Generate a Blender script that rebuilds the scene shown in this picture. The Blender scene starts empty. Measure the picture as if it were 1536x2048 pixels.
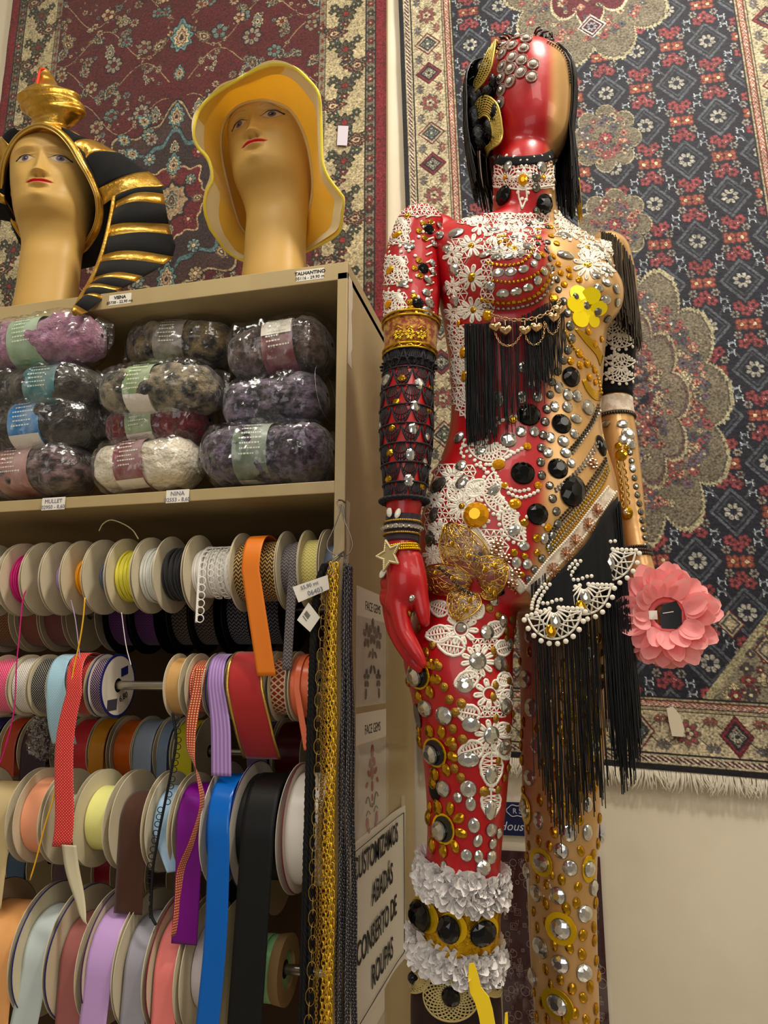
import bpy, math, random
import numpy as np
from mathutils import Vector, Matrix
from mathutils.bvhtree import BVHTree
random.seed(7); RNG=np.random.default_rng(7)
PI=math.pi
SC=bpy.context.scene; COL=SC.collection
# ---------- camera maths: pixel of the 1536x2048 frame -> point on a real plane ----------
F=1500.; TH=math.radians(12.26); PS=math.radians(13.6); CAM=np.array([0,0,1.45])
_a=PI/2+TH
_Rx=np.array([[1,0,0],[0,math.cos(_a),-math.sin(_a)],[0,math.sin(_a),math.cos(_a)]])
_Rz=np.array([[math.cos(PS),-math.sin(PS),0],[math.sin(PS),math.cos(PS),0],[0,0,1]])
RM=_Rz@_Rx
def ray(u,v): return RM@np.array([(u-768)/F,(1024-v)/F,-1.0])
def UY(u,v,Y): d=ray(u,v); return CAM+d*(Y/d[1])
def UX(u,v,X): d=ray(u,v); return CAM+d*(X/d[0])
def UZ(u,v,Z): d=ray(u,v); return CAM+d*((Z-1.45)/d[2])
def proj(p):
    q=RM.T@(np.asarray(p,float)-CAM); return 768+F*q[0]/-q[2], 1024-F*q[1]/-q[2]
def XatZ(u,z,Y):
    # X such that the point (X,Y,z) falls on image column u
    k=(u-768)/F; r0=RM.T[0]; r2=RM.T[2]; a=r0+k*r2; return -(a[1]*Y+a[2]*(z-1.45))/a[0]
def lin(c):
    c=np.asarray(c,float)/255.; return np.where(c<=.04045,c/12.92,((c+.055)/1.055)**2.4)
def hx(s): s=s.lstrip('#'); return tuple(lin([int(s[i:i+2],16) for i in (0,2,4)]))
# ---------- materials ----------
MATS={}
def mat(name,col=(.5,.5,.5),rough=.5,metal=0,attr=None,noise=None,bump=None,alpha=None,trans=0,ior=1.45,emit=None,sheen=0,coat=0,spec=.5,aniso=0,sub=0):
    if name in MATS: return MATS[name]
    if isinstance(col,str): col=hx(col)
    m=bpy.data.materials.new(name); m.use_nodes=True; n=m.node_tree; N=n.nodes; L=n.links
    b=N['Principled BSDF']; b.inputs['Base Color'].default_value=(*col,1); b.inputs['Roughness'].default_value=rough
    b.inputs['Metallic'].default_value=metal; b.inputs['IOR'].default_value=ior
    b.inputs['Specular IOR Level'].default_value=spec
    if trans: b.inputs['Transmission Weight'].default_value=trans
    if sheen: b.inputs['Sheen Weight'].default_value=sheen
    if coat: b.inputs['Coat Weight'].default_value=coat; b.inputs['Coat Roughness'].default_value=.08
    if aniso: b.inputs['Anisotropic'].default_value=aniso
    if alpha is not None: b.inputs['Alpha'].default_value=alpha
    if sub: b.inputs['Subsurface Weight'].default_value=sub; b.inputs['Subsurface Scale'].default_value=.02
    tc=N.new('ShaderNodeTexCoord')
    src=None
    if attr:
        a=N.new('ShaderNodeVertexColor'); a.layer_name=attr; src=a.outputs['Color']
    if noise:   # (scale, amount, second colour, stretch)
        sc,amt,c2=noise[:3]; st=noise[3] if len(noise)>3 else (1,1,1)
        if isinstance(c2,str): c2=hx(c2)
        mp=N.new('ShaderNodeMapping'); mp.inputs['Scale'].default_value=st
        L.new(tc.outputs['Object'],mp.inputs[0])
        nz=N.new('ShaderNodeTexNoise'); nz.inputs['Scale'].default_value=sc; nz.inputs['Detail'].default_value=6
        L.new(mp.outputs[0],nz.inputs['Vector'])
        cr=N.new('ShaderNodeValToRGB'); cr.color_ramp.elements[0].position=.42; cr.color_ramp.elements[1].position=.6
        L.new(nz.outputs['Fac'],cr.inputs[0])
        mx=N.new('ShaderNodeMix'); mx.data_type='RGBA'; mu=N.new('ShaderNodeMath'); mu.operation='MULTIPLY'; mu.inputs[1].default_value=amt
        L.new(cr.outputs[0],mu.inputs[0]); L.new(mu.outputs[0],mx.inputs['Factor'])
        if src: L.new(src,mx.inputs['A'])
        else: mx.inputs['A'].default_value=(*col,1)
        mx.inputs['B'].default_value=(*c2,1); src=mx.outputs['Result']
    if src: L.new(src,b.inputs['Base Color'])
    if bump:    # (scale, strength, distance, stretch)
        st=bump[3] if len(bump)>3 else (1,1,1)
        mp=N.new('ShaderNodeMapping'); mp.inputs['Scale'].default_value=st; L.new(tc.outputs['Object'],mp.inputs[0])
        nz=N.new('ShaderNodeTexNoise'); nz.inputs['Scale'].default_value=bump[0]; nz.inputs['Detail'].default_value=4
        L.new(mp.outputs[0],nz.inputs['Vector'])
        bp=N.new('ShaderNodeBump'); bp.inputs['Strength'].default_value=bump[1]; bp.inputs['Distance'].default_value=bump[2]
        L.new(nz.outputs['Fac'],bp.inputs['Height']); L.new(bp.outputs[0],b.inputs['Normal'])
    if emit: b.inputs['Emission Color'].default_value=(*(hx(emit[0]) if isinstance(emit[0],str) else emit[0]),1); b.inputs['Emission Strength'].default_value=emit[1]
    MATS[name]=m; return m
# ---------- mesh builder ----------
def nrm(v):
    v=np.asarray(v,float); l=np.linalg.norm(v); return v/l if l>1e-12 else np.array([0,0,1.])
class MB:
    def __init__(s): s.v=[]; s.f=[]; s.n=0; s.c=[]; s.mi=[]
    def add(s,v,f,col=None,mi=0):
        v=np.asarray(v,float).reshape(-1,3); o=s.n; s.v.append(v); s.n+=len(v)
        s.f.extend([tuple(i+o for i in q) for q in f]); s.mi.extend([mi]*len(f))
        if col is not None:
            c=np.asarray(col,float); s.c.append(np.broadcast_to(c,(len(v),3)) if c.ndim==1 else c)
        else: s.c.append(np.full((len(v),3),.5))
        return s
    def box(s,p0,p1,**k):
        x0,y0,z0=p0; x1,y1,z1=p1
        return s.add([(x0,y0,z0),(x1,y0,z0),(x1,y1,z0),(x0,y1,z0),(x0,y0,z1),(x1,y0,z1),(x1,y1,z1),(x0,y1,z1)],
              [(3,2,1,0),(4,5,6,7),(0,1,5,4),(1,2,6,5),(2,3,7,6),(3,0,4,7)],**k)
    def tube(s,pts,r,n=8,caps=True,closed=False,flat=None,up=None,**k):
        pts=np.asarray(pts,float); m=len(pts)
        if m<2: return s
        rr=np.broadcast_to(np.asarray(r,float),(m,)) if np.ndim(r)<=1 else r
        if closed: t=np.roll(pts,-1,0)-np.roll(pts,1,0)
        else: t=np.gradient(pts,axis=0)
        t/= (np.linalg.norm(t,axis=1)[:,None]+1e-12)
        if up is None:
            a=np.array([0,0,1.]) if abs(t[0][2])<.9 else np.array([1.,0,0]); b=nrm(np.cross(t[0],a)); B=[b]
            for i in range(1,m):
                b=b-t[i]*np.dot(b,t[i]); b=nrm(b); B.append(b)
            B=np.array(B); Nn=np.cross(B,t)
        else:
            up=np.broadcast_to(np.asarray(up,float),(m,3)); B=np.cross(t,up); B/=np.linalg.norm(B,axis=1)[:,None]+1e-12; Nn=np.cross(B,t)
        an=np.arange(n)*2*PI/n; fl=1 if flat is None else flat
        V=pts[:,None,:]+rr[:,None,None]*(np.cos(an)[None,:,None]*B[:,None,:]+fl*np.sin(an)[None,:,None]*Nn[:,None,:])
        F_=[]; M=m if closed else m-1
        for i in range(M):
            j=(i+1)%m
            for q in range(n):
                q2=(q+1)%n; F_.append((i*n+q,i*n+q2,j*n+q2,j*n+q))
        if caps and not closed: F_.append(tuple(range(n-1,-1,-1))); F_.append(tuple((m-1)*n+q for q in range(n)))
        return s.add(V.reshape(-1,3),F_,**k)
    def grid(s,P,closed_u=False,closed_v=False,col=None,mi=0,flip=False):
        P=np.asarray(P,float); a,b=P.shape[:2]; F_=[]
        for i in range(a if closed_u else a-1):
            for j in range(b if closed_v else b-1):
                i2=(i+1)%a; j2=(j+1)%b; q=(i*b+j,i*b+j2,i2*b+j2,i2*b+j); F_.append(q[::-1] if flip else q)
        return s.add(P.reshape(-1,3),F_,col=None if col is None else (col if np.ndim(col)==1 else np.asarray(col).reshape(-1,3)),mi=mi)
    def lathe(s,c,axis,prof,n=32,**k):
        # prof: (distance along axis, radius)
        ax=nrm(axis); a=np.array([0,0,1.]) if abs(ax[2])<.9 else np.array([1.,0,0]); u=nrm(np.cross(ax,a)); w=np.cross(ax,u)
        an=np.arange(n)*2*PI/n; c=np.asarray(c,float)
        P=np.array([[c+ax*h+r*(math.cos(t)*u+math.sin(t)*w) for t in an] for h,r in prof])
        o=s.grid(P,closed_v=True,flip=True,**k); return o
    def ball(s,c,r,nu=10,nv=6,R3=None,**k):
        r=np.broadcast_to(np.asarray(r,float),(3,))
        P=[]
        for i in range(nv+1):
            ph=PI*i/nv
            P.append([(math.sin(ph)*math.cos(2*PI*j/nu)*r[0],math.sin(ph)*math.sin(2*PI*j/nu)*r[1],math.cos(ph)*r[2]) for j in range(nu)])
        P=np.array(P)
        if R3 is not None: P=P@np.asarray(R3).T
        return s.grid(P+np.asarray(c,float),closed_v=True,flip=True,**k)
    def poly(s,pts,thick=None,nor=None,**k):
        pts=np.asarray(pts,float); n=len(pts)
        if thick is None: return s.add(pts,[tuple(range(n))],**k)
        nor=nrm(nor)*thick; V=np.vstack([pts,pts+nor]); F_=[tuple(range(n-1,-1,-1)),tuple(range(n,2*n))]
        F_+= [(i,(i+1)%n,(i+1)%n+n,i+n) for i in range(n)]
        return s.add(V,F_,**k)
    def arr(s): return np.vstack(s.v)
    def mesh(s,name,off=(0,0,0),smooth=True,colors=False):
        me=bpy.data.meshes.new(name); V=s.arr()-np.asarray(off,float)
        me.from_pydata(V.tolist(),[],s.f); 
        if any(s.mi): me.polygons.foreach_set('material_index',s.mi)
        if smooth: me.polygons.foreach_set('use_smooth',[True]*len(s.f))
        if colors:
            ca=me.color_attributes.new('Col','FLOAT_COLOR','POINT'); c=np.vstack(s.c); c=np.hstack([c,np.ones((len(c),1))])
            ca.data.foreach_set('color',c.astype(np.float32).ravel())
        me.validate(); me.update(); return me
def wloc(o):
    l=np.zeros(3)
    while o is not None: l=l+np.array(o.location); o=o.parent
    return l
def sharp(o,deg=35):
    try: o.data.set_sharp_from_angle(angle=math.radians(deg))
    except Exception: pass
def obj(name,mb,mt,parent=None,smooth=True,colors=False,org=None,label=None,cat=None,group=None,kind=None,ang=40):
    if org is None:
        if parent is None and mb.n:
            V=mb.arr(); org=np.array([(V[:,0].min()+V[:,0].max())/2,(V[:,1].min()+V[:,1].max())/2,V[:,2].min()])
        elif mb.n: 
            V=mb.arr(); org=(V.min(0)+V.max(0))/2
        else: org=(0,0,0)
    me=mb.mesh(name,org,smooth,colors); o=bpy.data.objects.new(name,me); COL.objects.link(o)
    for m_ in (mt if isinstance(mt,(list,tuple)) else [mt]): me.materials.append(m_)
    if parent is not None: o.parent=parent; o.location=Vector(np.asarray(org)-wloc(parent))
    else: o.location=Vector(org)
    if smooth and ang: sharp(o,ang)
    tag(o,label,cat,group,kind); return o
def tag(o,label=None,cat=None,group=None,kind=None):
    if label: o['label']=label
    if cat: o['category']=cat
    if group: o['group']=group
    if kind: o['kind']=kind
    return o
def thing(name,label,cat,loc,group=None):
    o=bpy.data.objects.new(name,None); o.empty_display_size=.05; COL.objects.link(o); o.location=Vector(loc); return tag(o,label,cat,group)
def struct(name,mb,mt,**k): return obj(name,mb,mt,kind='structure',smooth=k.pop('smooth',False),**k)
def text_mesh(txt,size,o,ux,uy,mt,name,parent,align='CENTER',depth=.0002,xs=1.0,bold=0,shear=0):
    # lettering laid on a surface: o = origin, ux = reading direction, uy = up direction
    cu=bpy.data.curves.new(name,'FONT'); cu.body=txt; cu.size=size; cu.align_x=align; cu.extrude=depth; cu.offset=bold; cu.shear=shear; cu.resolution_u=3
    t=bpy.data.objects.new(name,cu); COL.objects.link(t)
    dg=bpy.context.evaluated_depsgraph_get(); me=bpy.data.meshes.new_from_object(t.evaluated_get(dg)); 
    bpy.data.objects.remove(t)
    ux=nrm(ux); uy=nrm(uy-ux*np.dot(ux,uy)); un=np.cross(ux,uy)
    M=Matrix(((ux[0]*xs,uy[0],un[0],0),(ux[1]*xs,uy[1],un[1],0),(ux[2]*xs,uy[2],un[2],0),(0,0,0,1))); me.transform(M)
    me.materials.append(mt); ob=bpy.data.objects.new(name,me); COL.objects.link(ob)
    if parent is not None: ob.parent=parent; ob.location=Vector(np.asarray(o)-wloc(parent))
    else: ob.location=Vector(o)
    return ob
def interp(x,tab,k=1):
    xs=[t[0] for t in tab]; return float(np.interp(x,xs,[t[k] for t in tab]))
# ================= ROOM =================
YW=1.66; YF=1.10; XP=-.329     # back wall, cabinet front, outer face of the cabinet's right side
wallm=mat('painted_wall','#e6deca',.6,noise=(3,.35,'#cbbfa6'),bump=(60,.1,.002))
m=MB(); m.box((-3.2,YW,0),(2.6,YW+.1,3.8)); struct('wall_back',m,wallm)
m=MB(); m.box((-3.3,-2.5,0),(-3.2,YW+.1,3.8)); struct('wall_left',m,wallm)
m=MB(); m.box((2.6,-2.5,0),(2.7,YW+.1,3.8)); struct('wall_right',m,wallm)
m=MB(); m.box((-3.3,-2.5,3.8),(2.7,YW+.1,3.9)); struct('ceiling',m,mat('ceiling_paint','#e8e6e0',.8))
m=MB(); m.box((-3.3,-2.5,-.1),(2.7,YW+.1,0)); struct('floor',m,mat('floor_tile','#b8b0a2',.35,noise=(5,.3,'#a59c8d')))
# ================= RUGS: dense pile meshes, one colour per knot =================
def P(*s): return [hx(x) for x in s]
class Rug:
    def __init__(s,corners,step=.0018):
        tl,tr,br,bl=[np.asarray(c,float) for c in corners]
        W=np.linalg.norm(tr-tl); H=np.linalg.norm(bl-tl); nx=int(W/step); ny=int(H/step)
        u=np.linspace(0,1,nx)[None,:,None]; v=np.linspace(0,1,ny)[:,None,None]
        s.P=(tl*(1-u)+tr*u)*(1-v)+(bl*(1-u)+br*u)*v; s.W,s.H=W,H
        s.x=np.broadcast_to(u[...,0]*W,(ny,nx)); s.y=np.broadcast_to((1-v[...,0])*H,(ny,nx))  # y up from the bottom edge
        s.c=np.zeros((ny,nx,3)); s.h=np.zeros((ny,nx))
    def fill(s,mask,c): s.c[mask]=c
    def win(s,cx,cy,r):
        px=s.x[0]; i0,i1=np.searchsorted(px,[cx-r,cx+r]); ys=s.y[:,0][::-1]; j0,j1=np.searchsorted(ys,[cy-r,cy+r]); n=len(ys)
        return slice(n-j1,n-j0),slice(i0,i1)
    def flower(s,cx,cy,r,n=8,petal='#b8a888',center='#5a1f22',outline='#1d1a20',rot=0,ax=1.0,sharp_=.35):
        w=s.win(cx,cy,r*1.3*max(1,ax)); X=(s.x[w]-cx)/ax; Y=s.y[w]-cy
        if X.size==0: return
        R=np.hypot(X,Y)/r; T=np.arctan2(Y,X)+rot; e=(1-sharp_)+sharp_*np.abs(np.cos(T*n/2))
        c=s.c[w]; c[R<e*1.12]=hx(outline); c[R<e*.93]=hx(petal); c[(R<e*.93)&(np.abs(np.sin(T*n/2))>.95)&(R>.35)]=hx(outline)
        c[R<.36]=hx(outline); c[R<.28]=hx(center); s.c[w]=c
    def palmette(s,cx,cy,r,cols,rot=0,ax=.8):
        w=s.win(cx,cy,r*1.4); X=s.x[w]-cx; Y=s.y[w]-cy
        if X.size==0: return
        a,b=math.cos(rot),math.sin(rot); X,Y=(a*X+b*Y)/ax,-b*X+a*Y
        T=np.arctan2(X,Y); R=np.hypot(X,Y)/r; e=.62+.3*np.exp(-(T/.5)**2)+.09*np.cos(T*9)
        c=s.c[w]
        for k,cc in zip((1.15,1.03,.84,.72,.5,.4,.22),cols): c[R<e*k]=hx(cc)
        s.c[w]=c
    def diamond(s,cx,cy,rx,ry,cols,ks=(1,.86,.7,.5,.3)):
        w=s.win(cx,cy,max(rx,ry)*1.05); d=np.abs(s.x[w]-cx)/rx+np.abs(s.y[w]-cy)/ry; c=s.c[w]
        for k,cc in zip(ks,cols): c[d<k]=hx(cc)
        s.c[w]=c
    def curve(s,pts,wd,col):
        pts=np.asarray(pts,float)
        for a,b in zip(pts[:-1],pts[1:]):
            L=np.linalg.norm(b-a); k=max(2,int(L/.0025))
            for t in np.linspace(0,1,k,endpoint=False):
                q=a+(b-a)*t; w=s.win(q[0],q[1],wd); c=s.c[w]
                if c.size: c[(np.hypot(s.x[w]-q[0],s.y[w]-q[1])<wd)]=hx(col) if isinstance(col,str) else col; s.c[w]=c
    def build(s,name,parent,mt,seed=1):
        r=np.random.default_rng(seed); ny,nx=s.h.shape
        nn=r.standard_normal((ny,nx,1)); nn=(nn+np.roll(nn,1,1)+np.roll(nn,1,0)*.6)/1.5; gl=(r.random((ny,nx,1))>.985)*.10; c=(s.c*.84*np.clip(1+.34*nn,.25,2.2)+gl*s.c.mean(-1,keepdims=True)**.5)*(1+.05*np.sin(s.y*2600)[...,None]); c=np.clip(c,.002,.85)  # sparse lightened knots paint white glints into the pile colour
        lo=r.random((ny//24+3,nx//24+3)); yy=np.linspace(0,lo.shape[0]-1.01,ny); xx=np.linspace(0,lo.shape[1]-1.01,nx)
        i=yy.astype(int)[:,None]; j=xx.astype(int)[None]; fy=(yy%1)[:,None]; fx=(xx%1)[None]
        L=lo[i,j]*(1-fy)*(1-fx)+lo[i+1,j]*fy*(1-fx)+lo[i,j+1]*(1-fy)*fx+lo[i+1,j+1]*fy*fx
        c*=(.86+.28*L)[...,None]
        Pn=s.P.copy(); Pn[...,1]-=.0007*r.random((ny,nx))+.003*(1+np.sin(s.x*6+1)*np.sin(s.y*3))+.002*L
        me=bpy.data.meshes.new(name); org=np.array([Pn[...,0].mean(),YW-.006,Pn[...,2].min()]); V=(Pn-org).reshape(-1,3)
        idx=np.arange(ny*nx).reshape(ny,nx); Q=np.stack([idx[:-1,:-1],idx[1:,:-1],idx[1:,1:],idx[:-1,1:]],-1).reshape(-1)
        nf=(ny-1)*(nx-1); me.vertices.add(ny*nx); me.vertices.foreach_set('co',V.astype(np.float32).ravel())
        me.loops.add(nf*4); me.loops.foreach_set('vertex_index',Q.astype(np.int32)); me.polygons.add(nf); me.polygons.foreach_set('loop_start',np.arange(0,nf*4,4,dtype=np.int32))
        ca=me.color_attributes.new('Col','FLOAT_COLOR','POINT'); ca.data.foreach_set('color',np.concatenate([c,np.ones((ny,nx,1))],-1).astype(np.float32).ravel())
        me.update(calc_edges=True); me.materials.append(mt); o=bpy.data.objects.new(name,me); COL.objects.link(o)
        o.parent=parent; o.location=Vector(org-wloc(parent)); return o
YR=YW-.018
pile=mat('rug_pile',attr='Col',rough=.62,sheen=.35,spec=.35,bump=(900,.5,.001))
def rug_back(parent,corners,mt):
    # jute backing board that gives the rug its thickness
    tl,tr,br,bl=[np.array(c) for c in corners]; m=MB(); e=np.array([0,.0145,0])
    m.add([tl+(0,.003,0),tr+(0,.003,0),br+(0,.003,0),bl+(0,.003,0),tl+e,tr+e,br+e,bl+e],[(0,1,2,3),(7,6,5,4),(0,4,5,1),(1,5,6,2),(2,6,7,3),(3,7,4,0)])
    return obj('rug_backing',m,mt,parent,smooth=False)
# ---- red medallion rug, left ----
xl,xr=UY(2,200,YR)[0],UY(773,300,YR)[0]; zt,zb=3.62,1.72
C1=[(xl,YR,zt),(xr,YR,zt),(xr,YR,zb),(xl,YR,zb)]
R=Rug(C1,.0019)
W,H=R.W,R.H; X,Y=R.x,R.y; xs=np.minimum(X,W-X)   # mirrored distance from the side
def zz(px,py): q=UY(px,py,YR); return q[0]-xl,q[2]-zb
R.c[:]=hx('#5c1b20')
rr=random.Random(3)
ac=W/2
cols_pal=[('#2a1c22','#c8b48e','#3b2a2e','#6b8d86','#7a2a2e','#c9b08a','#2b2027'),('#241a20','#5f8078','#c4ad86','#40292e','#9a8460','#30202a','#b09a72'),('#2a2226','#8c7454','#3a3234','#bfa67e','#5a2a2c','#2c2429','#c5b38f')]
# vines, mirrored about the rug's axis
for k in range(15):
    y0=.15+k*.125; ph=rr.random()*6
    for sg in (-1,1):
        t=np.linspace(0,1,22); xx=ac+sg*(.03+t*.40); yy=y0+.055*np.sin(t*9+ph)+.05*t
        R.curve(np.c_[xx,yy],.0016,'#a08a68')
for k in range(420):
    fx=.03+rr.random()*.40; fy=.05+rr.random()*1.8; r=.007+.020*rr.random()**2; q=rr.random(); ro=rr.random()*6
    for sg in (-1,1):
        if q<.45: R.flower(ac+sg*fx,fy,r,rr.choice([5,6,8]),rr.choice(['#a89272','#8b7a62','#b89c78','#6f8078']),'#7a2a2c','#2a1f25',sg*ro)
        elif q<.8: R.palmette(ac+sg*fx,fy,r*1.25,cols_pal[k%3],sg*ro)
        else:
            for a in range(3): R.palmette(ac+sg*(fx+.02*math.cos(ro+a)),fy+.02*math.sin(ro+a),r*.7,cols_pal[(k+1)%3],sg*(ro+a*2))
# large medallion behind the hats
mx,my=zz(375,400)
mx=ac
w=(np.abs(X-mx)<.33)&(np.abs(Y-my)<.40)
T=np.arctan2(Y-my,(X-mx)*1.15); RR=np.hypot((X-mx)*1.15,Y-my); e=1+.10*np.cos(T*8)+.05*np.cos(T*16)
for k,cc in ((.285,'#2a2026'),(.279,'#b39c74'),(.272,'#4a3230'),(.21,'#2c242a'),(.204,'#56767a'),(.19,'#3a2a2c'),(.12,'#c0a57c'),(.114,'#6a2026'),(.06,'#2b2228'),(.05,'#a89070')):
    R.fill(w&(RR<k*e),hx(cc))
for ring,n,r in ((.245,16,.028),(.165,12,.026),(.085,8,.022),(.0,1,.03)):
    for i in range(n):
        a=2*PI*i/max(n,1)+PI/2; q=(mx+ring*math.cos(a)/1.1,my+ring*math.sin(a))
        R.palmette(q[0],q[1],r,cols_pal[(i+n)%3],rot=a-PI/2) if i%2==0 else R.flower(q[0],q[1],r*.8,8,['#b49a74','#7d8f86','#8c3034'][i%3],'#c9b592','#251c22')
for (px,py,r) in ((366,235,.045),(366,80,.065),(366,150,.03),(366,330,.04),(370,555,.05)):
    q=zz(px,py); R.palmette(ac,q[1],r,('#2a1c22','#6f918b','#2f5f66','#c8b48e','#6b2a2e','#bfa981','#3a2228'))
for (px,py,r) in ((430,200,.028),(400,265,.022),(505,75,.03),(540,320,.03)):
    q=zz(px,py)
    for x_ in (q[0],2*ac-q[0]): R.flower(x_,q[1],r,8,'#9b8f7c','#6b2024','#211b22')
for sg in (-1,1):
    for dy,dx in ((.10,.10),(.0,.16),(-.10,.13)): R.palmette(ac+sg*dx,my+.22+dy*.5,.03,('#2a1c22','#4f7f84','#86a59c','#c8b48e','#6b2a2e','#bfa981','#3a2228'),rot=-sg*.8)
# borders
def band(d0,d1,col): R.fill((xs>=d0)&(xs<d1),hx(col))
band(.0,.028,'#7e1c26'); band(.0,.008,'#6d1a22')
band(.028,.058,'#77705c'); band(.054,.058,'#1f1b20'); band(.028,.031,'#1f1b20')
band(.058,.168,'#b9ab86'); band(.168,.19,'#8a8068'); band(.168,.171,'#1f1b20'); band(.187,.19,'#1f1b20')
for s_ in (0,1):
    for i in range(int(H/.03)):
        y=i*.03+.01; x=.043; x=x if s_==0 else W-x
        R.flower(x,y,.011,6,'#3b3a34' if i%2 else '#7a2a2c','#b5a27c','#25201f')
        x=.179; x=x if s_==0 else W-x; R.diamond(x,y,.007,.012,['#2a2524','#a09070','#7a2528'])
    t=np.linspace(0,H,420); x=.113+.026*np.sin(t*2*PI/.23); x=x if s_==0 else W-x
    R.curve(np.c_[x,t],.0035,'#3d4a44')
    for i in range(int(H/.0575)):
        y=i*.0575; ph=i%4; x=.113+(.0,.034,.0,-.034)[ph]; x=x if s_==0 else W-x
        if ph%2: R.palmette(x,y,.036,('#2a2420','#6a2226','#9a8866','#2b2b2b','#8a5a4a','#c9b68e','#5a2024'),rot=(PI/2)*(1 if ph==1 else -1)*(1 if s_==0 else -1))
        else: R.flower(x,y,.027,8,'#58503f','#8a2a2c','#23201e')
        for dx in (-.035,.033): R.flower(x+dx*(-1 if ph>1 else 1),y+.026,.0125,5,'#6f2a2a' if i%2 else '#3f4a40','#b8a67e','#28231f')
        for dx in (-.02,.022,.042): R.flower(x-dx,y+.014,.0085,4,'#3a3f38' ,'#a6956c','#28231f')
redrug=thing('rug','dark red patterned rug with cream floral side borders, hung behind the two display heads','rug',((xl+xr)/2,YR,zb))
R.build('rug_pile',redrug,pile,1); rug_back(redrug,C1,mat('rug_jute','#9b8763',.9))
# ---- navy rug, right ----
TL=UY(797,0,YR); XLb=UY(812,440,YR)
sl=(XLb[0]-TL[0])/(XLb[2]-TL[2])
a1=UY(1455,0,YR); a2=UY(1536,505,YR); sr=(a2[0]-a1[0])/(a2[2]-a1[2])
B1=UY(1210,1530,YR); B2=UY(1536,1558,YR); sb=(B2[2]-B1[2])/(B2[0]-B1[0])
zt=3.60
tlx=TL[0]+sl*(zt-TL[2]); trx=a1[0]+.150+sr*(zt-a1[2]); blx=TL[0]+sl*(1.28-TL[2]); brx=a1[0]+.150+sr*(1.26-a1[2])
C2=[(tlx,YR,zt+.02),(trx,YR,zt),(brx,YR,B1[2]+sb*(brx-B1[0])),(blx,YR,B1[2]+sb*(blx-B1[0]))]
R=Rug(C2,.0018); W,H=R.W,R.H; X,Y=R.x,R.y
def q2(px,py):
    q=UY(px,py,YR); z0=B1[2]+sb*(q[0]-B1[0]); v=(q[2]-z0)/(zt-z0)*H
    f=(q[2]-z0)/(zt-z0); L=blx+(tlx-blx)*f; Rr=brx+(trx-brx)*f; return (q[0]-L)/(Rr-L)*W,v
NAV='#1d1d2e'
R.c[:]=hx(NAV); R.c*= (.8+.35*(np.sin(Y*2*PI/.013)>.2))[...,None]
ac=W/2; cw,ch=.158,.205; oy=q2(1352,173)[1]; ox=q2(1352,173)[0]
i0=[(i,j,s) for i in range(-6,7) for j in range(-11,9) for s in (0,1)]
for i,j,s_ in i0:
    cx=ox+(i+.5*s_)*cw; cy=oy+(j+.5*s_)*ch
    if not(0<cx<W and 0<cy<H): continue
    R.diamond(cx,cy,.046,.052,['#585e66',NAV,'#40464e',NAV],ks=(1,.84,.74,.62)); R.flower(cx,cy,.020,8,'#a9a79c','#23233a',NAV,rot=.39)
    # links of the lattice
    for dx,dy in ((-1,1),(1,1)): R.curve([(cx+dx*.026,cy+dy*.028),(cx+dx*.048,cy+dy*.062)],.0022,'#4c535c')
    for k,(dx,dy) in enumerate(((0,.062),(0,-.062))):
        for a in (-1,0,1): R.flower(cx+a*.014,cy+dy+(0.010 if a==0 else -.003)*(1 if dy>0 else -1),.0115,5,'#96484c','#3c1c24','#7d3238')
    for dx in (-.066,.066): R.flower(cx+dx,cy,.0145,4,'#9e5644','#e2c8a0','#6b2f2c',rot=.78)
    for dx in (-.036,.036):
        for dy in (.040,-.040):
            x=cx+dx*1.05; y=cy+dy*1.55
            for ex in (-1,1): R.curve([(x+ex*.007,y-.008),(x+ex*.005,y),(x+ex*.008,y+.008)],.0013,'#c6ccd2')
            R.curve([(x-.006,y),(x+.006,y)],.0022,'#8d98a0'); 
    for dx in (-.056,.056):
        for dy in (.024,-.024): R.flower(cx+dx,cy+dy,.010,6,'#8f8b82','#4a2a34','#1c1c2c'); R.curve([(cx+dx*1.2,cy+dy*1.5),(cx+dx*1.32,cy+dy*1.4)],.0012,'#cfc9bd')
def lobed(cx,cy,rx,ry,n,amp,layers,ph=0):
    w=(np.abs(X-cx)<rx*1.4)&(np.abs(Y-cy)<ry*1.4); T=np.arctan2((Y-cy)/ry,(X-cx)/rx); r=np.hypot((X-cx)/rx,(Y-cy)/ry); e=1-amp+amp*np.abs(np.cos(T*n/2+ph))**.7*1.4
    st=np.round(e*40)/40
    for k,c in layers: R.fill(w&(r<k*st),hx(c))
CR='#7d7462'
def speck(cx,cy,rx,ry,n,seed):
    r=random.Random(seed)
    for _ in range(n):
        a=r.random()*2*PI; q=math.sqrt(r.random())*.85; x=cx+rx*q*math.cos(a); y=cy+ry*q*math.sin(a)
        R.flower(x,y,.005+.007*r.random(),r.choice([4,5,6,8]),r.choice(['#a8545a','#6e6478','#b9a98c','#c08472','#4f5a68','#a34a50']),r.choice(['#3a2430','#d8c8a0','#6e2a34']),'#5e5648',ax=1)
lay=[(1.0,'#b5ad8c'),(.965,'#5c5448'),(.95,CR)]
mc=q2(1185,800); rx=.160; ry=.300
lobed(ac+.01,mc[1],rx*1.22,ry*1.06,12,.14,lay); speck(ac+.01,mc[1],rx*1.15,ry,900,5)
lobed(ac+.01,mc[1],rx*.72,ry*.68,10,.16,[(1,'#b5ad8a'),(.96,'#6c5650'),(.90,'#857a68'),(.55,'#5a2c34'),(.3,NAV)]); speck(ac,mc[1],rx*.65,ry*.6,300,6)
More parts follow.
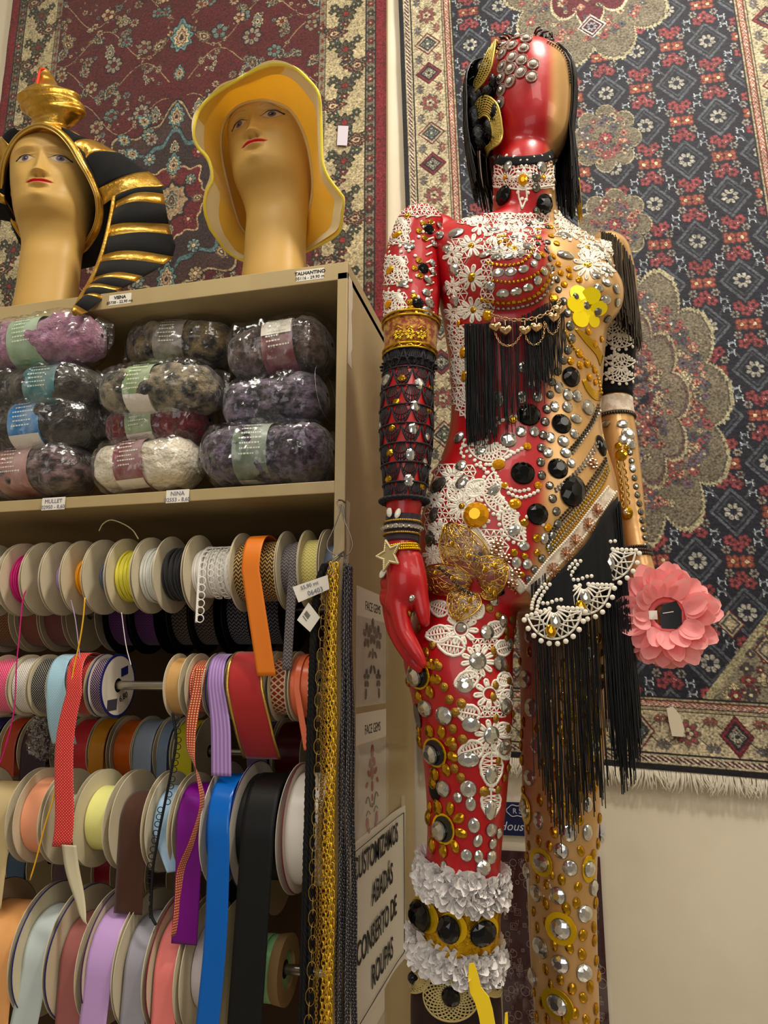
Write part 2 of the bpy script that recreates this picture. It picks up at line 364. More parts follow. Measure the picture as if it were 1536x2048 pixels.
for (px,py,rx,ry) in ((1200,285,.075,.085),(1212,455,.075,.085),(1200,1240,.075,.08)):
    q=q2(px,py); lobed(ac+.015,q[1],rx,ry,8,.2,lay,.4); speck(ac+.015,q[1],rx*.9,ry*.9,70,int(py)); R.flower(ac+.015,q[1],.016,8,'#a34a50','#d8c8a0','#3a2a38')
q=q2(1190,-40); lobed(ac+.01,q[1],.20,.25,10,.16,lay); speck(ac,q[1],.19,.23,260,9)
lobed(ac+.01,q[1]+.02,.11,.16,8,.2,[(1,'#d0c8a4'),(.95,'#63222e')]); speck(ac,q[1],.10,.14,60,10)
for k,dx in enumerate((-.0,)): 
    qq=q2(1178,62); R.diamond(ac+.01,qq[1],.035,.035,['#d8d4cc','#4a1a26','#d8d4cc','#5d2030'],ks=(1,.86,.72,.6)); R.flower(ac+.01,qq[1],.014,8,'#9a9aa0','#2a2038','#3a1a28')
# corner spandrels
qb=q2(1400,1330)
for sx in (0,1):
    dx=np.abs(X-(W if sx else 0))-.14; dy=Y-.142; st=np.round((dx/.24+dy/.30)*14)/14
    mk=(st<1)&(dx>0)&(dy>0)
    R.fill((st<1.03)&(dx>0)&(dy>0),hx('#a8a07e')); R.fill(mk,hx('#8b826e'))
    r=random.Random(20+sx)
    for _ in range(260):
        x=r.random()*.26; y=r.random()*.32
        if x/.24+y/.30<.92: R.flower((W-.14-x) if sx else .14+x,.15+y,.005+.009*r.random(),r.choice([4,6,8]),r.choice(['#8a3038','#4a4450','#c9b994','#6e2a34']),'#d8c8a0','#4e463a')
    for k in range(3): 
        R.diamond((W-.20-k*.06) if sx else .20+k*.06,.19+.05*k,.026,.03,['#5d2028','#b0a486','#4c4a52','#b0a486'])
# borders
d=np.minimum(np.minimum(X,W-X),Y)
side=np.minimum(X,W-X)<Y; t_=np.where(side,Y,X)
for d0,d1,c in ((0,.142,'#15141c'),(.012,.030,'#b9ae90'),(.015,.027,'#5b2b30'),(.033,.112,'#bdb193'),(.030,.033,'#17161e'),(.112,.115,'#17161e'),(.115,.138,'#a99b7c'),(.119,.134,'#17161e'),(.121,.132,'#a2563f'),(.138,.142,'#17161e')):
    R.fill((d>=d0)&(d<d1),hx(c))
zg=(np.sin((t_+np.abs(d-.126)*2.2)*2*PI/.010)>.1)
R.fill((d>=.122)&(d<.131)&zg,hx('#c9c2b4')); R.fill((d>=.016)&(d<.026)&(np.sin((t_+d*1.5)*2*PI/.012)>0),hx('#cfc7b2'))
def rightrug_border(x,y,i,vert,sgn):
    k=i%3
    rx,ry=(.034,.030) if vert else (.030,.036)
    if k==0: R.diamond(x,y,rx*1.05,ry*1.15,['#5c1d28','#7c2a34','#2b2430','#9a8f78','#4a5650']); R.flower(x,y,.0125,8,'#a8a594','#1f2a26','#2a2a30')
    elif k==1: R.diamond(x,y,rx*1.05,ry*1.15,['#6b2630','#b9ae90','#3a3a40','#b0a88e','#3f4a48']); R.flower(x,y,.013,6,'#5d6c66','#c8bfa4','#2a2a30')
    else: R.flower(x,y,.024,8,'#8c4a4a','#3a2a30','#6a5c4c'); R.flower(x,y,.012,5,'#c4b898','#6b2630','#5a4a44')
    for a,b in ((-1,.42),(1,.42),(-1,-.42),(1,-.42)):
        p=(x+a*.025,y+b*.095) if vert else (x+b*.095,y+a*.025)
        R.flower(p[0],p[1],.0085,4,'#9a5048' if a>0 else '#6b6a72','#cfc2a0','#6f6350')
        c=(x+a*.012,y+b*.10) if vert else (x+b*.10,y+a*.012)
        R.curve([((x+a*.008),(y+b*.05)) if vert else ((x+b*.05),(y+a*.008)),p,c],.0014,'#5a5448')
for i in range(int(H/.085)+1):
    for sg,x in ((1,.073),(-1,W-.073)):
        y=.073+i*.0895; rightrug_border(x,y,i,True,sg)
for i in range(1,int(W/.0895)): rightrug_border(.073+i*.0895,.073,i,False,1)
navyrug=thing('rug','navy and cream patterned rug with pink flowers and white fringe hanging behind the mannequin','rug',((blx+brx)/2,YR,C2[3][2]))
R.build('rug_pile',navyrug,pile,2); rug_back(navyrug,C2,MATS['rug_jute'])
m=MB(); r=random.Random(5)
bl,br=np.array(C2[3]),np.array(C2[2]); n=620
for i in range(n):
    p=bl+(br-bl)*(i+r.random())/n; L=.028+.014*r.random(); kx=(r.random()-.5)*.016+.006*math.sin(i*.13)
    q=[p+(0,-.001,.004),p+(kx*.3,-.004-.003*r.random(),-L*.35),p+(kx,-.002-.003*r.random(),-L*.75),p+(kx*1.6,.002,-L)]
    m.tube(q,[.0011,.0013,.0012,.0006],4,caps=False)
obj('fringe',m,mat('rug_fringe','#eae4d4',.8,sheen=.3),navyrug,kind='stuff')
# ================= CABINET =================
wood=mat('cabinet_laminate','#b8a47a',.36,noise=(5,.3,'#a8946a',(2,2,.5)),bump=(40,.08,.002),coat=.15)
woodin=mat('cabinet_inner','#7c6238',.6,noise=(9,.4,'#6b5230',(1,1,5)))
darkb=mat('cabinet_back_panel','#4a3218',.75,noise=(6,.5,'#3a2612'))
XL=-1.62; XI=XP-.018; ZT=2.132; YB=YW-.025
cab=thing('shelf_unit','tan wooden shelf unit holding yarn packs above and rods of ribbon spools below','shelf unit',((XL+XP)/2,(YF+YB)/2,0))
def bevel_box(a,b,r=.0015):
    m=MB(); m.box(a,b); return m
def cbox(name,a,b,mt,par=cab,label=None):
    m=MB(); m.box(a,b); o=obj(name,m,mt,par,smooth=False,label=label); bv=o.modifiers.new('b','BEVEL'); bv.width=.0012; bv.segments=2; return o
cbox('side_panel',(XI,YF,0),(XP,YB,ZT-.019),wood); cbox('side_panel',(XL,YF,0),(XL+.018,YB,ZT-.019),wood)
cbox('top_board',(XL,YF,ZT-.032),(XP,YB,ZT),wood)
cbox('shelf_board',(XL+.018,YF+.003,1.732),(XI,YB-.01,1.752),wood)
cbox('shelf_board',(XL+.018,YF+.003,.40),(XI,YB-.01,.42),wood)
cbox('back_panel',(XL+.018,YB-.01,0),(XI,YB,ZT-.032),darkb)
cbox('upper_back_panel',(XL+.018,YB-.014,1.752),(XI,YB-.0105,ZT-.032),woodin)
# worn paper tape along the front corner of the side panel
m=MB()
r=random.Random(4)
for (z0,z1) in ((2.11,1.95),(1.72,1.50),(1.46,1.33)):
    n=14; zs=np.linspace(z0,z1,n); a=[(XP+.0004,YF+.004+.004*r.random(),z) for z in zs]; b=[(XP+.0004,YF+.022+.010*r.random(),z) for z in zs]
    m.grid([a,b])
obj('torn_tape',m,mat('torn_tape','#e3d9c0',.55,coat=.3),cab)
ink=mat('black_ink','#15151a',.6); paper=mat('label_paper','#e9e4d8',.6)
def shelf_tag(px,py,w,h,lines,zc,label,tilt=0,inkm=ink,xo=0):
    p=UY(px,py,YF-.0003); p[2]=zc; c,s=math.cos(tilt),math.sin(tilt)
    t=thing('price_label',label,'label',p); ux=np.array([c,0,s]); uy=np.array([-s,0,c])
    m=MB(); m.poly([p-ux*w/2-uy*h/2,p+ux*w/2-uy*h/2,p+ux*w/2+uy*h/2,p-ux*w/2+uy*h/2],.0005,(0,1,0)); obj('paper',m,paper,t,smooth=False)
    for tx,sz,dy,bd in lines: text_mesh(tx,sz,p+uy*dy+np.array([xo,-.0003,0]),ux,uy,inkm,'lettering',t,bold=bd)
    return t
shelf_tag(620,550,.050,.020,[('TALHANTINO',.0086,.0012,.0002),('05116 - 29,90 m',.0078,-.0076,0)],2.116,'white price label reading TALHANTINO on the top board')
shelf_tag(240,597,.045,.020,[('VIENA',.0086,.0012,.0002),('05738 - 22,90 mt',.0076,-.0076,0)],2.116,'white price label reading VIENA on the top board')
pen=mat('blue_grey_pen','#77778c',.7)
shelf_tag(107,1004,.046,.022,[('MULLET',.0098,.0012,0),('02950 - 8,60',.0092,-.0088,0)],1.741,'handwritten price label reading MULLET on the middle shelf edge',inkm=pen)
shelf_tag(355,991,.042,.022,[('NINA',.0105,.0012,0),('02553 - 8,60',.0092,-.0088,0)],1.741,'handwritten price label reading NINA on the middle shelf edge',inkm=pen)
# ================= DISPLAY HEADS =================
skinm=mat('painted_plastic_skin',attr='Col',rough=.42,spec=.35,sub=.05)
def spl(tab,x,k):
    # smooth interpolation through a table
    xs=np.array([t[0] for t in tab]); ys=np.array([t[k] for t in tab]); d=np.gradient(ys,xs); x=np.clip(x,xs[0],xs[-1]); i=np.clip(np.searchsorted(xs,x)-1,0,len(xs)-2)
    h=xs[i+1]-xs[i]; t=(x-xs[i])/h
    return (2*t**3-3*t**2+1)*ys[i]+(t**3-2*t**2+t)*h*d[i]+(-2*t**3+3*t**2)*ys[i+1]+(t**3-t**2)*h*d[i+1]
HT=[(0,.083,.073,.085),(.012,.074,.066,.076),(.035,.062,.055,.062),(.10,.055,.047,.055),(.20,.052,.043,.052),(.255,.0535,.046,.058),(.275,.057,.058,.066),(.292,.0605,.076,.074),(.306,.064,.0835,.080),(.325,.0675,.085,.086),(.345,.0705,.084,.091),(.37,.0745,.083,.096),(.40,.0775,.083,.099),(.43,.0785,.086,.100),(.455,.077,.083,.096),(.48,.069,.073,.085),(.50,.054,.058,.066),(.514,.034,.036,.042),(.521,.004,.004,.005)]
G=lambda x,s: np.exp(-(x/s)**2)
def head_mesh():
    hs=np.concatenate([np.linspace(0,.27,40,endpoint=False),np.linspace(.27,.435,190,endpoint=False),np.linspace(.435,.521,34)])
    tf=np.linspace(-1,1,230); th=np.concatenate([tf*1.35,np.linspace(1.35,2*PI-1.35,62)[1:-1]])
    w=spl(HT,hs,1)[:,None]; yf=spl(HT,hs,2)[:,None]; yb=spl(HT,hs,3)[:,None]; s=np.sin(th)[None]; c=np.cos(th)[None]
    x=w*np.sign(s)*np.abs(s)**.92; y=np.where(c>0,-yf*np.abs(c)**.88,yb*np.abs(c)**.95); h=np.broadcast_to(hs[:,None],x.shape).copy(); x=np.broadcast_to(x,h.shape).copy(); y=y.copy()
    fr=np.clip(c,0,1)**.5
    ax=np.abs(x)
    # nose: bridge, tip, wings
    f=np.clip((h-.358)/(.412-.358),0,1); on=((h>.352)&(h<.425))
    d=(.0135*(1-f)**1.2+.003)*G(x,.0065+.0045*(1-f))*np.clip((h-.353)/.009,0,1)*np.clip((.43-h)/.02,0,1)
    d+=.005*G(ax-.0105,.006)*G(h-.3625,.007)
    d+=-.0035*G(ax-.0062,.0028)*G(h-.3545,.0028)
    # eye sockets, lids, balls, brow
    d+=-.0095*G(ax-.0305,.017)*G(h-.404,.014)+.0075*G(ax-.0305,.0125)*G(h-.402,.0095)+.0022*G(ax-.0305,.015)*G(h-.4105,.0025)
    d+=.0035*G(ax-.03,.022)*G(h-.425,.008)
    # cheeks, lips, chin
    d+=.004*G(ax-.042,.018)*G(h-.365,.02)
    mw=np.clip(1-(ax/.0235)**2,0,1)
    d+=.0058*mw*G(h-.3452,.0042)+.0062*np.clip(1-(ax/.019)**2,0,1)*G(h-.3365,.0045)-.0030*mw*G(h-.3408,.0012)-.003*G(ax,.012)*G(h-.3275,.004)
    d+=.0055*G(x,.016)*G(h-.311,.010)-.0015*G(x,.003)*G(h-.351,.004)
    y-=d*fr
    # ears
    ear=G((y-.012)/1.0,.013)*G(h-.385,.022)*(1-.45*G(y-.014,.007)*G(h-.388,.013)); x+=np.sign(x)*.014*ear*(ax>.05)
    P_=np.stack([x,y,h],-1)
    # paint
    col=np.empty(P_.shape); col[:]=hx('#c4a05c'); front=(y<0)
    def put(mk,cc,a=1.0): 
        mk=np.clip(mk,0,1)[...,None]*a; col[:]=col*(1-mk)+np.array(hx(cc))*mk
    sm=lambda v,e: np.clip(.5+v/e,0,1)
    ex=(ax-.0305); ez=h-.4025-.05*ex
    ex=ex/1.18; ez=ez/1.18; lid=.0068*np.clip(1-(ex/.0145)**2,0,1)
    put(sm(lid-np.abs(ez)*1.0,.0012)*front*(np.abs(ex)<.0148),'#bfae90',.8)                 # white of the eye
    iris=np.hypot(ex,ez-.0008); ins=(np.abs(ez)<lid*.98)
    put(sm(.0058-iris,.0008)*front*ins,'#5d5566'); put(sm(.0028-iris,.0008)*front*ins,'#1d1820'); put(sm(.0009-np.hypot(ex+.0015,ez-.002),.0006)*front,'#d8d4e0',.8)
    arc=ez-lid*1.0; put(sm(.0011+.0004*(ex/.01)-np.abs(arc-.0006),.0008)*front*(np.abs(ex)<.0165)*(arc>-.004),'#2c2028')   # upper lash line
    put(sm(.0005-np.abs(ez+lid),.0008)*front*(np.abs(ex)<.013),'#6f4c3c',.6)
    put(sm(.0006-np.abs(arc-.0042),.001)*front*(np.abs(ex)<.013),'#8a643c',.5)
    bz=h-(.4215+.0035*np.clip(1-((ax-.034)/.02)**2,0,1)); put(sm(.0012-np.abs(bz),.0016)*front*(ax>.014)*(ax<.052),'#a8794a',.55)
    al=ax/1.12; up=.0058*np.clip(1-(al/.0235),0,1)**.75-.0022*G(al,.0045); lo=.0050*np.clip(1-(al/.0215)**2,0,1)
    put(sm(up-(h-.3410),.0008)*sm((h-.3410),.0006)*front*(ax<.0262),'#c2262f'); put(sm(lo-(.3410-h),.0008)*sm((.3412-h),.0006)*front*(ax<.0238),'#c93a3a'); put(sm(.0004-np.abs(h-.3410),.0006)*front*(ax<.0235),'#7c1820')
    put(G(ax-.0062,.0024)*G(h-.3545,.002)*front,'#8a6234',.5)
    return P_,col
HP,HC=head_mesh()
def display_head(name,label,cx,cy,rot,tilt=0,scale=1.0):
    t=thing(name,label,'mannequin head',(cx,cy,ZT)); c,s=math.cos(rot),math.sin(rot)
    Q=HP.copy()*np.array([1.21,1.12,1.012]); k=np.clip((Q[...,2]-.20)/.12,0,1)[...,None]
    # tilt of the head on the neck
    ct,st_=math.cos(tilt),math.sin(tilt); q=Q-np.array([0,0,.27]); T=np.stack([q[...,0]*ct+q[...,2]*st_,q[...,1],-q[...,0]*st_+q[...,2]*ct],-1)+np.array([0,0,.27]); Q=Q*(1-k)+T*k
    W_=np.stack([cx+Q[...,0]*c-Q[...,1]*s,cy+Q[...,0]*s+Q[...,1]*c,ZT+Q[...,2]],-1)
    m=MB(); m.grid(W_,closed_v=True,col=HC); obj('head',m,skinm,t,colors=True,ang=0)
    return t
HLc=(-1.072,1.29); HRc=(-.541,1.29)
hl=display_head('display_bust','pale plastic display head with red lips under the black and gold striped headdress',HLc[0],HLc[1],.30,-.03)
hr=display_head('display_bust','pale plastic display head with red lips inside the floppy yellow hat',HRc[0],HRc[1],-.10,-.06)
# ---------- floppy yellow hat ----------
def cr(x,y): return 370+x*.2294,110+y*.2294
def curve3(tab,n=90,closed=False,f=None):
    # tab: (cropx, cropy, Y) -> smooth 3D polyline
    pts=np.array([UY(*f(a,b),Y) for a,b,Y in tab]); return smooth(pts,n,closed)
def smooth(pts,n,closed=False):
    pts=np.asarray(pts,float); 
    if closed: pts=np.vstack([pts[-1],pts,pts[0],pts[1]])
    else: pts=np.vstack([2*pts[0]-pts[1],pts,2*pts[-1]-pts[-2]])
    seg=len(pts)-3; L=np.linalg.norm(np.diff(pts[1:-1],axis=0),axis=1); cum=np.r_[0,np.cumsum(L)]; out=[]
    for s in np.linspace(0,cum[-1],n,endpoint=not closed):
        i=min(np.searchsorted(cum,s,side='right')-1,seg-1); t=(s-cum[i])/max(L[i],1e-9); p0,p1,p2,p3=pts[i:i+4]
        out.append(.5*((2*p1)+(-p0+p2)*t+(2*p0-5*p1+4*p2-p3)*t*t+(-p0+3*p1-3*p2+p3)*t**3))
    return np.array(out)
def cloth_mat(name,col,edge=.5,tr=.5,rough=.8,bump=(120,.3,.001)):
    m=mat(name,col,rough,sheen=.3,bump=bump); n=m.node_tree; N=n.nodes; L=n.links; b=N['Principled BSDF']; o=[x for x in N if x.type=='OUTPUT_MATERIAL'][0]
    t=N.new('ShaderNodeBsdfTranslucent'); t.inputs[0].default_value=(*hx(col),1) if isinstance(col,str) else (*col,1); mx=N.new('ShaderNodeMixShader'); mx.inputs[0].default_value=tr
    L.new(b.outputs[0],mx.inputs[1]); L.new(t.outputs[0],mx.inputs[2]); L.new(mx.outputs[0],o.inputs[0]); return m
inner=[(660,400,1.195),(800,425,1.196),(920,490,1.21),(1010,630,1.225),(1070,800,1.24),(1105,1000,1.265),(1112,1180,1.29),(1075,1370,1.32),(1000,1530,1.37),(800,1600,1.385),(600,1590,1.38),(500,1520,1.355),(440,1380,1.32),(370,1120,1.29),(325,900,1.265),(318,700,1.24),(370,545,1.22),(490,440,1.20)]
outer=[(790,85,1.115),(950,115,1.12),(1085,230,1.13),(1165,340,1.14),(1182,500,1.16),(1190,720,1.18),(1205,960,1.20),(1280,1120,1.22),(1378,1230,1.235),(1368,1400,1.26),(1330,1560,1.30),(1075,1700,1.36),(800,1790,1.40),(530,1800,1.38),(330,1680,1.33),(225,1520,1.27),(172,1340,1.23),(190,1190,1.21),(240,1080,1.205),(205,910,1.19),(105,790,1.175),(78,660,1.16),(125,490,1.15),(240,360,1.14),(450,225,1.125),(640,125,1.115)]
N_=150
I=curve3(inner,N_,True,cr); O=curve3(outer,N_,True,cr)
# re-time the outer loop by angle so that the ruled cloth does not twist
ci=I.mean(0); 
def ang2(Pp): return np.unwrap(np.arctan2(Pp[:,0]-ci[0],Pp[:,2]-ci[2]))
ai,ao=ang2(I),ang2(O); tgt=np.linspace(0,1,N_,endpoint=False)
def retime(Pp,a,ref):
    a=a-a[0]; ref=ref-ref[0]; sgn=1 if a[-1]>0 else -1; a=a*sgn; ref=ref*sgn; a2=np.r_[a,2*PI]; P2=np.vstack([Pp,Pp[:1]])
    a2=np.maximum.accumulate(a2); return np.stack([np.interp(ref,a2,P2[:,k]) for k in range(3)],1)
k0=np.argmin(np.abs(((ao-ai[0]+PI)%(2*PI))-PI)); O=np.roll(O,-k0,0); ao=ang2(O)
O=retime(O,ao,ai)
hat=thing('sun_hat','floppy yellow fabric sun hat with a wide wavy brim worn by the right display head','hat',(HRc[0],HRc[1],ZT+.3))
hcol,trim=cloth_mat('yellow_felt','#fcdc5e',tr=.4),mat('yellow_trim','#f2e04a',.8,sheen=.5,bump=(300,.6,.001))
rows=[]; nv=22
for j in range(nv+1):
    v=j/nv; bul=math.sin(PI*v); a=np.linspace(0,2*PI,N_,endpoint=False)
    row=I*(1-v)+O*v; row[:,1]+=.012*bul+.0035*np.sin(a*7+2*v)*v; row[:,2]+=.010*bul*np.cos(ai-ai[0]); rows.append(row)
m=MB(); m.grid(np.array(rows),closed_v=True); b=obj('brim',m,hcol,hat,ang=0); so=b.modifiers.new('s','SOLIDIFY'); so.thickness=.0022
rows=[]
for j in range(7):
    v=1.0-.30*(1-j/6)-.0; row=I*(1-v)+O*v; a=np.linspace(0,2*PI,N_,endpoint=False); bul=math.sin(PI*v); row[:,1]+=.012*bul+.0035*np.sin(a*7+2*v)*v-.008; row[:,2]+=.010*bul*np.cos(ai-ai[0]); rows.append(row)
m=MB(); m.grid(np.array(rows),closed_v=True); obj('brim_hem',m,cloth_mat('cream_hem','#f4e8bc',tr=.1),hat,ang=0)
m=MB(); m.tube(O+(0,-.001,0),.0034,8,closed=True); obj('brim_edging',m,trim,hat,ang=0)
m=MB(); m.tube(I+(0,-.001,0),.0032,8,closed=True); obj('lining_edge',m,mat('cream_piping','#d9c08a',.7),hat,ang=0)
rows=[]; cc=np.array([HRc[0]-.012,1.335,2.575])
for j in range(16):
    v=j/15; k=math.cos(v*PI/2)**.8; row=cc+(I-cc)*k; row[:,1]=row[:,1]*(1-v)**.0 + .13*math.sin(v*PI/2)*1.0*(1) ; row[:,2]+= .012*math.sin(v*PI); 
    dirv=(I-cc); row+= dirv*(.16*math.sin(v*PI)); rows.append(row)
m=MB(); m.grid(np.array(rows),closed_v=True); c_=obj('crown',m,hcol,hat,ang=0); so=c_.modifiers.new('s','SOLIDIFY'); so.thickness=.0015
# ---------- striped headdress ----------
def cn(x,y): return x*.2637,120+y*.2637
gold=mat('gold_lame','#c99a3c',.30,metal=.85,bump=(70,.6,.003),noise=(25,.4,'#e6c877'))
velvet=mat('black_velvet','#06070a',.9,sheen=.03,bump=(200,.3,.001))
nem=thing('pharaoh_headdress','black and gold striped pharaoh headdress with a gold cobra, worn by a display head','headdress',(HLc[0],HLc[1],ZT+.3))
loop=[(330,512,1.185),(440,560,1.19),(530,655,1.20),(610,790,1.215),(680,910,1.235),(735,1050,1.255),(742,1190,1.28),(700,1320,1.31),(600,1440,1.35),(400,1480,1.38),(230,1380,1.37),(130,1240,1.33),(72,1120,1.30),(28,1040,1.275),(22,940,1.25),(38,800,1.225),(85,680,1.205),(150,590,1.195),(240,530,1.187)]
B_=curve3(loop,130,True,cn); fc=np.array([HLc[0],1.29,2.53])
out_=B_-fc; out_[:,1]=0; out_/=np.linalg.norm(out_,axis=1)[:,None]
m=MB(); prof=[(-.0035,-.003),(-.0005,-.006),(.004,-.0065),(.0085,-.005),(.012,-.001),(.013,.006),(.009,.010),(0,.008)]
rows=[B_+out_*a+np.array([0,1,0])*b for a,b in prof]; m.grid(np.array(rows+[rows[0]]),closed_v=True); obj('face_band',m,gold,nem,ang=0)
m=MB(); m.tube(B_+out_*.0045+np.array([0,-.0066,0]),.0012,6,closed=True); m.tube(B_+out_*-.002+np.array([0,-.005,0]),.0014,6,closed=True); obj('band_piping',m,mat('gold_thread','#e8cf86',.35,metal=.8),nem,ang=0)
rows=[]
for j in range(12):
    v=j/11; k=1+.20*math.sin(v*PI*.9)-.75*v**3; row=fc+(B_-fc)*k+out_*.01; row[:,1]=B_[:,1]*(1-v)+(1.43)*v+.0; rows.append(row)
m=MB(); m.grid(np.array(rows),closed_v=True); obj('hood',m,velvet,nem,ang=0)
def striped(name,A,Bc,stops,cols,nu=14,bulge=.015,dens=6,fold=.004):
    # strip of cloth between two edges; stops split it along its length into parts of one colour each
    A=np.array(A); Bc=np.array(Bc)
    for k in range(len(stops)-1):
        t0,t1=stops[k],stops[k+1]; n=max(3,int((t1-t0)*dens*10)); ts=np.linspace(t0,t1,n)
        def at(Cv,t): x=t*(len(Cv)-1); i=np.clip(x.astype(int),0,len(Cv)-2); f=(x-i)[:,None]; return Cv[i]*(1-f)+Cv[i+1]*f
        a,b=at(A,ts),at(Bc,ts); u=np.linspace(0,1,nu)[None,:,None]
        G_=a[:,None]*(1-u)+b[:,None]*u; G_[...,1]-=bulge*np.sin(PI*u[...,0]); G_[...,1]+=fold*np.sin(ts[:,None]*23+u[...,0]*5)*(.5 if cols[k] is velvet else .8)
        m=MB(); m.grid(G_); o=obj(name+('_gold_stripe' if cols[k] is gold else '_black_stripe'),m,cols[k],nem,ang=0); so=o.modifiers.new('s','SOLIDIFY'); so.thickness=.003; so.offset=0
ui=smooth([UY(*cn(a,b),Y) for a,b,Y in ((485,545,1.20),(545,640,1.205),(620,690,1.22),(675,810,1.23),(755,980,1.245),(790,1105,1.255))],60)
uo=smooth([UY(*cn(a,b),Y) for a,b,Y in ((495,535,1.22),(600,575,1.24),(700,612,1.25),(890,700,1.275),(1150,868,1.28),(1242,955,1.28))],60)
def ct_(tab,Cv):
    q=[np.argmin(np.linalg.norm(Cv-p,axis=1))/(len(Cv)-1) for p in tab]; return q
striped('hood',ui,uo,[0,.22,.44,.80,1],[velvet,gold,velvet,gold],dens=4)
li=smooth([UY(*cn(a,b),Y) for a,b,Y in ((872,1035,1.235),(845,1200,1.22),(800,1400,1.20),(750,1560,1.175),(690,1690,1.14),(610,1830,1.075),(575,1930,1.045))],80)
lo_=smooth([UY(*cn(a,b),Y) for a,b,Y in ((1235,975,1.275),(1252,1110,1.27),(1285,1270,1.26),(1328,1450,1.245),(1185,1590,1.215),(1045,1665,1.18),(900,1740,1.14),(720,1860,1.085),(610,1938,1.045))],80)
striped('lapel',li,lo_,[0,.035,.09,.21,.275,.40,.46,.58,.635,.71,.745,.81,.835,.95,1],[velvet,gold,velvet,gold,velvet,gold,velvet,gold,velvet,gold,velvet,gold,velvet,gold],dens=3)
m=MB(); m.tube(li+(0,-.003,0),.0042,8); obj('lapel_piping',m,gold,nem,ang=0)
# left wing, mostly beyond the frame
vi=smooth([UY(*cn(a,b),Y) for a,b,Y in ((170,560,1.21),(90,640,1.215),(45,760,1.23),(30,940,1.25),(40,1060,1.27),(130,1240,1.33))],60)
vo=smooth([UY(*cn(a,b),Y) for a,b,Y in ((130,545,1.23),(45,575,1.25),(-180,690,1.27),(-330,900,1.28),(-350,1050,1.28),(-200,1220,1.33))],60)
striped('hood',vi,vo,[0,.18,.42,.66,.78,1],[velvet,gold,velvet,gold,velvet],dens=4)
# cobra: stuffed gold shape
lv=[(62,305,360),(80,296,383),(130,286,405),(200,277,440),(240,252,492),(275,188,560),(310,166,590),(345,176,612),(400,215,617),(432,245,604),(455,262,545),(480,258,500),(515,248,488),(560,262,492)]
rows=[]
lv2=np.array(lv,float); tt=np.linspace(62,560,60); n=40
for y in tt:
    L=np.interp(y,lv2[:,0],lv2[:,1]); Rr=np.interp(y,lv2[:,0],lv2[:,2]); c=UY(*cn((L+Rr)/2,y),1.205); a=np.linalg.norm(UY(*cn(Rr,y),1.205)-UY(*cn(L,y),1.205))/2
    an=np.arange(n)*2*PI/n; wr=1+.05*np.sin(an*3+y*.05)+.04*np.sin(y*.11+np.sin(an)*2)
    rows.append(np.stack([c[0]+a*np.cos(an)*wr,c[1]+.55*a*np.sin(an)*wr,np.full(n,c[2])-.006*np.cos(an)],-1))
rows=[rows[0]*.02+rows[0].mean(0)*.98]+rows+[rows[-1]*.02+rows[-1].mean(0)*.98]
m=MB(); m.grid(np.array(rows),closed_v=True,flip=True); obj('cobra_ornament',m,gold,nem,ang=0)
m=MB(); m.tube(smooth([UY(*cn(a,b),1.187) for a,b in ((335,66),(305,80),(292,130),(280,190),(268,232))],14),.0026,6); obj('red_tongue',m,mat('red_trim','#e0301e',.5,emit=('#e0301e',.15)),nem,ang=0)
# ================= YARN PACKS =================
def film_mat(name,tint=(1,1,1),fac=.045,rough=.16,bsc=16,bst=.55):
    m=bpy.data.materials.new(name); m.use_nodes=True; N=m.node_tree.nodes; L=m.node_tree.links; N.clear()
    o=N.new('ShaderNodeOutputMaterial'); t=N.new('ShaderNodeBsdfTransparent'); g=N.new('ShaderNodeBsdfGlossy'); mx=N.new('ShaderNodeMixShader'); lw=N.new('ShaderNodeLayerWeight'); ma=N.new('ShaderNodeMath'); mb=N.new('ShaderNodeMath')
    t.inputs[0].default_value=(*tint,1); g.inputs['Roughness'].default_value=rough; g.inputs[0].default_value=(.95,.97,1,1)
    tc=N.new('ShaderNodeTexCoord'); vo=N.new('ShaderNodeTexVoronoi'); vo.feature='F1'; vo.inputs['Scale'].default_value=bsc; nz=N.new('ShaderNodeTexNoise'); nz.inputs['Scale'].default_value=bsc*.7; nz.inputs['Detail'].default_value=5
    L.new(tc.outputs['Object'],nz.inputs['Vector']); av=N.new('ShaderNodeVectorMath'); av.operation='MULTIPLY_ADD'; av.inputs[1].default_value=(.05,.05,.05); L.new(nz.outputs['Color'],av.inputs[0]); L.new(tc.outputs['Object'],av.inputs[2]); L.new(av.outputs[0],vo.inputs['Vector'])
    bp=N.new('ShaderNodeBump'); bp.inputs['Strength'].default_value=bst; bp.inputs['Distance'].default_value=.012; ad=N.new('ShaderNodeMath'); L.new(vo.outputs['Distance'],ad.inputs[0]); L.new(nz.outputs['Fac'],ad.inputs[1]); L.new(ad.outputs[0],bp.inputs['Height'])
    L.new(bp.outputs[0],g.inputs['Normal']); L.new(bp.outputs[0],lw.inputs['Normal']); lw.inputs['Blend'].default_value=.35
    ma.operation='MULTIPLY'; ma.inputs[1].default_value=.38; L.new(lw.outputs['Facing'],ma.inputs[0]); mb.operation='ADD'; mb.inputs[1].default_value=fac; L.new(ma.outputs[0],mb.inputs[0])
    L.new(mb.outputs[0],mx.inputs[0]); L.new(t.outputs[0],mx.inputs[1]); L.new(g.outputs[0],mx.inputs[2]); L.new(mx.outputs[0],o.inputs[0]); return m
film=film_mat('clear_plastic_film')
def yarn_mat(name,c1,c2,sc=55,st=(1,1,1),amt=.9):
    return mat(name,c1,.95,noise=(sc,amt,c2,st),bump=(130,1.0,.006),sheen=.4)
from mathutils import noise as mnoise
def nz3(p,s): return mnoise.noise(Vector((p[0]*s,p[1]*s,p[2]*s)))
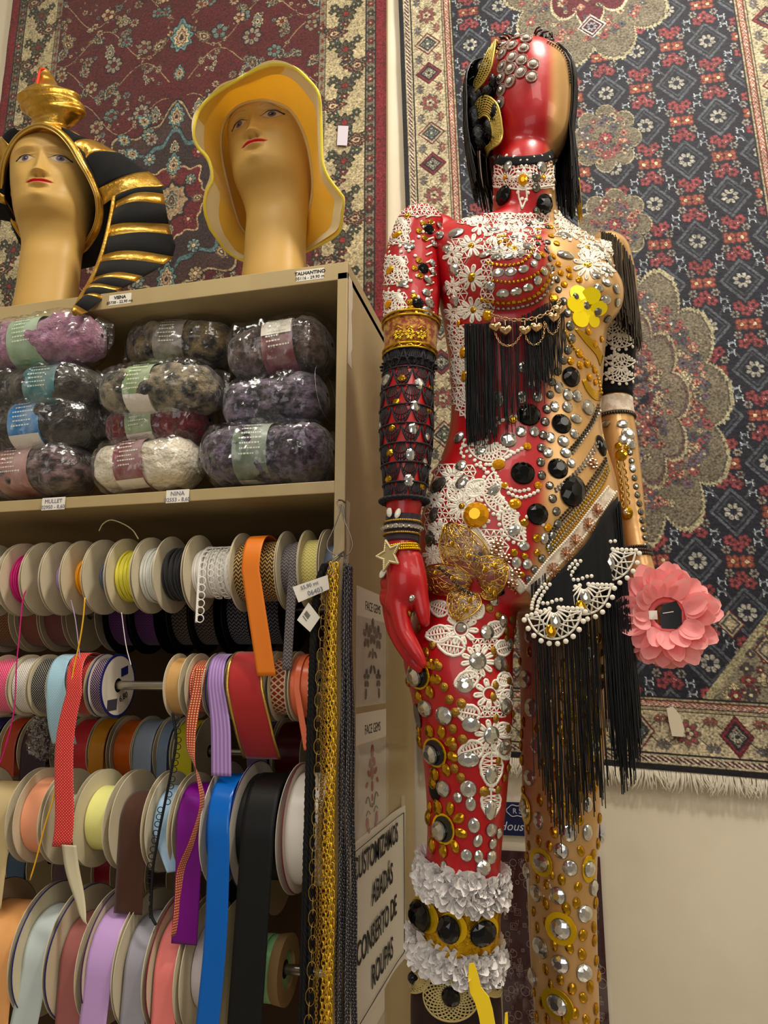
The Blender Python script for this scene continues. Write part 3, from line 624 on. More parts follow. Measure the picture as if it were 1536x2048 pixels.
def clampz(p,e=.002):
    p=np.array(p)
    if p[1]>1.096: p[2]=min(p[2],ZT-.032-e-.3*max(0,.002-e))
    p[2]=max(p[2],1.7525+e); p[0]=min(p[0],XI-e); return p
def yarn_pack(label,pl,pr,rv,y0,ym,band,bandcol,label_pos=None,labcol='#ece6da',twist=0,rad_d=.052,pinch=(.5,.5),front=0,seed=0,texts=True,btilt=0,fold=.5):
    # pl / pr: pixel of the pack's left and right end; rv: half height in pixels; y0: depth of the axis
    A=UY(pl[0],pl[1],y0); B=UY(pr[0],pr[1],y0); C_=(A+B)/2; dist=-(RM.T@(C_-CAM))[2]; r=rv*dist/F*1.1
    L_=np.linalg.norm(B-A); ax=nrm(B-A); up=nrm(np.array([0,0,1.])-ax*ax[2]); fw=np.cross(up,ax)   # fw points to the camera or away
    if fw[1]>0: fw=-fw
    t=thing('yarn_pack',label,'yarn pack',(C_[0],C_[1],C_[2]-r),'plastic wrapped yarn packs stacked on the upper shelf')
    def surf(u0,u1,nu,nv,scale,amp,sq=3.2,endk=1,nseed=0,cap=True):
        rows=[]
        for i in range(nu+1):
            u=u0+(u1-u0)*i/nu; e=min(1,max(0,1-abs(2*u-1)**7))**.5 if endk else 1
            c=A+(B-A)*u; row=[]
            for j in range(nv):
                a=2*PI*j/nv; ca,sa=math.cos(a),math.sin(a); n_=(abs(ca)**2.5+abs(sa)**2.5)**(-1/2.5)
                rr_=r*scale*n_*e; d=rad_d/r
                p=c+up*sa*rr_+fw*ca*rr_*d
                if amp: 
                    q=p+seed*3.1+nseed; k=1+amp*(nz3(q,28)+.5*nz3(q,70)); p=c+(p-c)*k
                row.append(clampz(p))
            rows.append(row)
        return rows
    m=MB(); m.grid(np.array(surf(0.0005,.9995,70,56,.95,.16)),closed_v=True); obj('yarn',m,ym,t,ang=0)
    b0,b1=band
    m=MB(); m.grid(np.array(surf(b0,b1,8,64,1.01,.02,endk=0)),closed_v=True); bm=mat('paper_band_'+bandcol.strip('#'),bandcol,.5,noise=(14,.25,'#ffffff'),coat=.3); pb=obj('paper_band',m,bm,t,ang=0)
    # small print on the band, and its white price strip
    bc=A+(B-A)*((b0+b1)/2); w=(b1-b0)*L_
    def on_band(u,v): # v: angle from the front, up positive
        c=A+(B-A)*(b0+(b1-b0)*u); sa,ca=math.sin(v),math.cos(v); n_=(abs(ca)**2.5+abs(sa)**2.5)**(-1/2.5)*r*1.045; return c+up*sa*n_+fw*ca*n_*rad_d/r
    if label_pos is not None:
        rows=[[on_band(u,v) for u in np.linspace(.02,.98,6)] for v in np.linspace(label_pos[0],label_pos[1],10)]
        m=MB(); m.grid(np.array(rows)); o=obj('price_strip',m,mat('strip_'+labcol.strip('#'),labcol,.5),pb,ang=0)
    if texts:
        m=MB(); rg=random.Random(seed)
        for q in range(7):
            v=.75-q*.17
            a0=.15+.1*rg.random(); a1=a0+.35+.3*rg.random(); k=a0
            while k<a1:
                k2=k+.03+.05*rg.random(); P4=[on_band(x,y) for x,y in ((k,v),(k2,v),(k2,v+.05),(k,v+.05))]; m.add([p*1.0+fw*.0006 for p in P4],[(0,1,2,3)]); k=k2+.025
        obj('band_print',m,mat('band_print','#e9ecdc',.6),pb,smooth=False)
    # crumpled bag: slightly larger skin with pinched ends
    rows=[]; nu,nv=72,72; rg=random.Random(seed)
    for i in range(nu+1):
        u=-.085+1.17*i/nu; uu=min(max(u,0),1); e=max(.0,1-abs(2*uu-1)**7)**.5; over=max(0,-u,u-1)/.085
        e=max(e,.42*(1-over)) if over<=0 else .62*(1-.35*over); fl=1 if over==0 else (1-.88*over**.5)
        c=A+(B-A)*u; row=[]
        if u<0: c=c+up*r*(pinch[0]-.5)*over*1.2
        if u>1: c=c+up*r*(pinch[1]-.5)*over*1.2
        for j in range(nv):
            a=2*PI*j/nv; ca,sa=math.cos(a),math.sin(a); n_=(abs(ca)**2.5+abs(sa)**2.5)**(-1/2.5)*r*1.07*max(e,.1)
            p=c+up*sa*n_+fw*ca*n_*(rad_d/r)*fl
            d=abs(nz3(p+seed*2.3,24))*.22+abs(nz3(p*1.7+seed,45))*.10; p=c+(p-c)*(1+d)
            row.append(clampz(p,.0008))
        rows.append(row)
    m=MB(); m.grid(np.array(rows),closed_v=True); obj('plastic_bag',m,film,t,ang=25)
    return t
YM=lambda n,a,b,sc=55,st=(1,1,1),amt=.9: yarn_mat(n,a,b,sc,st,amt)
yarn_pack('mauve pink yarn pack with a green band, topmost at the left',(-40,712),(205,672),46,1.11,None or YM('mauve_yarn','#b08098','#8c5f7c'),(.38,.62),'#8fb08a',None,rad_d=.05,seed=1)
yarn_pack('black and tan yarn pack with a brown band, at the back of the top row',(265,697),(470,688),42,1.19,YM('black_tan_yarn','#1c1816','#8a7650',40),(.34,.62),'#6b5a48',None,rad_d=.05,seed=2,pinch=(.3,.5))
yarn_pack('dark brown yarn pack with a white and maroon band, touching the side panel',(465,725),(665,690),52,1.185,YM('dark_brown_yarn','#3c2d2a','#766460',60),(.42,.72),'#7a3a40',(.15,.75),rad_d=.06,seed=3)
yarn_pack('black yarn pack with a teal band between mauve and blue-banded packs',(-60,800),(205,775),42,1.135,YM('black_teal_yarn','#26221f','#4a453c',50),(.57,.80),'#15767c',None,rad_d=.058,seed=4)
yarn_pack('black and beige speckled yarn pack with a light green band, second row middle',(215,795),(440,775),46,1.145,YM('black_beige_yarn','#161718','#a29478',38),(.30,.53),'#8aa468',(-1.25,-.45),rad_d=.058,seed=5,pinch=(-.2,.6))
yarn_pack('grey lilac boucle yarn pack with no band facing out, beside the side panel',(455,830),(655,790),48,1.19,YM('lilac_boucle_yarn','#241f2b','#8a7c92',34,(1,1,2)),(.985,.99),'#7c7284',None,rad_d=.058,seed=6,pinch=(-.3,.5),texts=False)
yarn_pack('black yarn pack with a bright blue band, third row at the left',(-70,880),(200,845),47,1.15,YM('charcoal_yarn','#1d1815','#3d352e',50),(.50,.72),'#2f86c4',(-1.2,-.55),rad_d=.062,seed=7)
yarn_pack('crimson red yarn pack with a light green band, middle of the pile',(225,870),(420,840),39,1.18,YM('crimson_yarn','#7c1322','#4a0c18',60,(1,1,1),.7),(.30,.56),'#93a878',(-1.25,-.6),rad_d=.055,seed=8)
yarn_pack('brown and mauve yarn pack with a dusty pink band, bottom row left',(-70,960),(185,935),44,1.16,YM('brown_mauve_yarn','#2f211f','#95797c',42,(1,1,2)),(.42,.66),'#b07a76',None,rad_d=.058,seed=9)
yarn_pack('cream white yarn pack with a maroon band, bottom row middle',(205,945),(400,920),46,1.165,YM('cream_yarn','#efe6d2','#d8ccb4',50,(1,1,1),.5),(.30,.58),'#8a4048',(-1.2,-.75),rad_d=.058,seed=10)
yarn_pack('dark purple speckled yarn pack with a grey green band, bottom row right',(415,918),(668,905),54,1.15,YM('purple_speck_yarn','#221a28','#6f5f76',90),(.32,.58),'#70806c',(-1.35,-1.1),rad_d=.060,seed=11)
# ================= RIBBON SPOOLS =================
card=mat('spool_cardboard','#d9ceb4',.65,noise=(12,.3,'#c6b896'),bump=(50,.1,.001))
cardp=mat('spool_cardboard_pale','#e6ddd0',.6,noise=(12,.3,'#cfc2ae')); kraft=mat('kraft_core','#a98a5c',.8)
rims={'navy':mat('navy_print','#1d2270',.5),'maroon':mat('maroon_print','#7c1c34',.5),'purple':mat('plum_print','#4a2058',.5)}
steel=mat('steel_rod','#b8b2a4',.28,metal=.95)
def pat(name,c1,c2,kind,sc,r=.22,rough=.35,c3=None,metal=0,stagger=True):
    # ribbon print worked out from the woven strip's own length/width attribute, in metres
    if name in MATS: return MATS[name]
    m=mat(name,c1,rough,metal=metal,sheen=.2); N=m.node_tree.nodes; L=m.node_tree.links; b=N['Principled BSDF']
    a=N.new('ShaderNodeAttribute'); a.attribute_name='st'
    def M(op,x,y=None):
        n=N.new('ShaderNodeMath'); n.operation=op
        for i,v in enumerate((x,y)):
            if v is None: continue
            if isinstance(v,(int,float)): n.inputs[i].default_value=v
            else: L.new(v,n.inputs[i])
        return n.outputs[0]
    sx=N.new('ShaderNodeSeparateXYZ'); L.new(a.outputs['Vector'],sx.inputs[0]); S,T=sx.outputs[0],sx.outputs[1]
    if kind=='dots':
        def lat(ox):
            u=M('SUBTRACT',M('FRACT',M('ADD',M('MULTIPLY',S,sc),ox)),.5); v=M('SUBTRACT',M('FRACT',M('ADD',M('MULTIPLY',T,sc),ox)),.5)
            return M('LESS_THAN',M('ADD',M('MULTIPLY',u,u),M('MULTIPLY',v,v)),r*r)
        f=M('MAXIMUM',lat(0),lat(.5))
    elif kind=='check': f=M('MULTIPLY',M('GREATER_THAN',M('FRACT',M('MULTIPLY',S,sc)),.45),M('GREATER_THAN',M('FRACT',M('MULTIPLY',T,sc)),.45))
    elif kind=='cord':
        f=M('MULTIPLY',M('ADD',M('SINE',M('MULTIPLY',T,sc*2*PI)),1),.5)
    elif kind=='braid':  # herringbone / braid
        z=M('PINGPONG',M('MULTIPLY',T,sc),.5); f=M('GREATER_THAN',M('FRACT',M('ADD',M('MULTIPLY',S,sc*1.2),M('MULTIPLY',z,1.6))),r)
    elif kind=='lines': f=M('GREATER_THAN',M('FRACT',M('MULTIPLY',T,sc)),r)
    elif kind=='lozenge':
        u=M('PINGPONG',M('MULTIPLY',S,sc),.5); v=M('PINGPONG',M('MULTIPLY',T,sc*.8),.5); w_=M('ABSOLUTE',M('SUBTRACT',M('ADD',u,v),.5)); f=M('LESS_THAN',w_,r)
    mx=N.new('ShaderNodeMix'); mx.data_type='RGBA'; mx.inputs['A'].default_value=(*hx(c1),1); mx.inputs['B'].default_value=(*hx(c2),1); L.new(f,mx.inputs['Factor']); L.new(mx.outputs['Result'],b.inputs['Base Color'])
    if kind in('cord','braid','lozenge','lines'):
        bp=N.new('ShaderNodeBump'); bp.inputs['Strength'].default_value=.8; bp.inputs['Distance'].default_value=.0012; L.new(f,bp.inputs['Height']); L.new(bp.outputs[0],b.inputs['Normal'])
    return m
def satin(name,c,rough=.27): return mat(name,c,rough,aniso=.5,spec=.55)
def strip(P_,mt,name,parent,thick=.0006,st=None):
    m=MB(); P_=np.asarray(P_); m.grid(P_); o=obj(name,m,mt,parent,ang=0)
    d=np.linalg.norm(np.diff(P_,axis=0),axis=2).mean(1); S=np.r_[0,np.cumsum(d)]; w=np.linalg.norm(P_[:,-1]-P_[:,0],axis=1).mean(); T=np.linspace(0,w,P_.shape[1])
    A_=o.data.attributes.new('st','FLOAT_VECTOR','POINT'); v=np.zeros((P_.shape[0],P_.shape[1],3)); v[...,0]=S[:,None]; v[...,1]=T[None]; A_.data.foreach_set('vector',v.astype(np.float32).ravel())
    if thick: s=o.modifiers.new('s','SOLIDIFY'); s.thickness=thick; s.offset=0
    return o
ROD={}
def Xat(px,z,y): return XatZ(px,z,y)
def flange(parent,x,yc,zc,R_,hole=.012,th=.0016,mt=card,rim=None,tilt=0,both=False):
    m=MB(); n=56
    tl=np.array([1,tilt,tilt*.4]); m.lathe((x,yc,zc),nrm(tl),[(0,hole),(0,R_),(th,R_),(th,hole),(0,hole)],n=n); o=obj('flange',m,mt,parent,ang=30)
    if rim:
        m=MB(); m.lathe((x,yc,zc),nrm(tl),[(th+.0003,R_*(.93 if both else .995)),(th+.0003,R_+.0003),(-.0003,R_+.0003),(-.0003,R_*.93)],n=n); obj('printed_rim',m,rim,o,ang=30)
    return o
def tail_path(yc,zc,Rt,zend,sway=0,a0=1.45,curl=0,push=0):
    # leaves the top of the roll, comes over the front and hangs straight down; returns (y,z)
    pts=[]
    for a in np.linspace(a0,PI,16):
        k=(a-a0)/(PI-a0); k=min(1,k*1.5); q=Rt+push*k*k*(3-2*k); pts.append((yc+q*math.cos(a),zc+q*math.sin(a)))
    n=24
    for i in range(1,n+1):
        k=i/n; z=zc+(zend-zc)*k; pts.append((yc-Rt-push+curl*k*k,z))
    return np.array(pts)
def spool(label,row,px0,px1,R_,Rc,mt,fl=(1,1),rim=None,tail=None,fm=None,group=None,cordr=None,name='ribbon_spool',zoff=0,th=.0012,rc2=None):
    yc,zc=ROWS[row]; zc=zc+zoff; x0,x1=Xat(px0,zc,yc),Xat(px1,zc,yc)
    t=thing(name,label,'ribbon spool',((x0+x1)/2,yc,zc-R_),group); fm=fm or card
    tl=random.Random(int(px0*7+zc*1000)).uniform(-.03,.03)
    if fl[0]: flange(t,x0,yc,zc,R_,mt=fm,rim=rim,th=th,tilt=tl)
    if fl[1]: flange(t,x1-th,yc,zc,R_,mt=fm,rim=rim if fl[1]==2 else None,th=th,tilt=tl,both=True)
    xa,xb=x0+th*1.6,x1-th*2.2
    if mt is not None:
        if cordr:  # individual turns of cord
            nt=max(3,int((xb-xa)/(cordr*2.05))); m=MB(); rg=random.Random(int(px0))
            for lay in range(2):
                for k in range(nt):
                    x=xa+cordr+(xb-xa-2*cordr)*k/max(1,nt-1); Rk=Rc-cordr*(1+lay*1.6)-rg.random()*.003; an=np.linspace(0,2*PI,40,endpoint=False); w=rg.uniform(-1,1)*cordr*1.3; ph=rg.random()*6
                    m.tube(np.c_[np.clip(x+w*np.sin(an+ph),xa+cordr,xb-cordr),yc+Rk*np.cos(an),zc+Rk*np.sin(an)],cordr,6,closed=True)
            m.lathe((xa,yc,zc),(1,0,0),[(0,.012),(0,Rc-cordr*3),(xb-xa,Rc-cordr*3),(xb-xa,.012)],n=40)
            obj('cord_winding',m,mt,t,ang=0)
        else:
            an=np.linspace(0,2*PI,90); xs_=np.linspace(xa,xb,9); sp=Rc*(1+.004*np.sin(an*3))
            P_=np.array([[(x,yc+rr_*math.cos(a),zc+rr_*math.sin(a)) for x in xs_] for a,rr_ in zip(an,sp)]); strip(P_,mt,'ribbon_roll',t,0)
            m=MB(); 
            for x,s in ((xa,1),(xb,-1)): m.lathe((x,yc,zc),(s,0,0),[(0,.013),(0.0002,Rc*.999)],n=48)
            obj('roll_side',m,mt,t,ang=0)
    if tail:
        tm=tail.get('mat',mt); w0,w1=tail.get('px',(None,None)); 
        pu=tail.get('push',.004); tx0,tx1=(Xat(w0,zc,yc-Rc-pu),Xat(w1,zc,yc-Rc-pu)) if w0 is not None else (xa+.001,xb-.001)
        if tail.get('front'): pu=max(pu,R_-Rc+.004); tx0,tx1=Xat(w0,zc,yc-Rc-pu),Xat(w1,zc,yc-Rc-pu)
        W2=min(tx1-tx0,xb-xa-.001); ca=(max(xa+W2/2,min(xb-W2/2,(tx0+tx1)/2))); cb=(tx0+tx1)/2 if tail.get('front') else ca; ha,hb=W2/2,((tx1-tx0)/2 if tail.get('front') else W2/2)
        zend=UY(px0,tail['end'],yc-Rc)[2]; pth=tail_path(yc,zc,Rc+.0012,zend,push=pu,curl=tail.get('curl',0)); n=len(pth); k=np.clip((np.arange(n)-16)/(n-16),0,1)
        dx=tail.get('dx',0); tw=tail.get('twist',0); rows=[]; nw=9
        for i,(y,z) in enumerate(pth):
            j=min(1,max(0,(i-5)/24)); j=j*j*(3-2*j); c=ca*(1-j)+cb*j+dx*k[i]+tail.get('wave',0)*math.sin(k[i]*5); h=ha*(1-j)+hb*j; a=tw*k[i]
            rows.append([(c+h*s*math.cos(a),y-.0005+h*s*math.sin(a)*.9,z) for s in np.linspace(-1,1,nw)])
        strip(np.array(rows),tm,'ribbon_tail',t)
        if tail.get('edge'):
            m=MB(); R2=np.array(rows)
            for j in (0,nw-1): m.tube(R2[:,j]+(0,-.001,0),.0022,6,flat=.4)
            obj('gilt_edge',m,tail['edge'],t,ang=0)
    return t
def string(label,name,parent,tab,y,r,mt,n=60):
    m=MB(); pts=smooth([UY(a,b,(y if not isinstance(y,list) else np.interp(b,[y[0][0],y[1][0]],[y[0][1],y[1][1]]))) for a,b in tab],n); m.tube(pts,r,6); return obj(name,m,mt,parent,ang=0)
zrow=lambda py,y: UY(330,py,y)[2]
ROWS={'a':(1.175,zrow(1150,1.175)),'b':(1.175,zrow(1371,1.175)),'c':(1.185,zrow(1640,1.185)),'d':(1.19,zrow(1915,1.19)),
      'a2':(1.40,zrow(1225,1.40)),'b2':(1.38,zrow(1500,1.38)),'c2':(1.40,zrow(1730,1.40))}
for k,(y,z) in ROWS.items():
    m=MB(); m.tube([(XL+.018,y,z),(XI,y,z)],.0075,16); t=obj('spool_rod',m,steel,label={'a':'steel rod holding the uppermost front row of cord spools','b':'steel rod holding the second front row of spools, bare in the middle','c':'steel rod holding the third front row of spools','d':'steel rod holding the lowest front row of spools','a2':'rear steel rod with dark braid spools behind the top row','b2':'rear steel rod behind the polka dot row','c2':'rear steel rod behind the third row'}[k],cat='rod')
RA=.0665
# ----- row a: cords -----
GA='cord and trim spools on the top rod'
S=lambda *a,**k: spool(*a,group=k.pop('group',GA),**k)
whitecord=mat('white_cord','#e4e4dc',.5); pinkc=mat('magenta_cord','#c81e78',.35); yel=mat('lemon_cord','#e6dd50',.4); amb=mat('amber_cord','#f0a818',.4); lil=mat('lilac_cord','#b8a4cc',.5); slate=mat('slate_cord','#6b7690',.5)
S('spool of white cord at the far left end of the top rod','a',-8,46,RA,.046,whitecord,cordr=.0016)
s_pink=S('spool of shiny magenta pink cord','a',52,90,RA,.048,pinkc,cordr=.0016)
S('nearly empty cord spool beside the magenta cord','a',93,127,RA,.020,lil)
s_lil=S('spool with a little pale lilac cord','a',130,167,RA,.030,lil,cordr=.0012)
s_amb=S('spool of golden amber cord','a',170,209,RA,.036,amb,cordr=.0013)
S('narrow spool of slate blue cord with worn tape marks','a',212,254,RA,.026,slate,cordr=.0013)
s_yel=S('spool of bright lemon yellow cord','a',257,303,RA,.047,yel,cordr=.0017)
S('spool of white cord with loose turns beside the yellow cord','a',306,347,RA,.049,whitecord,cordr=.0014)
lace_b=pat('black_crochet','#0c0c0e','#2a2a2e','cord',420,rough=.7)
S('spool of black scalloped trim','a',346,400,RA,.047,lace_b,cordr=.0028)
wl=mat('white_loop_lace','#f2efe8',.7,sheen=.3)
s_wl=S('spool of white looped lace with a short hanging end','a',402,489,RA,.043,wl,cordr=.0022)
s_or=S('spool of brown and gold chain braid with an orange ribbon over it','a',490,577,RA,.050,pat('brown_gold_braid','#4a2c12','#d8b868','braid',120,.62,rough=.45),tail=dict(front=1,px=(484,520),end=1352,mat=satin('orange_satin','#e07c12',.5),dx=.035,push=.0))
gb=pat('grey_braid','#8c8484','#4a4448','braid',150,.5,rough=.6)
S('spool of grey lilac chain braid','a',578,619,RA,.045,gb,tail=dict(end=1340,dx=-.006,px=(585,603),mat=gb))
S('spool of pale yellow braid','a',620,657,RA,.050,pat('pale_yellow_braid','#efe6a0','#c9bb58','braid',150,.45,rough=.6))
S('plain cardboard cord spool against the side panel','a',661,690,RA,.04,slate)
# loops of the white lace
yc,zc=ROWS['a']; m=MB(); Rl=.0445
def loops(m,xc,path,r,ww,n,side=-1):
    path=np.array(path); L=np.r_[0,np.cumsum(np.linalg.norm(np.diff(path,axis=0),axis=1))]; 
    for k in range(n):
        s0=L[-1]*(k+.1)/n; s1=L[-1]*(k+.9)/n; an=np.linspace(0,2*PI,14,endpoint=False); q=[]
        for a in an:
            s=(s0+s1)/2+(s1-s0)*.62*math.sin(a); x=xc+side*ww*(.5-.5*math.cos(a)); q.append((x,np.interp(s,L,path[:,0]),np.interp(s,L,path[:,1])))
        m.tube(q,r,5,closed=True)
pth=tail_path(yc,zc,Rl,UY(400,1245,yc-Rl)[2]); xl0=Xat(398,zc,yc-Rl)
m.tube(np.c_[np.full(len(pth),xl0),pth],.0022,6); loops(m,xl0,pth,.0009,-.013,13); obj('looped_end',m,wl,s_wl,ang=0)
m=MB()
for kx in (.012,.028,.045,.060):
    an=np.linspace(1.0,4.6,60); pp=np.c_[yc+Rl*np.cos(an),zc+Rl*np.sin(an)]; loops(m,xl0+kx+.004,pp,.0008,-.011,15)
obj('loop_rows',m,wl,s_wl,ang=0)
string('','string_tail',s_pink,[(52,1180),(45,1205),(38,1280),(33,1330),(28,1420),(12,1490),(-5,1540)],1.115,.0012,pinkc)
m_w=string('','string_tail',s_lil,[(142,1200),(150,1235),(156,1280),(160,1330),(158,1400)],1.12,.0008,lil)
string('','string_tail',s_amb,[(170,1195),(166,1240),(158,1290),(147,1340),(135,1420),(122,1500),(108,1590),(90,1650),(72,1720),(60,1760)],1.105,.0013,mat('yellow_tail_cord','#e8b428',.45))
string('','string_tail',s_yel,[(243,1225),(252,1290),(262,1330)],1.12,.0007,whitecord)
string('','wire_end',s_yel,[(277,1078),(265,1060),(245,1047),(222,1040),(206,1048),(198,1062)],1.15,.0011,mat('cream_cord','#d8cba0',.6))
# ----- row a2: braids behind -----
GB='braid spools on the rear rod below the top row'
blackf=mat('black_flange','#0d0d10',.6)
pb=pat('purple_braid','#3a1240','#6a2a78','braid',150,.5,rough=.7); bb=pat('brown_chevron','#241a18','#7a6458','braid',110,.55,rough=.8); gb2=pat('grey_chevron','#16151a','#86808a','braid',110,.55,rough=.8)
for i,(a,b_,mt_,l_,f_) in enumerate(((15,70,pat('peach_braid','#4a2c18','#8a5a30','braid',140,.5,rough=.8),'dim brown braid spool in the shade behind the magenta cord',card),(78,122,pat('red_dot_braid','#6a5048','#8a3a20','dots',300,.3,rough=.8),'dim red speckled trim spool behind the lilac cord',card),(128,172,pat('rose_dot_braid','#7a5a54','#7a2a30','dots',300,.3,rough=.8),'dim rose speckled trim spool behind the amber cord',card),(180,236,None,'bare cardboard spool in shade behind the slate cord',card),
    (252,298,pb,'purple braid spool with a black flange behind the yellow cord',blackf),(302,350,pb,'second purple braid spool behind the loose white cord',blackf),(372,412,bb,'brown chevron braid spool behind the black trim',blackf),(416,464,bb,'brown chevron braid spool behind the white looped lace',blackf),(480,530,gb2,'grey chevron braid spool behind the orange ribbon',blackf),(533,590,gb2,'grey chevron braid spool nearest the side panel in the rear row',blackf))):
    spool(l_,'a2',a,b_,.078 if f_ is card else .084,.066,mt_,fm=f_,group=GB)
# ----- row b: printed ribbons -----
GC='printed ribbon spools on the second rod'
RB=.053
dots=lambda n,c1,c2,sc=230,r=.17,rough=.3: pat(n,c1,c2,'dots',sc,r,rough)
S('hot pink ribbon spool with white pin dots at the left edge','b',12,56,RB,.046,dots('pink_dots','#e0306a','#f6c8d8'),group=GC)
S('white ribbon spool with black pin dots','b',60,93,RB,.047,dots('white_dots','#e6e2da','#17171a'),group=GC)
S('black ribbon spool with white pin dots','b',97,132,RB,.047,dots('black_dots','#15161a','#d8d4c8'),group=GC)
bl=dots('blue_dots','#9fcbe0','#e8f2f4',230,.13)
S('pale blue dotted ribbon spool with a broad curling end','b',136,171,RB,.050,bl,group=GC,tail=dict(front=1,end=1490,px=(97,146),push=.012,curl=.03,dx=-.004),rim=rims['maroon'])
rd=dots('red_dots','#d2221e','#f0d8cc',215,.125,.45)
S('red dotted ribbon spool with a long ribbon hanging over the row below','b',175,207,RB,.048,rd,group=GC,tail=dict(front=1,end=1690,px=(147,184),push=.022,dx=-.026,wave=-.012))
s_pd=S('plum ribbon spool with white pin dots and a labelled navy rimmed end','b',211,237,RB,.047,dots('plum_dots','#3a1a3c','#e2d8e0'),group=GC,fl=(1,2),rim=rims['navy'],fm=cardp)
# printed label and dark swatch on the end flange
yb_,zb_=ROWS['b']; xe=Xat(236,zb_,yb_)+.0012
m=MB(); m.poly([(xe,yb_-.030,zb_-.042),(xe,yb_-.002,zb_-.040),(xe,yb_-.002,zb_-.022),(xe,yb_-.030,zb_-.024)],.0008,(1,0,0)); obj('ribbon_swatch',m,dots('swatch','#150f1c','#3a3040',400,.2),s_pd,smooth=False)
m=MB(); m.poly([(xe,yb_+.006,zb_+.014),(xe,yb_+.026,zb_+.020),(xe,yb_+.024,zb_+.034),(xe,yb_+.004,zb_+.028)],.0006,(1,0,0)); obj('blue_logo_patch',m,rims['navy'],s_pd,smooth=False)
text_mesh('6,80',.015,(xe+.0006,yb_+.018,zb_-.024),(0,1,.35),(0,0,1),ink,'lettering',s_pd,depth=.0001)
S('tan satin ribbon spool right of the bare rod','b',357,388,RB,.046,satin('tan_satin','#c69c60',.4),group=GC)
gm=pat('red_gingham','#b02a18','#eec890','check',260,rough=.4)
s_gm=S('red and cream gingham ribbon spool with a long wavy end','b',400,434,RB,.042,gm,group=GC)
# wavy gingham tail, twisting down across the rows
y_=ROWS['b'][0]-.045
cl=smooth([UY(a,b,c) for a,b,c in ((402,1335,y_),(396,1375,y_-.004),(384,1440,y_-.008),(382,1500,y_-.012),(398,1560,y_-.03),(404,1610,y_-.035),(385,1680,y_-.04),(362,1740,y_-.035),(357,1790,y_-.03),(352,1840,y_-.03),(347,1872,y_-.03))],70)
wd=np.interp(np.linspace(0,1,70),[0,.2,.32,.42,.5,.6,.72,.85,1],[.0095,.011,.009,.003,.0015,.004,.007,.0035,.002]); kd=np.interp(np.linspace(0,1,70),[0,.3,.5,1],[0,.3,1.5,2.6])
strip(np.array([[c+np.array([math.cos(k)*w*s,-math.sin(k)*.008*s,0]) for s in np.linspace(-1,1,7)] for c,w,k in zip(cl,wd,kd)]),gm,'ribbon_tail',s_gm)
lines=pat('lilac_grosgrain','#9c78b8','#b898d0','lines',170,.55,rough=.5)
S('lilac ribbed ribbon spool with hanging lengths','b',441,476,RB+.002,.049,lines,group=GC,tail=dict(front=1,end=1550,px=(423,462),push=.006,dx=.008),rim=rims['navy'])
gilt=mat('gilt_edge','#d8b65a',.3,metal=.8,bump=(300,.5,.001))
S('wide red ribbon spool with gilt edges and a deep hanging loop','b',482,552,RB+.003,.052,mat('crimson_ribbon','#b01a1c',.55,sheen=.4),group=GC,tail=dict(front=1,end=1522,px=(463,535),push=.012,curl=.05,dx=.006,edge=gilt))
S('maroon ribbon spool with a cream lozenge braid','b',559,592,RB+.002,.045,pat('lozenge','#8c1c20','#d8bc88','lozenge',95,.14,rough=.5),group=GC)
S('coral orange ribbon spool against the chains','b',599,640,RB+.002,.049,satin('coral_satin','#e87850'),group=GC,tail=dict(end=1500,px=(588,600),push=.002,dx=.02))
# ----- row b2: satins hanging behind -----
GD='satin ribbon spools in the shade of the rear rods'
sat=lambda n,c: satin(n,c,.35)
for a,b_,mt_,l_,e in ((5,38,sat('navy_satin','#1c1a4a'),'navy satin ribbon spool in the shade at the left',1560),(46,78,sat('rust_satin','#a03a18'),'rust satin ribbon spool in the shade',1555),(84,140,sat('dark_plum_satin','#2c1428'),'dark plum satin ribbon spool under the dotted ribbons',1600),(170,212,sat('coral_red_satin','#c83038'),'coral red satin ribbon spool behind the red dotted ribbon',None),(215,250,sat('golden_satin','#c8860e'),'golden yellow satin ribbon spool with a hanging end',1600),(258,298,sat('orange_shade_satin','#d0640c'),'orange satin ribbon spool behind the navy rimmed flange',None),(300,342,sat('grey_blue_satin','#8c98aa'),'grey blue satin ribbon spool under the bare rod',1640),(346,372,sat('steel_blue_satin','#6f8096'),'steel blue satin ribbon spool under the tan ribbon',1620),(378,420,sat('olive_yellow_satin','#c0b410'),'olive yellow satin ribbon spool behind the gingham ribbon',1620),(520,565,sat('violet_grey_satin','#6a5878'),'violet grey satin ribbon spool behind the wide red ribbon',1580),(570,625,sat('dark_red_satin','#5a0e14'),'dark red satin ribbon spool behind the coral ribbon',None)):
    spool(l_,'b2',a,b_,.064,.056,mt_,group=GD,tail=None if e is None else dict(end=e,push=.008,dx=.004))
spool('pale grey satin ribbon spool with two long lengths hanging straight down','b2',268,296,.05,.045,sat('pale_grey_satin','#b4b0b8'),group=GD,fl=(0,0),tail=dict(end=1660,px=(262,292),push=.05,dx=-.010)) if False else None
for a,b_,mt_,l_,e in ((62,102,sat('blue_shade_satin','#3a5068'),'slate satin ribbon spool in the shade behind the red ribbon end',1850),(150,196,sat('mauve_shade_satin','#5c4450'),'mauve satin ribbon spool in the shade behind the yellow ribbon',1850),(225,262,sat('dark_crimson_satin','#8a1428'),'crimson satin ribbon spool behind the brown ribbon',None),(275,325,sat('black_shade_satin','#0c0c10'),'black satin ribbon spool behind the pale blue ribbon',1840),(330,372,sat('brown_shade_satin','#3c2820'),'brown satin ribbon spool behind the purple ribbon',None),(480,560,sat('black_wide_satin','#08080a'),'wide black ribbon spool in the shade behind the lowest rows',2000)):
    spool(l_,'c2',a,b_,.070,.062,mt_,group=GD,tail=None if e is None else dict(end=e,push=.006))
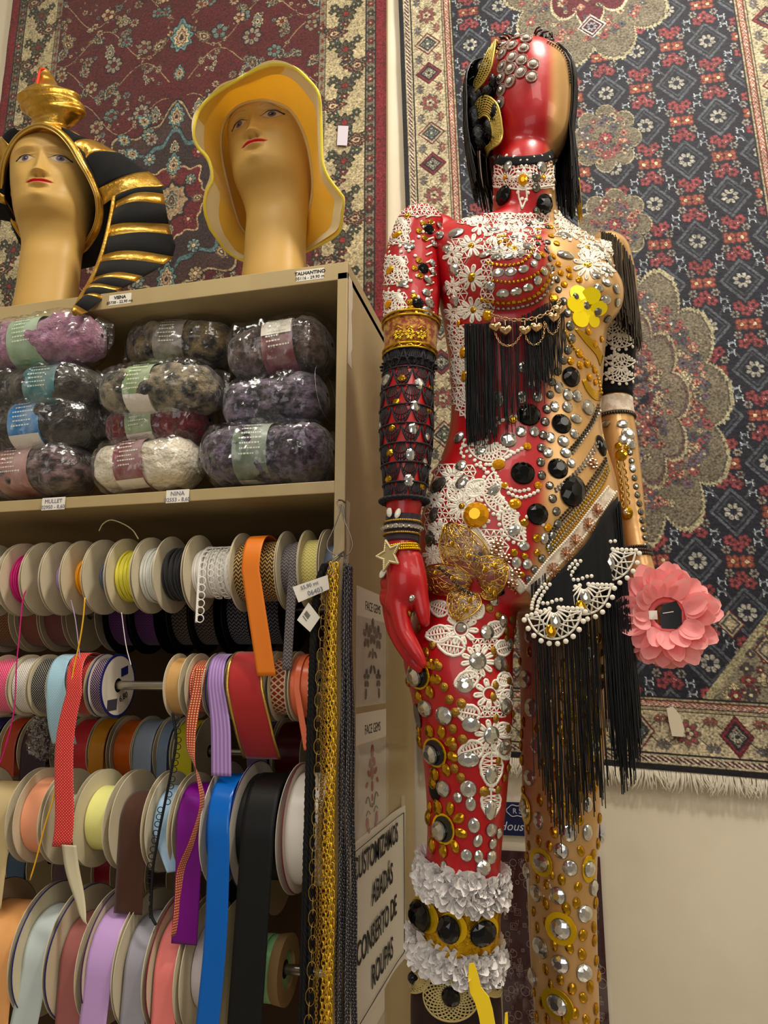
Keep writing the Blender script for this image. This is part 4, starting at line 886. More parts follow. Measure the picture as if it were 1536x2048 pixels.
# ----- row c -----
GE='satin ribbon spools on the third rod'
RC=.0755
S('cream satin ribbon spool with a wide end at the left edge','c',-30,74,RC,.050,satin('cream_satin','#cdb88a'),group=GE,tail=dict(end=1812,px=(-40,37),push=.006,dx=-.004),rim=rims['maroon'])
S('peach satin ribbon spool','c',88,136,RC,.060,satin('peach_satin','#f2a882'),group=GE)
bei=satin('beige_satin','#c8bea0',.4)
s_be=S('beige ribbon spool with a thin end twisting down to the right','c',142,196,RC,.034,bei,group=GE)
cl=smooth([UY(a,b,c) for a,b,c in ((138,1690,1.10),(145,1740,1.10),(160,1800,1.10),(168,1840,1.095),(178,1852,1.09))],40); wd=np.interp(np.linspace(0,1,40),[0,.5,.8,1],[.013,.009,.006,.001])
strip(np.array([[c+np.array([w*s,.003*s*math.sin(k*.1),0]) for s in np.linspace(-1,1,5)] for k,(c,w) in enumerate(zip(cl,wd))]),bei,'ribbon_tail',s_be)
S('pale lemon satin ribbon spool','c',204,262,RC+.001,.050,satin('pale_lemon_satin','#eceb96'),group=GE)
S('brown ribbon spool with a long straight hanging end','c',272,333,RC+.002,.044,mat('brown_ribbon','#4a2612',.5,sheen=.3),group=GE,tail=dict(end=1826,push=.006))
s_lb=S('light blue satin ribbon spool with black looped trim across it','c',341,384,RC+.001,.053,satin('light_blue_satin','#a4c4e0'),group=GE,tail=dict(end=1740,push=.004,dx=.03,twist=.9))
S('glossy purple satin ribbon spool with a wide hanging end','c',391,450,RC,.060,satin('purple_satin','#7a0c86',.22),group=GE,tail=dict(front=1,end=1880,px=(358,408),push=.01,dx=-.002))
S('bright blue satin ribbon spool with the longest blue end','c',452,508,.094,.074,satin('bright_blue_satin','#0668c4',.22),group=GE,tail=dict(front=1,end=2130,px=(430,474),push=.012,dx=-.020),fm=cardp)
S('wide black ribbon spool with a long black end','c',510,600,.096,.077,mat('black_grosgrain','#060709',.5),group=GE,tail=dict(front=1,end=2130,px=(482,548),push=.012,dx=-.012),rim=rims['navy'],fm=cardp)
S('wide white satin ribbon spool with a maroon rim beside the chains','c',603,676,.094,.081,satin('white_satin','#ece6de',.35),group=GE,rim=rims['maroon'],fm=cardp)
# black looped trim draped over the light blue spool
tr=mat('black_loop_trim','#0a0a0c',.6)
yy=1.112; line=[(345,1425),(352,1480),(343,1540),(333,1590),(326,1625),(318,1665),(312,1700),(306,1735),(303,1790),(303,1830),(312,1850)]
m=MB(); base=smooth([UY(a,b,yy) for a,b in line],120); m.tube(base,.0021,6); 
for k in range(26):
    i=3+int(k*115/26); c=base[i]; sd=1 if k<12 else -1; an=np.linspace(0,2*PI,14,endpoint=False); L_=.0095 if k<22 else .003
    m.tube([c+np.array([sd*L_*(.5-.5*math.cos(a)),-.001,.0042*math.sin(a)]) for a in an],.0007,5,closed=True)
t=obj('loop_trim',m,tr,label='black looped trim draped down over the light blue ribbon spool',cat='trim',ang=0)
# ----- row d -----
GF='wide satin ribbon spools on the lowest rod'
RD=.098
S('apricot satin ribbon spool at the lower left corner','d',0,98,RD,.066,satin('apricot_satin','#eeb070'),group=GF,tail=dict(end=2130,push=.01),rim=rims['navy'])
S('icy pale blue satin ribbon spool with its end slanting left','d',106,164,RD,.065,satin('ice_satin','#c6d2d2',.35),group=GF,tail=dict(end=2130,push=.01,dx=-.02),rim=rims['navy'])
S('dusty rose satin ribbon spool','d',172,228,RD,.058,satin('dusty_rose_satin','#a86864'),group=GF,tail=dict(end=2130,push=.01),rim=rims['navy'])
S('lilac satin ribbon spool on the lowest rod','d',236,293,RD,.076,satin('lilac_satin','#c8a4dc',.3),group=GF,tail=dict(end=2130,push=.012,dx=-.008),rim=rims['purple'])
S('silver grey satin ribbon spool','d',300,354,RD,.066,satin('silver_satin','#a4a2ae',.28),group=GF,tail=dict(end=2130,push=.01,dx=-.004))
S('salmon pink satin ribbon spool','d',360,412,RD,.070,satin('salmon_satin','#f08884',.3),group=GF,tail=dict(end=2130,push=.012),rim=rims['maroon'])
S('off-white satin ribbon roll partly behind the blue ribbon','d',418,472,RD-.004,.062,satin('offwhite_satin','#ddd2d6',.35),group=GF)
S('mint green satin ribbon roll on a kraft core at the rod end','d',520,574,.046,.046,satin('mint_satin','#a4dca0',.3),group=GF,fl=(0,0),tail=dict(end=2130,px=(500,518),push=.01,dx=-.012))
yd,zd=ROWS['d']; xk=Xat(575,zd,yd); m=MB(); m.lathe((xk-.014,yd,zd),(1,0,0),[(0,.026),(0,.047),(.016,.049),(.016,.027),(0,.026)],n=40)
obj('core_ring',m,kraft,next(o for o in bpy.data.objects if o.get('label','').startswith('mint green')),ang=30)
# crumpled clear film bunched in the shade
m=MB(); c=UY(92,1475,1.30); P_=[]
for i in range(19):
    ph=PI*i/18; P_.append([c+np.array([math.sin(ph)*math.cos(a),math.sin(ph)*math.sin(a),math.cos(ph)*1.2])*.030*(1+.5*abs(nz3((math.sin(ph)*math.cos(a),math.sin(ph)*math.sin(a),math.cos(ph)),3.3))) for a in np.linspace(0,2*PI,26,endpoint=False)])
m.grid(np.array(P_),closed_v=True); obj('crumpled_film',m,film_mat('crumpled_film',(.75,.72,.7),.25,.15,60,1),label='crumpled clear plastic film in the shade below the dotted ribbons',cat='plastic film',ang=10)
# ================= HANGING CHAINS, CARDS AND SIGN ON THE CABINET =================
hk=mat('galvanised_wire','#9a958a',.35,metal=.9)
YH=1.078
hook=thing('wire_hook','bent galvanised wire hook on the corner post holding all the chains','hook',UY(686,1110,YH))
m=MB(); m.tube(smooth([UY(a,b,YH-.002) for a,b in ((676,1000),(674,1006),(678,1014),(680,1022),(674,1040),(664,1065),(655,1085),(657,1100),(672,1110),(690,1112),(702,1102),(705,1085),(698,1062),(688,1040),(683,1020),(681,1008),(686,1014),(689,1035),(691,1048))],90),.0011,8); obj('wire',m,hk,hook,ang=0)
m=MB(); p=UY(676,1000,YH); m.tube([p+(0,.0,0),p+(.003,.012,.002),p+(.004,.024,.001)],.0014,8); obj('cup_screw',m,hk,hook,ang=0)
def chain_at(u0,v0,u1,v1,y0,y1,link,wire,mt,name,label,grp,sag=0,curb=False,npt=40,seed=0):
    A=UY(u0,v0,y0); B=UY(u1,v1,y1); rg=random.Random(seed)
    t=thing(name,label,'chain',(A[0],A[1],B[2]),grp); m=MB(); n=int(np.linalg.norm(B-A)/(link*(.78 if not curb else .62))); 
    ph=rg.random()*6; amp=.0012
    for k in range(n):
        s=k/n; c=A+(B-A)*s+np.array([amp*math.sin(s*17+ph),-sag*math.sin(PI*s),0]); a=(k%2)*PI/2+rg.uniform(-.2,.2) if not curb else (PI/4 if k%2 else -PI/4)+.3
        ux=np.array([math.cos(a),math.sin(a),0]); uz=np.array([0,0,1.]); an=np.linspace(0,2*PI,9,endpoint=False)
        pts=[c+ux*math.cos(q)*link*.33+uz*math.sin(q)*link*.56 for q in an]; m.tube(pts,wire,5,closed=True)
    obj('links',m,mt,t,ang=0)
    # the little wire pin that hangs it from the hook
    H=UY(688,1106,YH-.002); m=MB(); m.tube([H+(0,-.001,.003),H*.5+A*.5+(0,-.003,0),A+(0,0,.001)],.0006,5); obj('hanging_pin',m,hk,t,ang=0)
    return t
gch=mat('gold_chain_metal','#ffd64a',.25,metal=.85); gdk=mat('antique_gold_metal','#b89850',.35,metal=.9); gun=mat('gunmetal','#74747a',.25,metal=.95); blk=mat('black_cord_fabric','#070708',.75,bump=(400,.8,.001))
GG='gold chains hanging from the wire hook'; GN='gunmetal chains hanging from the wire hook'; GK='black braided cords hanging from the wire hook'
for i,(u0,u1,y,lk,w,mm,lb) in enumerate(((663,650,1.066,.0065,.00085,gch,'bright gold link chain in the middle of the hanging bundle'),(668,656,1.058,.009,.0010,gch,'bright gold long link chain in the middle of the hanging bundle'),(659,643,1.070,.0095,.0010,gch,'bright gold long link chain on the left of the gold bundle'),(674,664,1.068,.0065,.0009,gch,'bright gold link chain at the right of the gold bundle'),(671,660,1.052,.011,.0011,gch,'coarse gold chain hanging in front of the bundle'))):
    chain_at(u0,1128+4*(i%3),u1,2075,y,y,lk,w,mm,'gold_chain',lb,GG,seed=i)
for i,(u0,u1,y,lk) in enumerate(((652,628,1.070,.0045),(655,633,1.064,.0055))):
    chain_at(u0,1150,u1,1990 if i==0 else 2070,y,y,lk,.0007,gdk,'fine_gold_chain',('fine pale gold chain at the left of the gold bundle','fine pale gold chain just right of the black cords')[i],GG,seed=20+i)
chain_at(646,1180,618,2075,1.062,1.058,.020,.0006,gdk,'long_link_chain','thin chain of long oval gold links over the black cords',GG,seed=31)
for i,(u0,u1,y) in enumerate(((688,672,1.068),(693,681,1.060),(696,689,1.066),(698,698,1.058),(700,706,1.066),(701,713,1.072),(692,677,1.056),(697,694,1.052))):
    chain_at(u0,1132+(i%3)*3,u1,2075,y,y,.0062,.00105,gun,'gunmetal_chain','one of the dark gunmetal curb chains at the right of the hanging bundle',GN,curb=True,seed=40+i)
for i,(u0,u1,y) in enumerate(((648,602,1.075),(650,608,1.068),(652,614,1.074),(653,620,1.066))):
    A=UY(u0,1128,y); Mid=UY(u0-24,1300,y); B=UY(u1,2075,y); t=thing('black_cord','one of the black braided cords at the left of the hanging bundle','cord',(A[0],A[1],B[2]),GK)
    pts=smooth([A,UY(u0-16,1180,y),Mid,UY((u0-24)*.5+u1*.5,1650,y),B],160); tw=np.linspace(0,150,160); m=MB()
    for ph in (0,2.1,4.2): m.tube(pts+np.c_[np.cos(tw+ph),np.sin(tw+ph),np.zeros(160)]*.0022,.0024,5)
    obj('cord',m,blk,t,ang=0); H=UY(688,1106,YH-.002); m=MB(); m.tube([H+(0,-.001,.003),A],.0006,5); obj('hanging_pin',m,hk,t,ang=0)
# tags on the chains
def flat_tag(pts,y,label,lines,th=.0006):
    P4=[UY(a,b,yy) for (a,b),yy in zip(pts,y)]; c=sum(P4)/4; t=thing('price_tag',label,'tag',c); m=MB(); m.poly(P4,th,(0,1,0)); obj('paper',m,paper,t,smooth=False)
    ux=nrm(P4[2]-P4[3]); uy=nrm(P4[3]-P4[0]); 
    for tx,s,dx,dy,mt_ in lines: text_mesh(tx,s,c+ux*dx+uy*dy+np.array([0,-.0009,0]),ux,uy,mt_,'lettering',t)
    return t,c,ux,uy
flat_tag([(597,1205),(659,1178),(655,1150),(585,1174)],[1.055]*4,'white handwritten price tag hanging off the gold chains',[('06403',.010,.003,-.009,pen),('55,90 mt',.008,-.002,.003,pen)])
t,c,ux,uy=flat_tag([(620,1264),(640,1235),(617,1205),(594,1240)],[1.058]*4,'white barcode tag tilted beside the black cords',[])
m=MB(); d=ux*0+nrm(UY(640,1235,1.058)-UY(620,1264,1.058)); e=nrm(UY(617,1205,1.058)-UY(640,1235,1.058))
rg=random.Random(2)
for k in range(16):
    if rg.random()<.7: o_=c+d*(-.008+k*.0009)+e*.000+(0,-.0004,0); m.poly([o_,o_+d*.0005,o_+d*.0005+e*.010,o_+e*.010])
obj('barcode',m,ink,t,smooth=False); text_mesh('CORRENTE',.0045,c+e*(-.006)+(0,-.0006,0),d,np.cross(d,(0,-1,0)) if False else e,ink,'lettering',t) if False else None
# blister cards of face gems on the side panel (flat, plane X = XP)
XS=XP+.0006
def UXp(u,v): return UX(u,v,XS)
cardm=mat('gem_card','#d8cfc6',.45,noise=(20,.2,'#bdb2ac'))
def gem_card(label,z0,z1,y0,y1,gc,seed,title=True,style=0):
    t=thing('face_gem_card',label,'gem card',(XS,(y0+y1)/2,z0),'face gem cards fixed to the side panel'); m=MB(); m.box((XP,y0,z0),(XS,y1,z1)); obj('backing_card',m,cardm,t,smooth=False)
    H=z1-z0; W_=y1-y0; zt_=z1-.048
    m=MB(); m.box((XS,y0,zt_),(XS+.0005,y1,z1)); hb=obj('header',m,mat('gem_header','#efe9e0',.5),t,smooth=False)
    if title: text_mesh('FACE GEMS',.022,(XS+.0006,(y0+y1)/2+.004,zt_+.013),(0,1,0),(0,0,1),ink,'lettering',hb,xs=.95)
    rg=random.Random(seed); cy=(y0+y1)/2
    def gem(y,z,ry,rz,a=0):
        m=MB(); c_,s_=math.cos(a),math.sin(a); R3=np.array([[1,0,0],[0,c_,-s_],[0,s_,c_]]); m.ball((XS+.001,y,z),(.0022,ry,rz),8,5,R3=R3); obj('face_gem',m,gc,t,ang=20)
    if style==0:   # large blossoms over leaf drops
        for dy,dz,s in ((-.040,-.030,1.1),(0,-.022,1.2),(.040,-.030,1.1),(-.04,-.100,.8),(.04,-.100,.8)):
            for k in range(5): a=k*2*PI/5+.3; gem(cy+dy+.013*s*math.cos(a),zt_+dz+.013*s*math.sin(a),.008*s,.0055*s,a)
        for dy,dz,a in ((-.02,-.06,.6),(.02,-.06,-.6),(0,-.058,PI/2),(-.012,-.085,.9),(.012,-.085,-.9),(-.045,-.125,1.4),(.045,-.125,1.7)): gem(cy+dy,zt_+dz,.010,.0035,a)
    else:          # symmetric red crest, cheeks and lips
        for dy,dz,ry,rz,a in ((0,-.018,.008,.013,0),(-.012,-.034,.010,.006,.7),(.012,-.034,.010,.006,-.7),(0,-.05,.009,.013,0),(-.022,-.05,.009,.004,-.6),(.022,-.05,.009,.004,.6),(0,-.072,.005,.009,0),(0,-.090,.003,.006,0),(0,-.102,.0025,.004,0),(-.035,-.066,.008,.004,.4),(.035,-.066,.008,.004,-.4),(-.03,-.125,.008,.010,.5),(.03,-.125,.008,.010,-.5),(-.022,-.137,.006,.006,0),(.022,-.137,.006,.006,0)): gem(cy+dy,zt_+dz,ry,rz,a)
        m=MB()
        for sg in (-1,1): m.tube([(XS+.001,cy+sg*(.010+.03*k),zt_-.103+.018*math.sin(k*2.6)) for k in np.linspace(0,1,9)],.0010,4); m.tube([(XS+.001,cy+sg*(.012+.026*k),zt_-.114+.007*math.sin(k*3)) for k in np.linspace(0,1,9)],.0007,4)
        obj('printed_eyes',m,ink,t,ang=0)
    m=MB(); g=[]
    for i in range(14): g.append([(XS+.0038+.0022*abs(nz3((i*.5,j*.4,seed),1.3)),y0+W_*i/13,z0+.004+(zt_-.004-z0)*j/15) for j in range(16)])
    m.grid(np.array(g)); obj('clear_cover',m,film_mat('card_film',fac=.03,bsc=10,bst=.25),t,ang=10); return t
gem_card('face gem card with dark purple blossoms, topmost beside the chains',1.400,1.592,1.170,1.372,mat('plum_gem','#3c1428',.15,spec=.8),1)
gem_card('face gem card with a red crest and lips, under the purple one',1.197,1.390,1.170,1.372,mat('red_gem','#a01420',.15,spec=.8),2,style=1)
gem_card('face gem card mostly hidden under the shop sign',.80,.952,1.19,1.36,mat('brown_gem','#4a2420',.2),3,title=False)
# sign
sg=thing('paper_sign','white paper sign with black capital lettering taped to the side panel','sign',(XS,1.33,.935))
y0,y1,z0,z1=1.115,1.505,.938,1.204
m=MB(); g=[[(XP+.0012+.004*max(0,(y-1.42)/.085)**2+.0012*math.sin(y*30)*math.sin(z*22)+.0012,y,z) for z in np.linspace(z0,z1,14)] for y in np.linspace(y0,y1,20)]
m.grid(np.array(g)); o=obj('sheet',m,mat('sign_paper','#efece4',.55),sg,ang=0)
m=MB(); e=.012
for a,b in (((y0+e,z0+e),(y1-e,z0+e)),((y1-e,z0+e),(y1-e,z1-e)),((y1-e,z1-e),(y0+e,z1-e)),((y0+e,z1-e),(y0+e,z0+e))):
    m.tube([(XP+.0048+.003*max(0,(a[0]+(b[0]-a[0])*k-1.42)/.085)**2,a[0]+(b[0]-a[0])*k,a[1]+(b[1]-a[1])*k) for k in np.linspace(0,1,8)],.0007,4)
obj('border_line',m,ink,sg,ang=0)
for tx,yy,zz_ in (('CUSTOMIZAMOS',1.300,1.150),('ABADÁS',1.335,1.090),('CONSERTO DE',1.305,1.030),('ROUPAS',1.335,.970)): text_mesh(tx,.047,(XP+.0046,yy,zz_),(0,1,0),(0,0,1),ink,'lettering',sg,xs=.84,bold=.0005)
m=MB(); m.box((XP+.002,y1-.012,z1-.008),(XP+.0052,y1+.006,z1+.018)); obj('tape_piece',m,film,sg,smooth=False)
# stickers on the rugs
m=MB(); A=[UY(a,b,YR-.010) for a,b in ((674,290),(694,291),(697,252),(676,251))]; m.poly(A,.001,(0,1,0)); t=obj('price_sticker',m,mat('sticker','#cfc8d4',.4),redrug,smooth=False); 
m=MB(); A=[UY(a,b,YR-.012) for a,b in ((1344,1472),(1366,1474),(1369,1458),(1360,1430),(1346,1413),(1333,1416),(1338,1445))]; m.poly(A,.001,(0,1,0)); obj('paper_tag',m,mat('tag_paper','#d8cfb8',.6),navyrug,smooth=False)
# ================= MANNEQUIN =================
MY=1.10; RB_=math.radians(25); E1=np.array([math.cos(RB_),math.sin(RB_),0]); E2=np.array([math.sin(RB_),-math.cos(RB_),0])   # right of the body as seen, and the way it faces
def depth_of(p): return -(RM.T@(np.asarray(p)-CAM))[2]
def loft(m,rings,n=48,yc=MY,rot=RB_,flat=2.2,caps=True):
    # ring: (py, pxL, pxR, half depth, y shift) ; silhouette columns taken at the ring's own height and depth
    e1=np.array([math.cos(rot),math.sin(rot),0]); e2=np.array([math.sin(rot),-math.cos(rot),0]); R_=[]
    for q in rings:
        py,L,Rr,b=q[:4]; y=yc+(q[4] if len(q)>4 else 0); z=UY((L+Rr)/2,py,y)[2]; xl,xr=XatZ(L,z,y),XatZ(Rr,z,y); cx=(xl+xr)/2; w=(xr-xl)/2
        a=math.sqrt(max(w*w-(b*math.sin(rot))**2,1e-6))/math.cos(rot); R_.append((z,cx,y,a,b))
    R_=np.array(R_); o=np.argsort(-R_[:,0]); R_=R_[o]; zs=np.linspace(R_[0,0],R_[-1,0],int((R_[0,0]-R_[-1,0])/.006)+2)
    T=[tuple(r) for r in R_[::-1]]; rows=[]
    for z in zs:
        cx,y,a,b=[float(spl(T,np.array([z]),k)[0]) for k in (1,2,3,4)]; row=[]
        for t in np.arange(n)*2*PI/n:
            c,s=math.cos(t),math.sin(t); nn=(abs(c)**flat+abs(s)**flat)**(-1/flat); row.append(np.array([cx,y,z])+e1*a*c*nn+e2*b*s*nn)
        rows.append(row)
    rows=np.array(rows); m.grid(rows,closed_v=True,flip=False)
    if caps: m.add([*rows[0]],[tuple(range(n))]); m.add([*rows[-1]],[tuple(range(n-1,-1,-1))])
    return R_
def blob_tube(m,pts,n=24,k=6):
    # pts: (px,py,Y,radius px[,flat]) -> tapered limb with rounded ends
    C_=[];Rr=[]
    for q in pts:
        p=UY(q[0],q[1],q[2]); C_.append(p); Rr.append(q[3]*depth_of(p)/F)
    C_=np.array(C_); N_=len(pts)*k; cc=smooth(C_,N_); L=np.r_[0,np.cumsum(np.linalg.norm(np.diff(C_,axis=0),axis=1))]; L2=np.r_[0,np.cumsum(np.linalg.norm(np.diff(cc,axis=0),axis=1))]; rr=spl([(l,r) for l,r in zip(L,Rr)],np.clip(L2,0,L[-1]),1)
    m.tube(cc,rr,n); m.ball(cc[0],rr[0]*.999,n,12); m.ball(cc[-1],rr[-1]*.999,n,12)
def remesh(mb,voxel,smooth_it=6,name='tmp'):
    me=mb.mesh(name); o=bpy.data.objects.new(name,me); COL.objects.link(o); r=o.modifiers.new('r','REMESH'); r.mode='VOXEL'; r.voxel_size=voxel; s=o.modifiers.new('s','SMOOTH'); s.iterations=smooth_it; s.factor=.5
    dg=bpy.context.evaluated_depsgraph_get(); out=bpy.data.meshes.new_from_object(o.evaluated_get(dg)); bpy.data.objects.remove(o); bpy.data.meshes.remove(me); return out
body=MB()
torso=[(336,984,1104,.056,.0),(365,986,1108,.057,.0),(400,986,1110,.058,.004),(430,983,1113,.056,.010),(450,974,1124,.056,.014),(464,935,1155,.056,.016),(478,892,1192,.058,.017),(498,856,1216,.066,.015),(520,862,1228,.082,.010),(560,876,1230,.094,.004),(620,888,1222,.101,.0),(680,898,1212,.100,0),(740,905,1206,.092,0),(800,908,1202,.086,0),(850,906,1202,.085,0),(900,895,1212,.090,0),(950,876,1228,.098,.002),(1000,860,1238,.106,.004),(1050,850,1240,.112,.006),(1100,847,1238,.114,.008),(1150,846,1230,.112,.008),(1195,850,1218,.104,.006),(1222,880,1190,.085,.004)]
loft(body,torso)
# bust, as smooth mounds facing E2
for (u,v,yy_,R3) in ((1015,556,1.012,.068),(1166,592,1.078,.060)):
    c=UY(u,v,yy_); body.ball(c,(R3,R3*.80,R3*.98),28,18)
for (u,v,y,r) in ((852,468,MY-.045,46),(880,470,MY-.035,40),(1205,520,MY+.06,42)): body.ball(UY(u,v,y),r*depth_of(UY(u,v,y))/F,24,16)
loft(body,[(1190,842,1036,.094,-.014),(1240,822,1034,.096,-.022),(1300,806,1027,.093,-.032),(1400,822,1027,.089,-.04),(1500,840,1022,.081,-.04),(1600,850,1014,.073,-.04),(1700,851,1004,.067,-.042),(1760,846,1000,.064,-.044),(1850,838,992,.061,-.04),(1950,828,995,.062,-.035),(2048,826,1000,.062,-.03),(2250,846,985,.052,-.025),(2420,868,962,.040,-.02)],flat=2.1)
loft(body,[(1190,1028,1225,.094,.04),(1240,1034,1222,.094,.045),(1300,1038,1217,.090,.045),(1450,1040,1211,.082,.045),(1600,1044,1199,.073,.045),(1750,1052,1192,.066,.045),(1900,1058,1194,.063,.05),(2048,1068,1197,.062,.055),(2250,1085,1180,.052,.06),(2420,1100,1160,.040,.065)],flat=2.1)
# head: smooth egg, turned further to the right
HDc=UY(1068,190,MY-.01); HDc[2]=(UY(1050,66,MY)[2]+UY(1070,306,MY-.07)[2])/2
rh=math.radians(33); h1=np.array([math.cos(rh),math.sin(rh),0]); h2=np.array([math.sin(rh),-math.cos(rh),0]); HC_=UY(1051,190,MY+.008); HC_[2]=2.372
HT2=[(-.120,.020,.030,.005),(-.112,.040,.052,.030),(-.095,.054,.070,.050),(-.07,.062,.080,.070),(-.03,.069,.086,.088),(.01,.073,.088,.098),(.05,.074,.086,.099),(.085,.067,.076,.088),(.108,.052,.058,.066),(.122,.032,.036,.038),(.129,.004,.005,.005)]
HT2=[(h*.88,a*.955,b_*.93,c*.95) for h,a,b_,c in HT2]
rows=[]
for h in np.linspace(-.12*.88,.129*.88,60):
    a,bf,bb=[float(spl(HT2,np.array([h]),k)[0]) for k in (1,2,3)]; row=[]
    for t in np.arange(56)*2*PI/56:
        c,s=math.cos(t),math.sin(t); nn=(abs(c)**2.25+abs(s)**2.25)**(-1/2.25); row.append(HC_+np.array([0,0,h])+h1*a*c*nn+h2*(bf if s>0 else bb)*s*nn)
    rows.append(row)
body.grid(np.array(rows),closed_v=True); body.add([*rows[0]],[tuple(range(55,-1,-1))]); body.add([*rows[-1]],[tuple(range(56))])
loft(body,[(280,1000,1110,.05,.012),(340,985,1106,.056,.0)],n=32)
# arms
armL=MB(); blob_tube(armL,[(840,462,1.045,52),(826,520,1.04,57),(823,600,1.03,57),(821,680,1.02,51),(817,740,1.015,48),(814,800,1.01,50),(813,870,1.005,51),(811,940,1.0,45),(808,1010,.995,36),(804,1060,.99,31),(802,1100,.985,31)])
hand=[  # palm and wrist
 [(802,1095,.985,31),(806,1130,.983,34),(810,1160,.982,38),(808,1185,.983,36),(800,1205,.985,33)],
 [(824,1120,.982,22),(832,1160,.98,23),(840,1195,.978,18),(846,1225,.976,15),(850,1243,.975,11)],   # thumb
 [(796,1185,.978,24),(800,1225,.975,21),(808,1262,.972,18),(824,1292,.968,16),(838,1315,.966,13),(846,1329,.965,9)],   # index
 [(790,1190,1.000,24),(791,1232,1.000,20),(797,1270,.996,18),(812,1300,.990,16),(828,1325,.986,13),(838,1338,.985,9)],
 [(784,1188,1.020,23),(785,1228,1.022,19),(792,1264,1.018,17),(808,1290,1.012,15),(824,1312,1.008,12)],
 [(782,1180,1.040,20),(782,1215,1.044,17),(788,1242,1.040,15),(800,1264,1.036,13),(812,1278,1.032,10)]]
for f in hand: blob_tube(armL,f,n=18,k=5)
for (u,v,y,r) in ((788,1195,1.008,30),(792,1165,1.005,32),(803,1130,1.0,30)): armL.ball(UY(u,v,y),r*depth_of(UY(u,v,y))/F,20,12)
armR=MB(); blob_tube(armR,[(1212,512,1.175,48),(1228,560,1.19,43),(1235,620,1.20,38),(1234,700,1.205,35),(1230,760,1.21,33),(1228,810,1.205,34),(1235,860,1.20,36),(1246,930,1.19,34),(1258,1000,1.18,29),(1268,1060,1.17,24),(1276,1105,1.16,22)])
for f in [[(1276,1100,1.16,22),(1284,1140,1.155,25),(1290,1180,1.15,28),(1294,1215,1.15,27)],
 [(1284,1195,1.165,15),(1278,1245,1.17,12),(1276,1280,1.165,11),(1284,1306,1.155,9)],[(1293,1200,1.155,16),(1290,1250,1.155,13),(1290,1290,1.15,12),(1298,1318,1.14,10)],
 [(1302,1200,1.145,16),(1302,1245,1.14,13),(1303,1282,1.135,12),(1309,1312,1.125,10)],[(1310,1195,1.135,14),(1314,1235,1.13,12),(1318,1270,1.125,11),(1320,1296,1.12,9)],
 [(1296,1150,1.135,15),(1310,1180,1.115,13),(1322,1210,1.10,11),(1328,1232,1.09,9)]]: blob_tube(armR,f,n=16,k=5)
# glossy red to gold paint, split down the middle of the figure
SEAM=[(66,1103),(190,1104),(300,1096),(420,1092),(560,1100),(700,1092),(830,1098),(950,1092),(1060,1085),(1150,1068),(1215,1046),(1290,1084),(1450,1072),(1600,1058),(1700,1040),(1800,1000),(2100,985)]
seamtab=sorted([(UY(b,a,MY-.06)[2],XatZ(b,UY(b,a,MY-.06)[2],MY-.06)) for a,b in SEAM])
def paint(me,all_=None):
    n=len(me.vertices); co=np.empty(n*3,np.float32); me.vertices.foreach_get('co',co); co=co.reshape(-1,3)
    if all_ is None:
        sx=np.interp(co[:,2],[s[0] for s in seamtab],[s[1] for s in seamtab]); wdt=np.where(co[:,2]>1.55,.010,.018); k=np.clip((co[:,0]-sx+0*co[:,1])/wdt*.5+.5,0,1); k=k*k*(3-2*k)
        k=np.where((co[:,2]<1.16)&(co[:,0]<-.105),0,k)
    else: k=np.full(n,float(all_))
    ca=me.color_attributes.new('Col','FLOAT_COLOR','POINT'); c=np.ones((n,4),np.float32); c[:,0]=c[:,1]=c[:,2]=k; ca.data.foreach_set('color',c.ravel()); me.polygons.foreach_set('use_smooth',[True]*len(me.polygons)); return co
mp=bpy.data.materials.new('red_and_gold_paint'); mp.use_nodes=True; N=mp.node_tree.nodes; L=mp.node_tree.links; b=N['Principled BSDF']
a=N.new('ShaderNodeVertexColor'); a.layer_name='Col'; mx=N.new('ShaderNodeMix'); mx.data_type='RGBA'; mx.inputs['A'].default_value=(*hx('#b30d18'),1); mx.inputs['B'].default_value=(*hx('#d2a870'),1); L.new(a.outputs[0],mx.inputs['Factor']); L.new(mx.outputs['Result'],b.inputs['Base Color'])
mm=N.new('ShaderNodeMath'); mm.operation='MULTIPLY'; mm.inputs[1].default_value=.5; L.new(a.outputs[0],mm.inputs[0]); L.new(mm.outputs[0],b.inputs['Metallic']); b.inputs['Roughness'].default_value=.36; b.inputs['Coat Weight'].default_value=.3
tc=N.new('ShaderNodeTexCoord'); nz=N.new('ShaderNodeTexNoise'); nz.inputs['Scale'].default_value=35; L.new(tc.outputs['Object'],nz.inputs[0]); bp=N.new('ShaderNodeBump'); bp.inputs['Strength'].default_value=.12; bp.inputs['Distance'].default_value=.004; L.new(nz.outputs[0],bp.inputs['Height']); L.new(bp.outputs[0],b.inputs['Normal'])
base=UY(1030,2420,MY); MBASE=(-.09,MY+.005,.62)
man=thing('mannequin','tall red and gold faceless mannequin covered in lace, rhinestones and black fringe','mannequin',MBASE)
BV=[]
for nm,mb,vx,it,al in (('body',body,.004,14,None),('arm',armL,.0024,5,0),('arm',armR,.0026,5,1)):
    me=remesh(mb,vx,it,nm); co=paint(me,al); BV.append(BVHTree.FromPolygons([tuple(v) for v in co.tolist()],[tuple(p.vertices) for p in me.polygons]))
    me.materials.append(mp); me.transform(Matrix.Translation(-Vector(MBASE))); o=bpy.data.objects.new(nm,me); COL.objects.link(o); o.parent=man
    if nm=='arm': o['label']='glossy red arm and hand hanging down' if al==0 else 'gold painted arm and hand'
BVB,BVL,BVR=BV
m=MB(); 
for cx,y in ((-.158,1.07),(-.045,1.16)): m.ball((cx+.01,y-.045,.655),(.038,.085,.036),20,10)
obj('foot',m,mp,man) if False else None
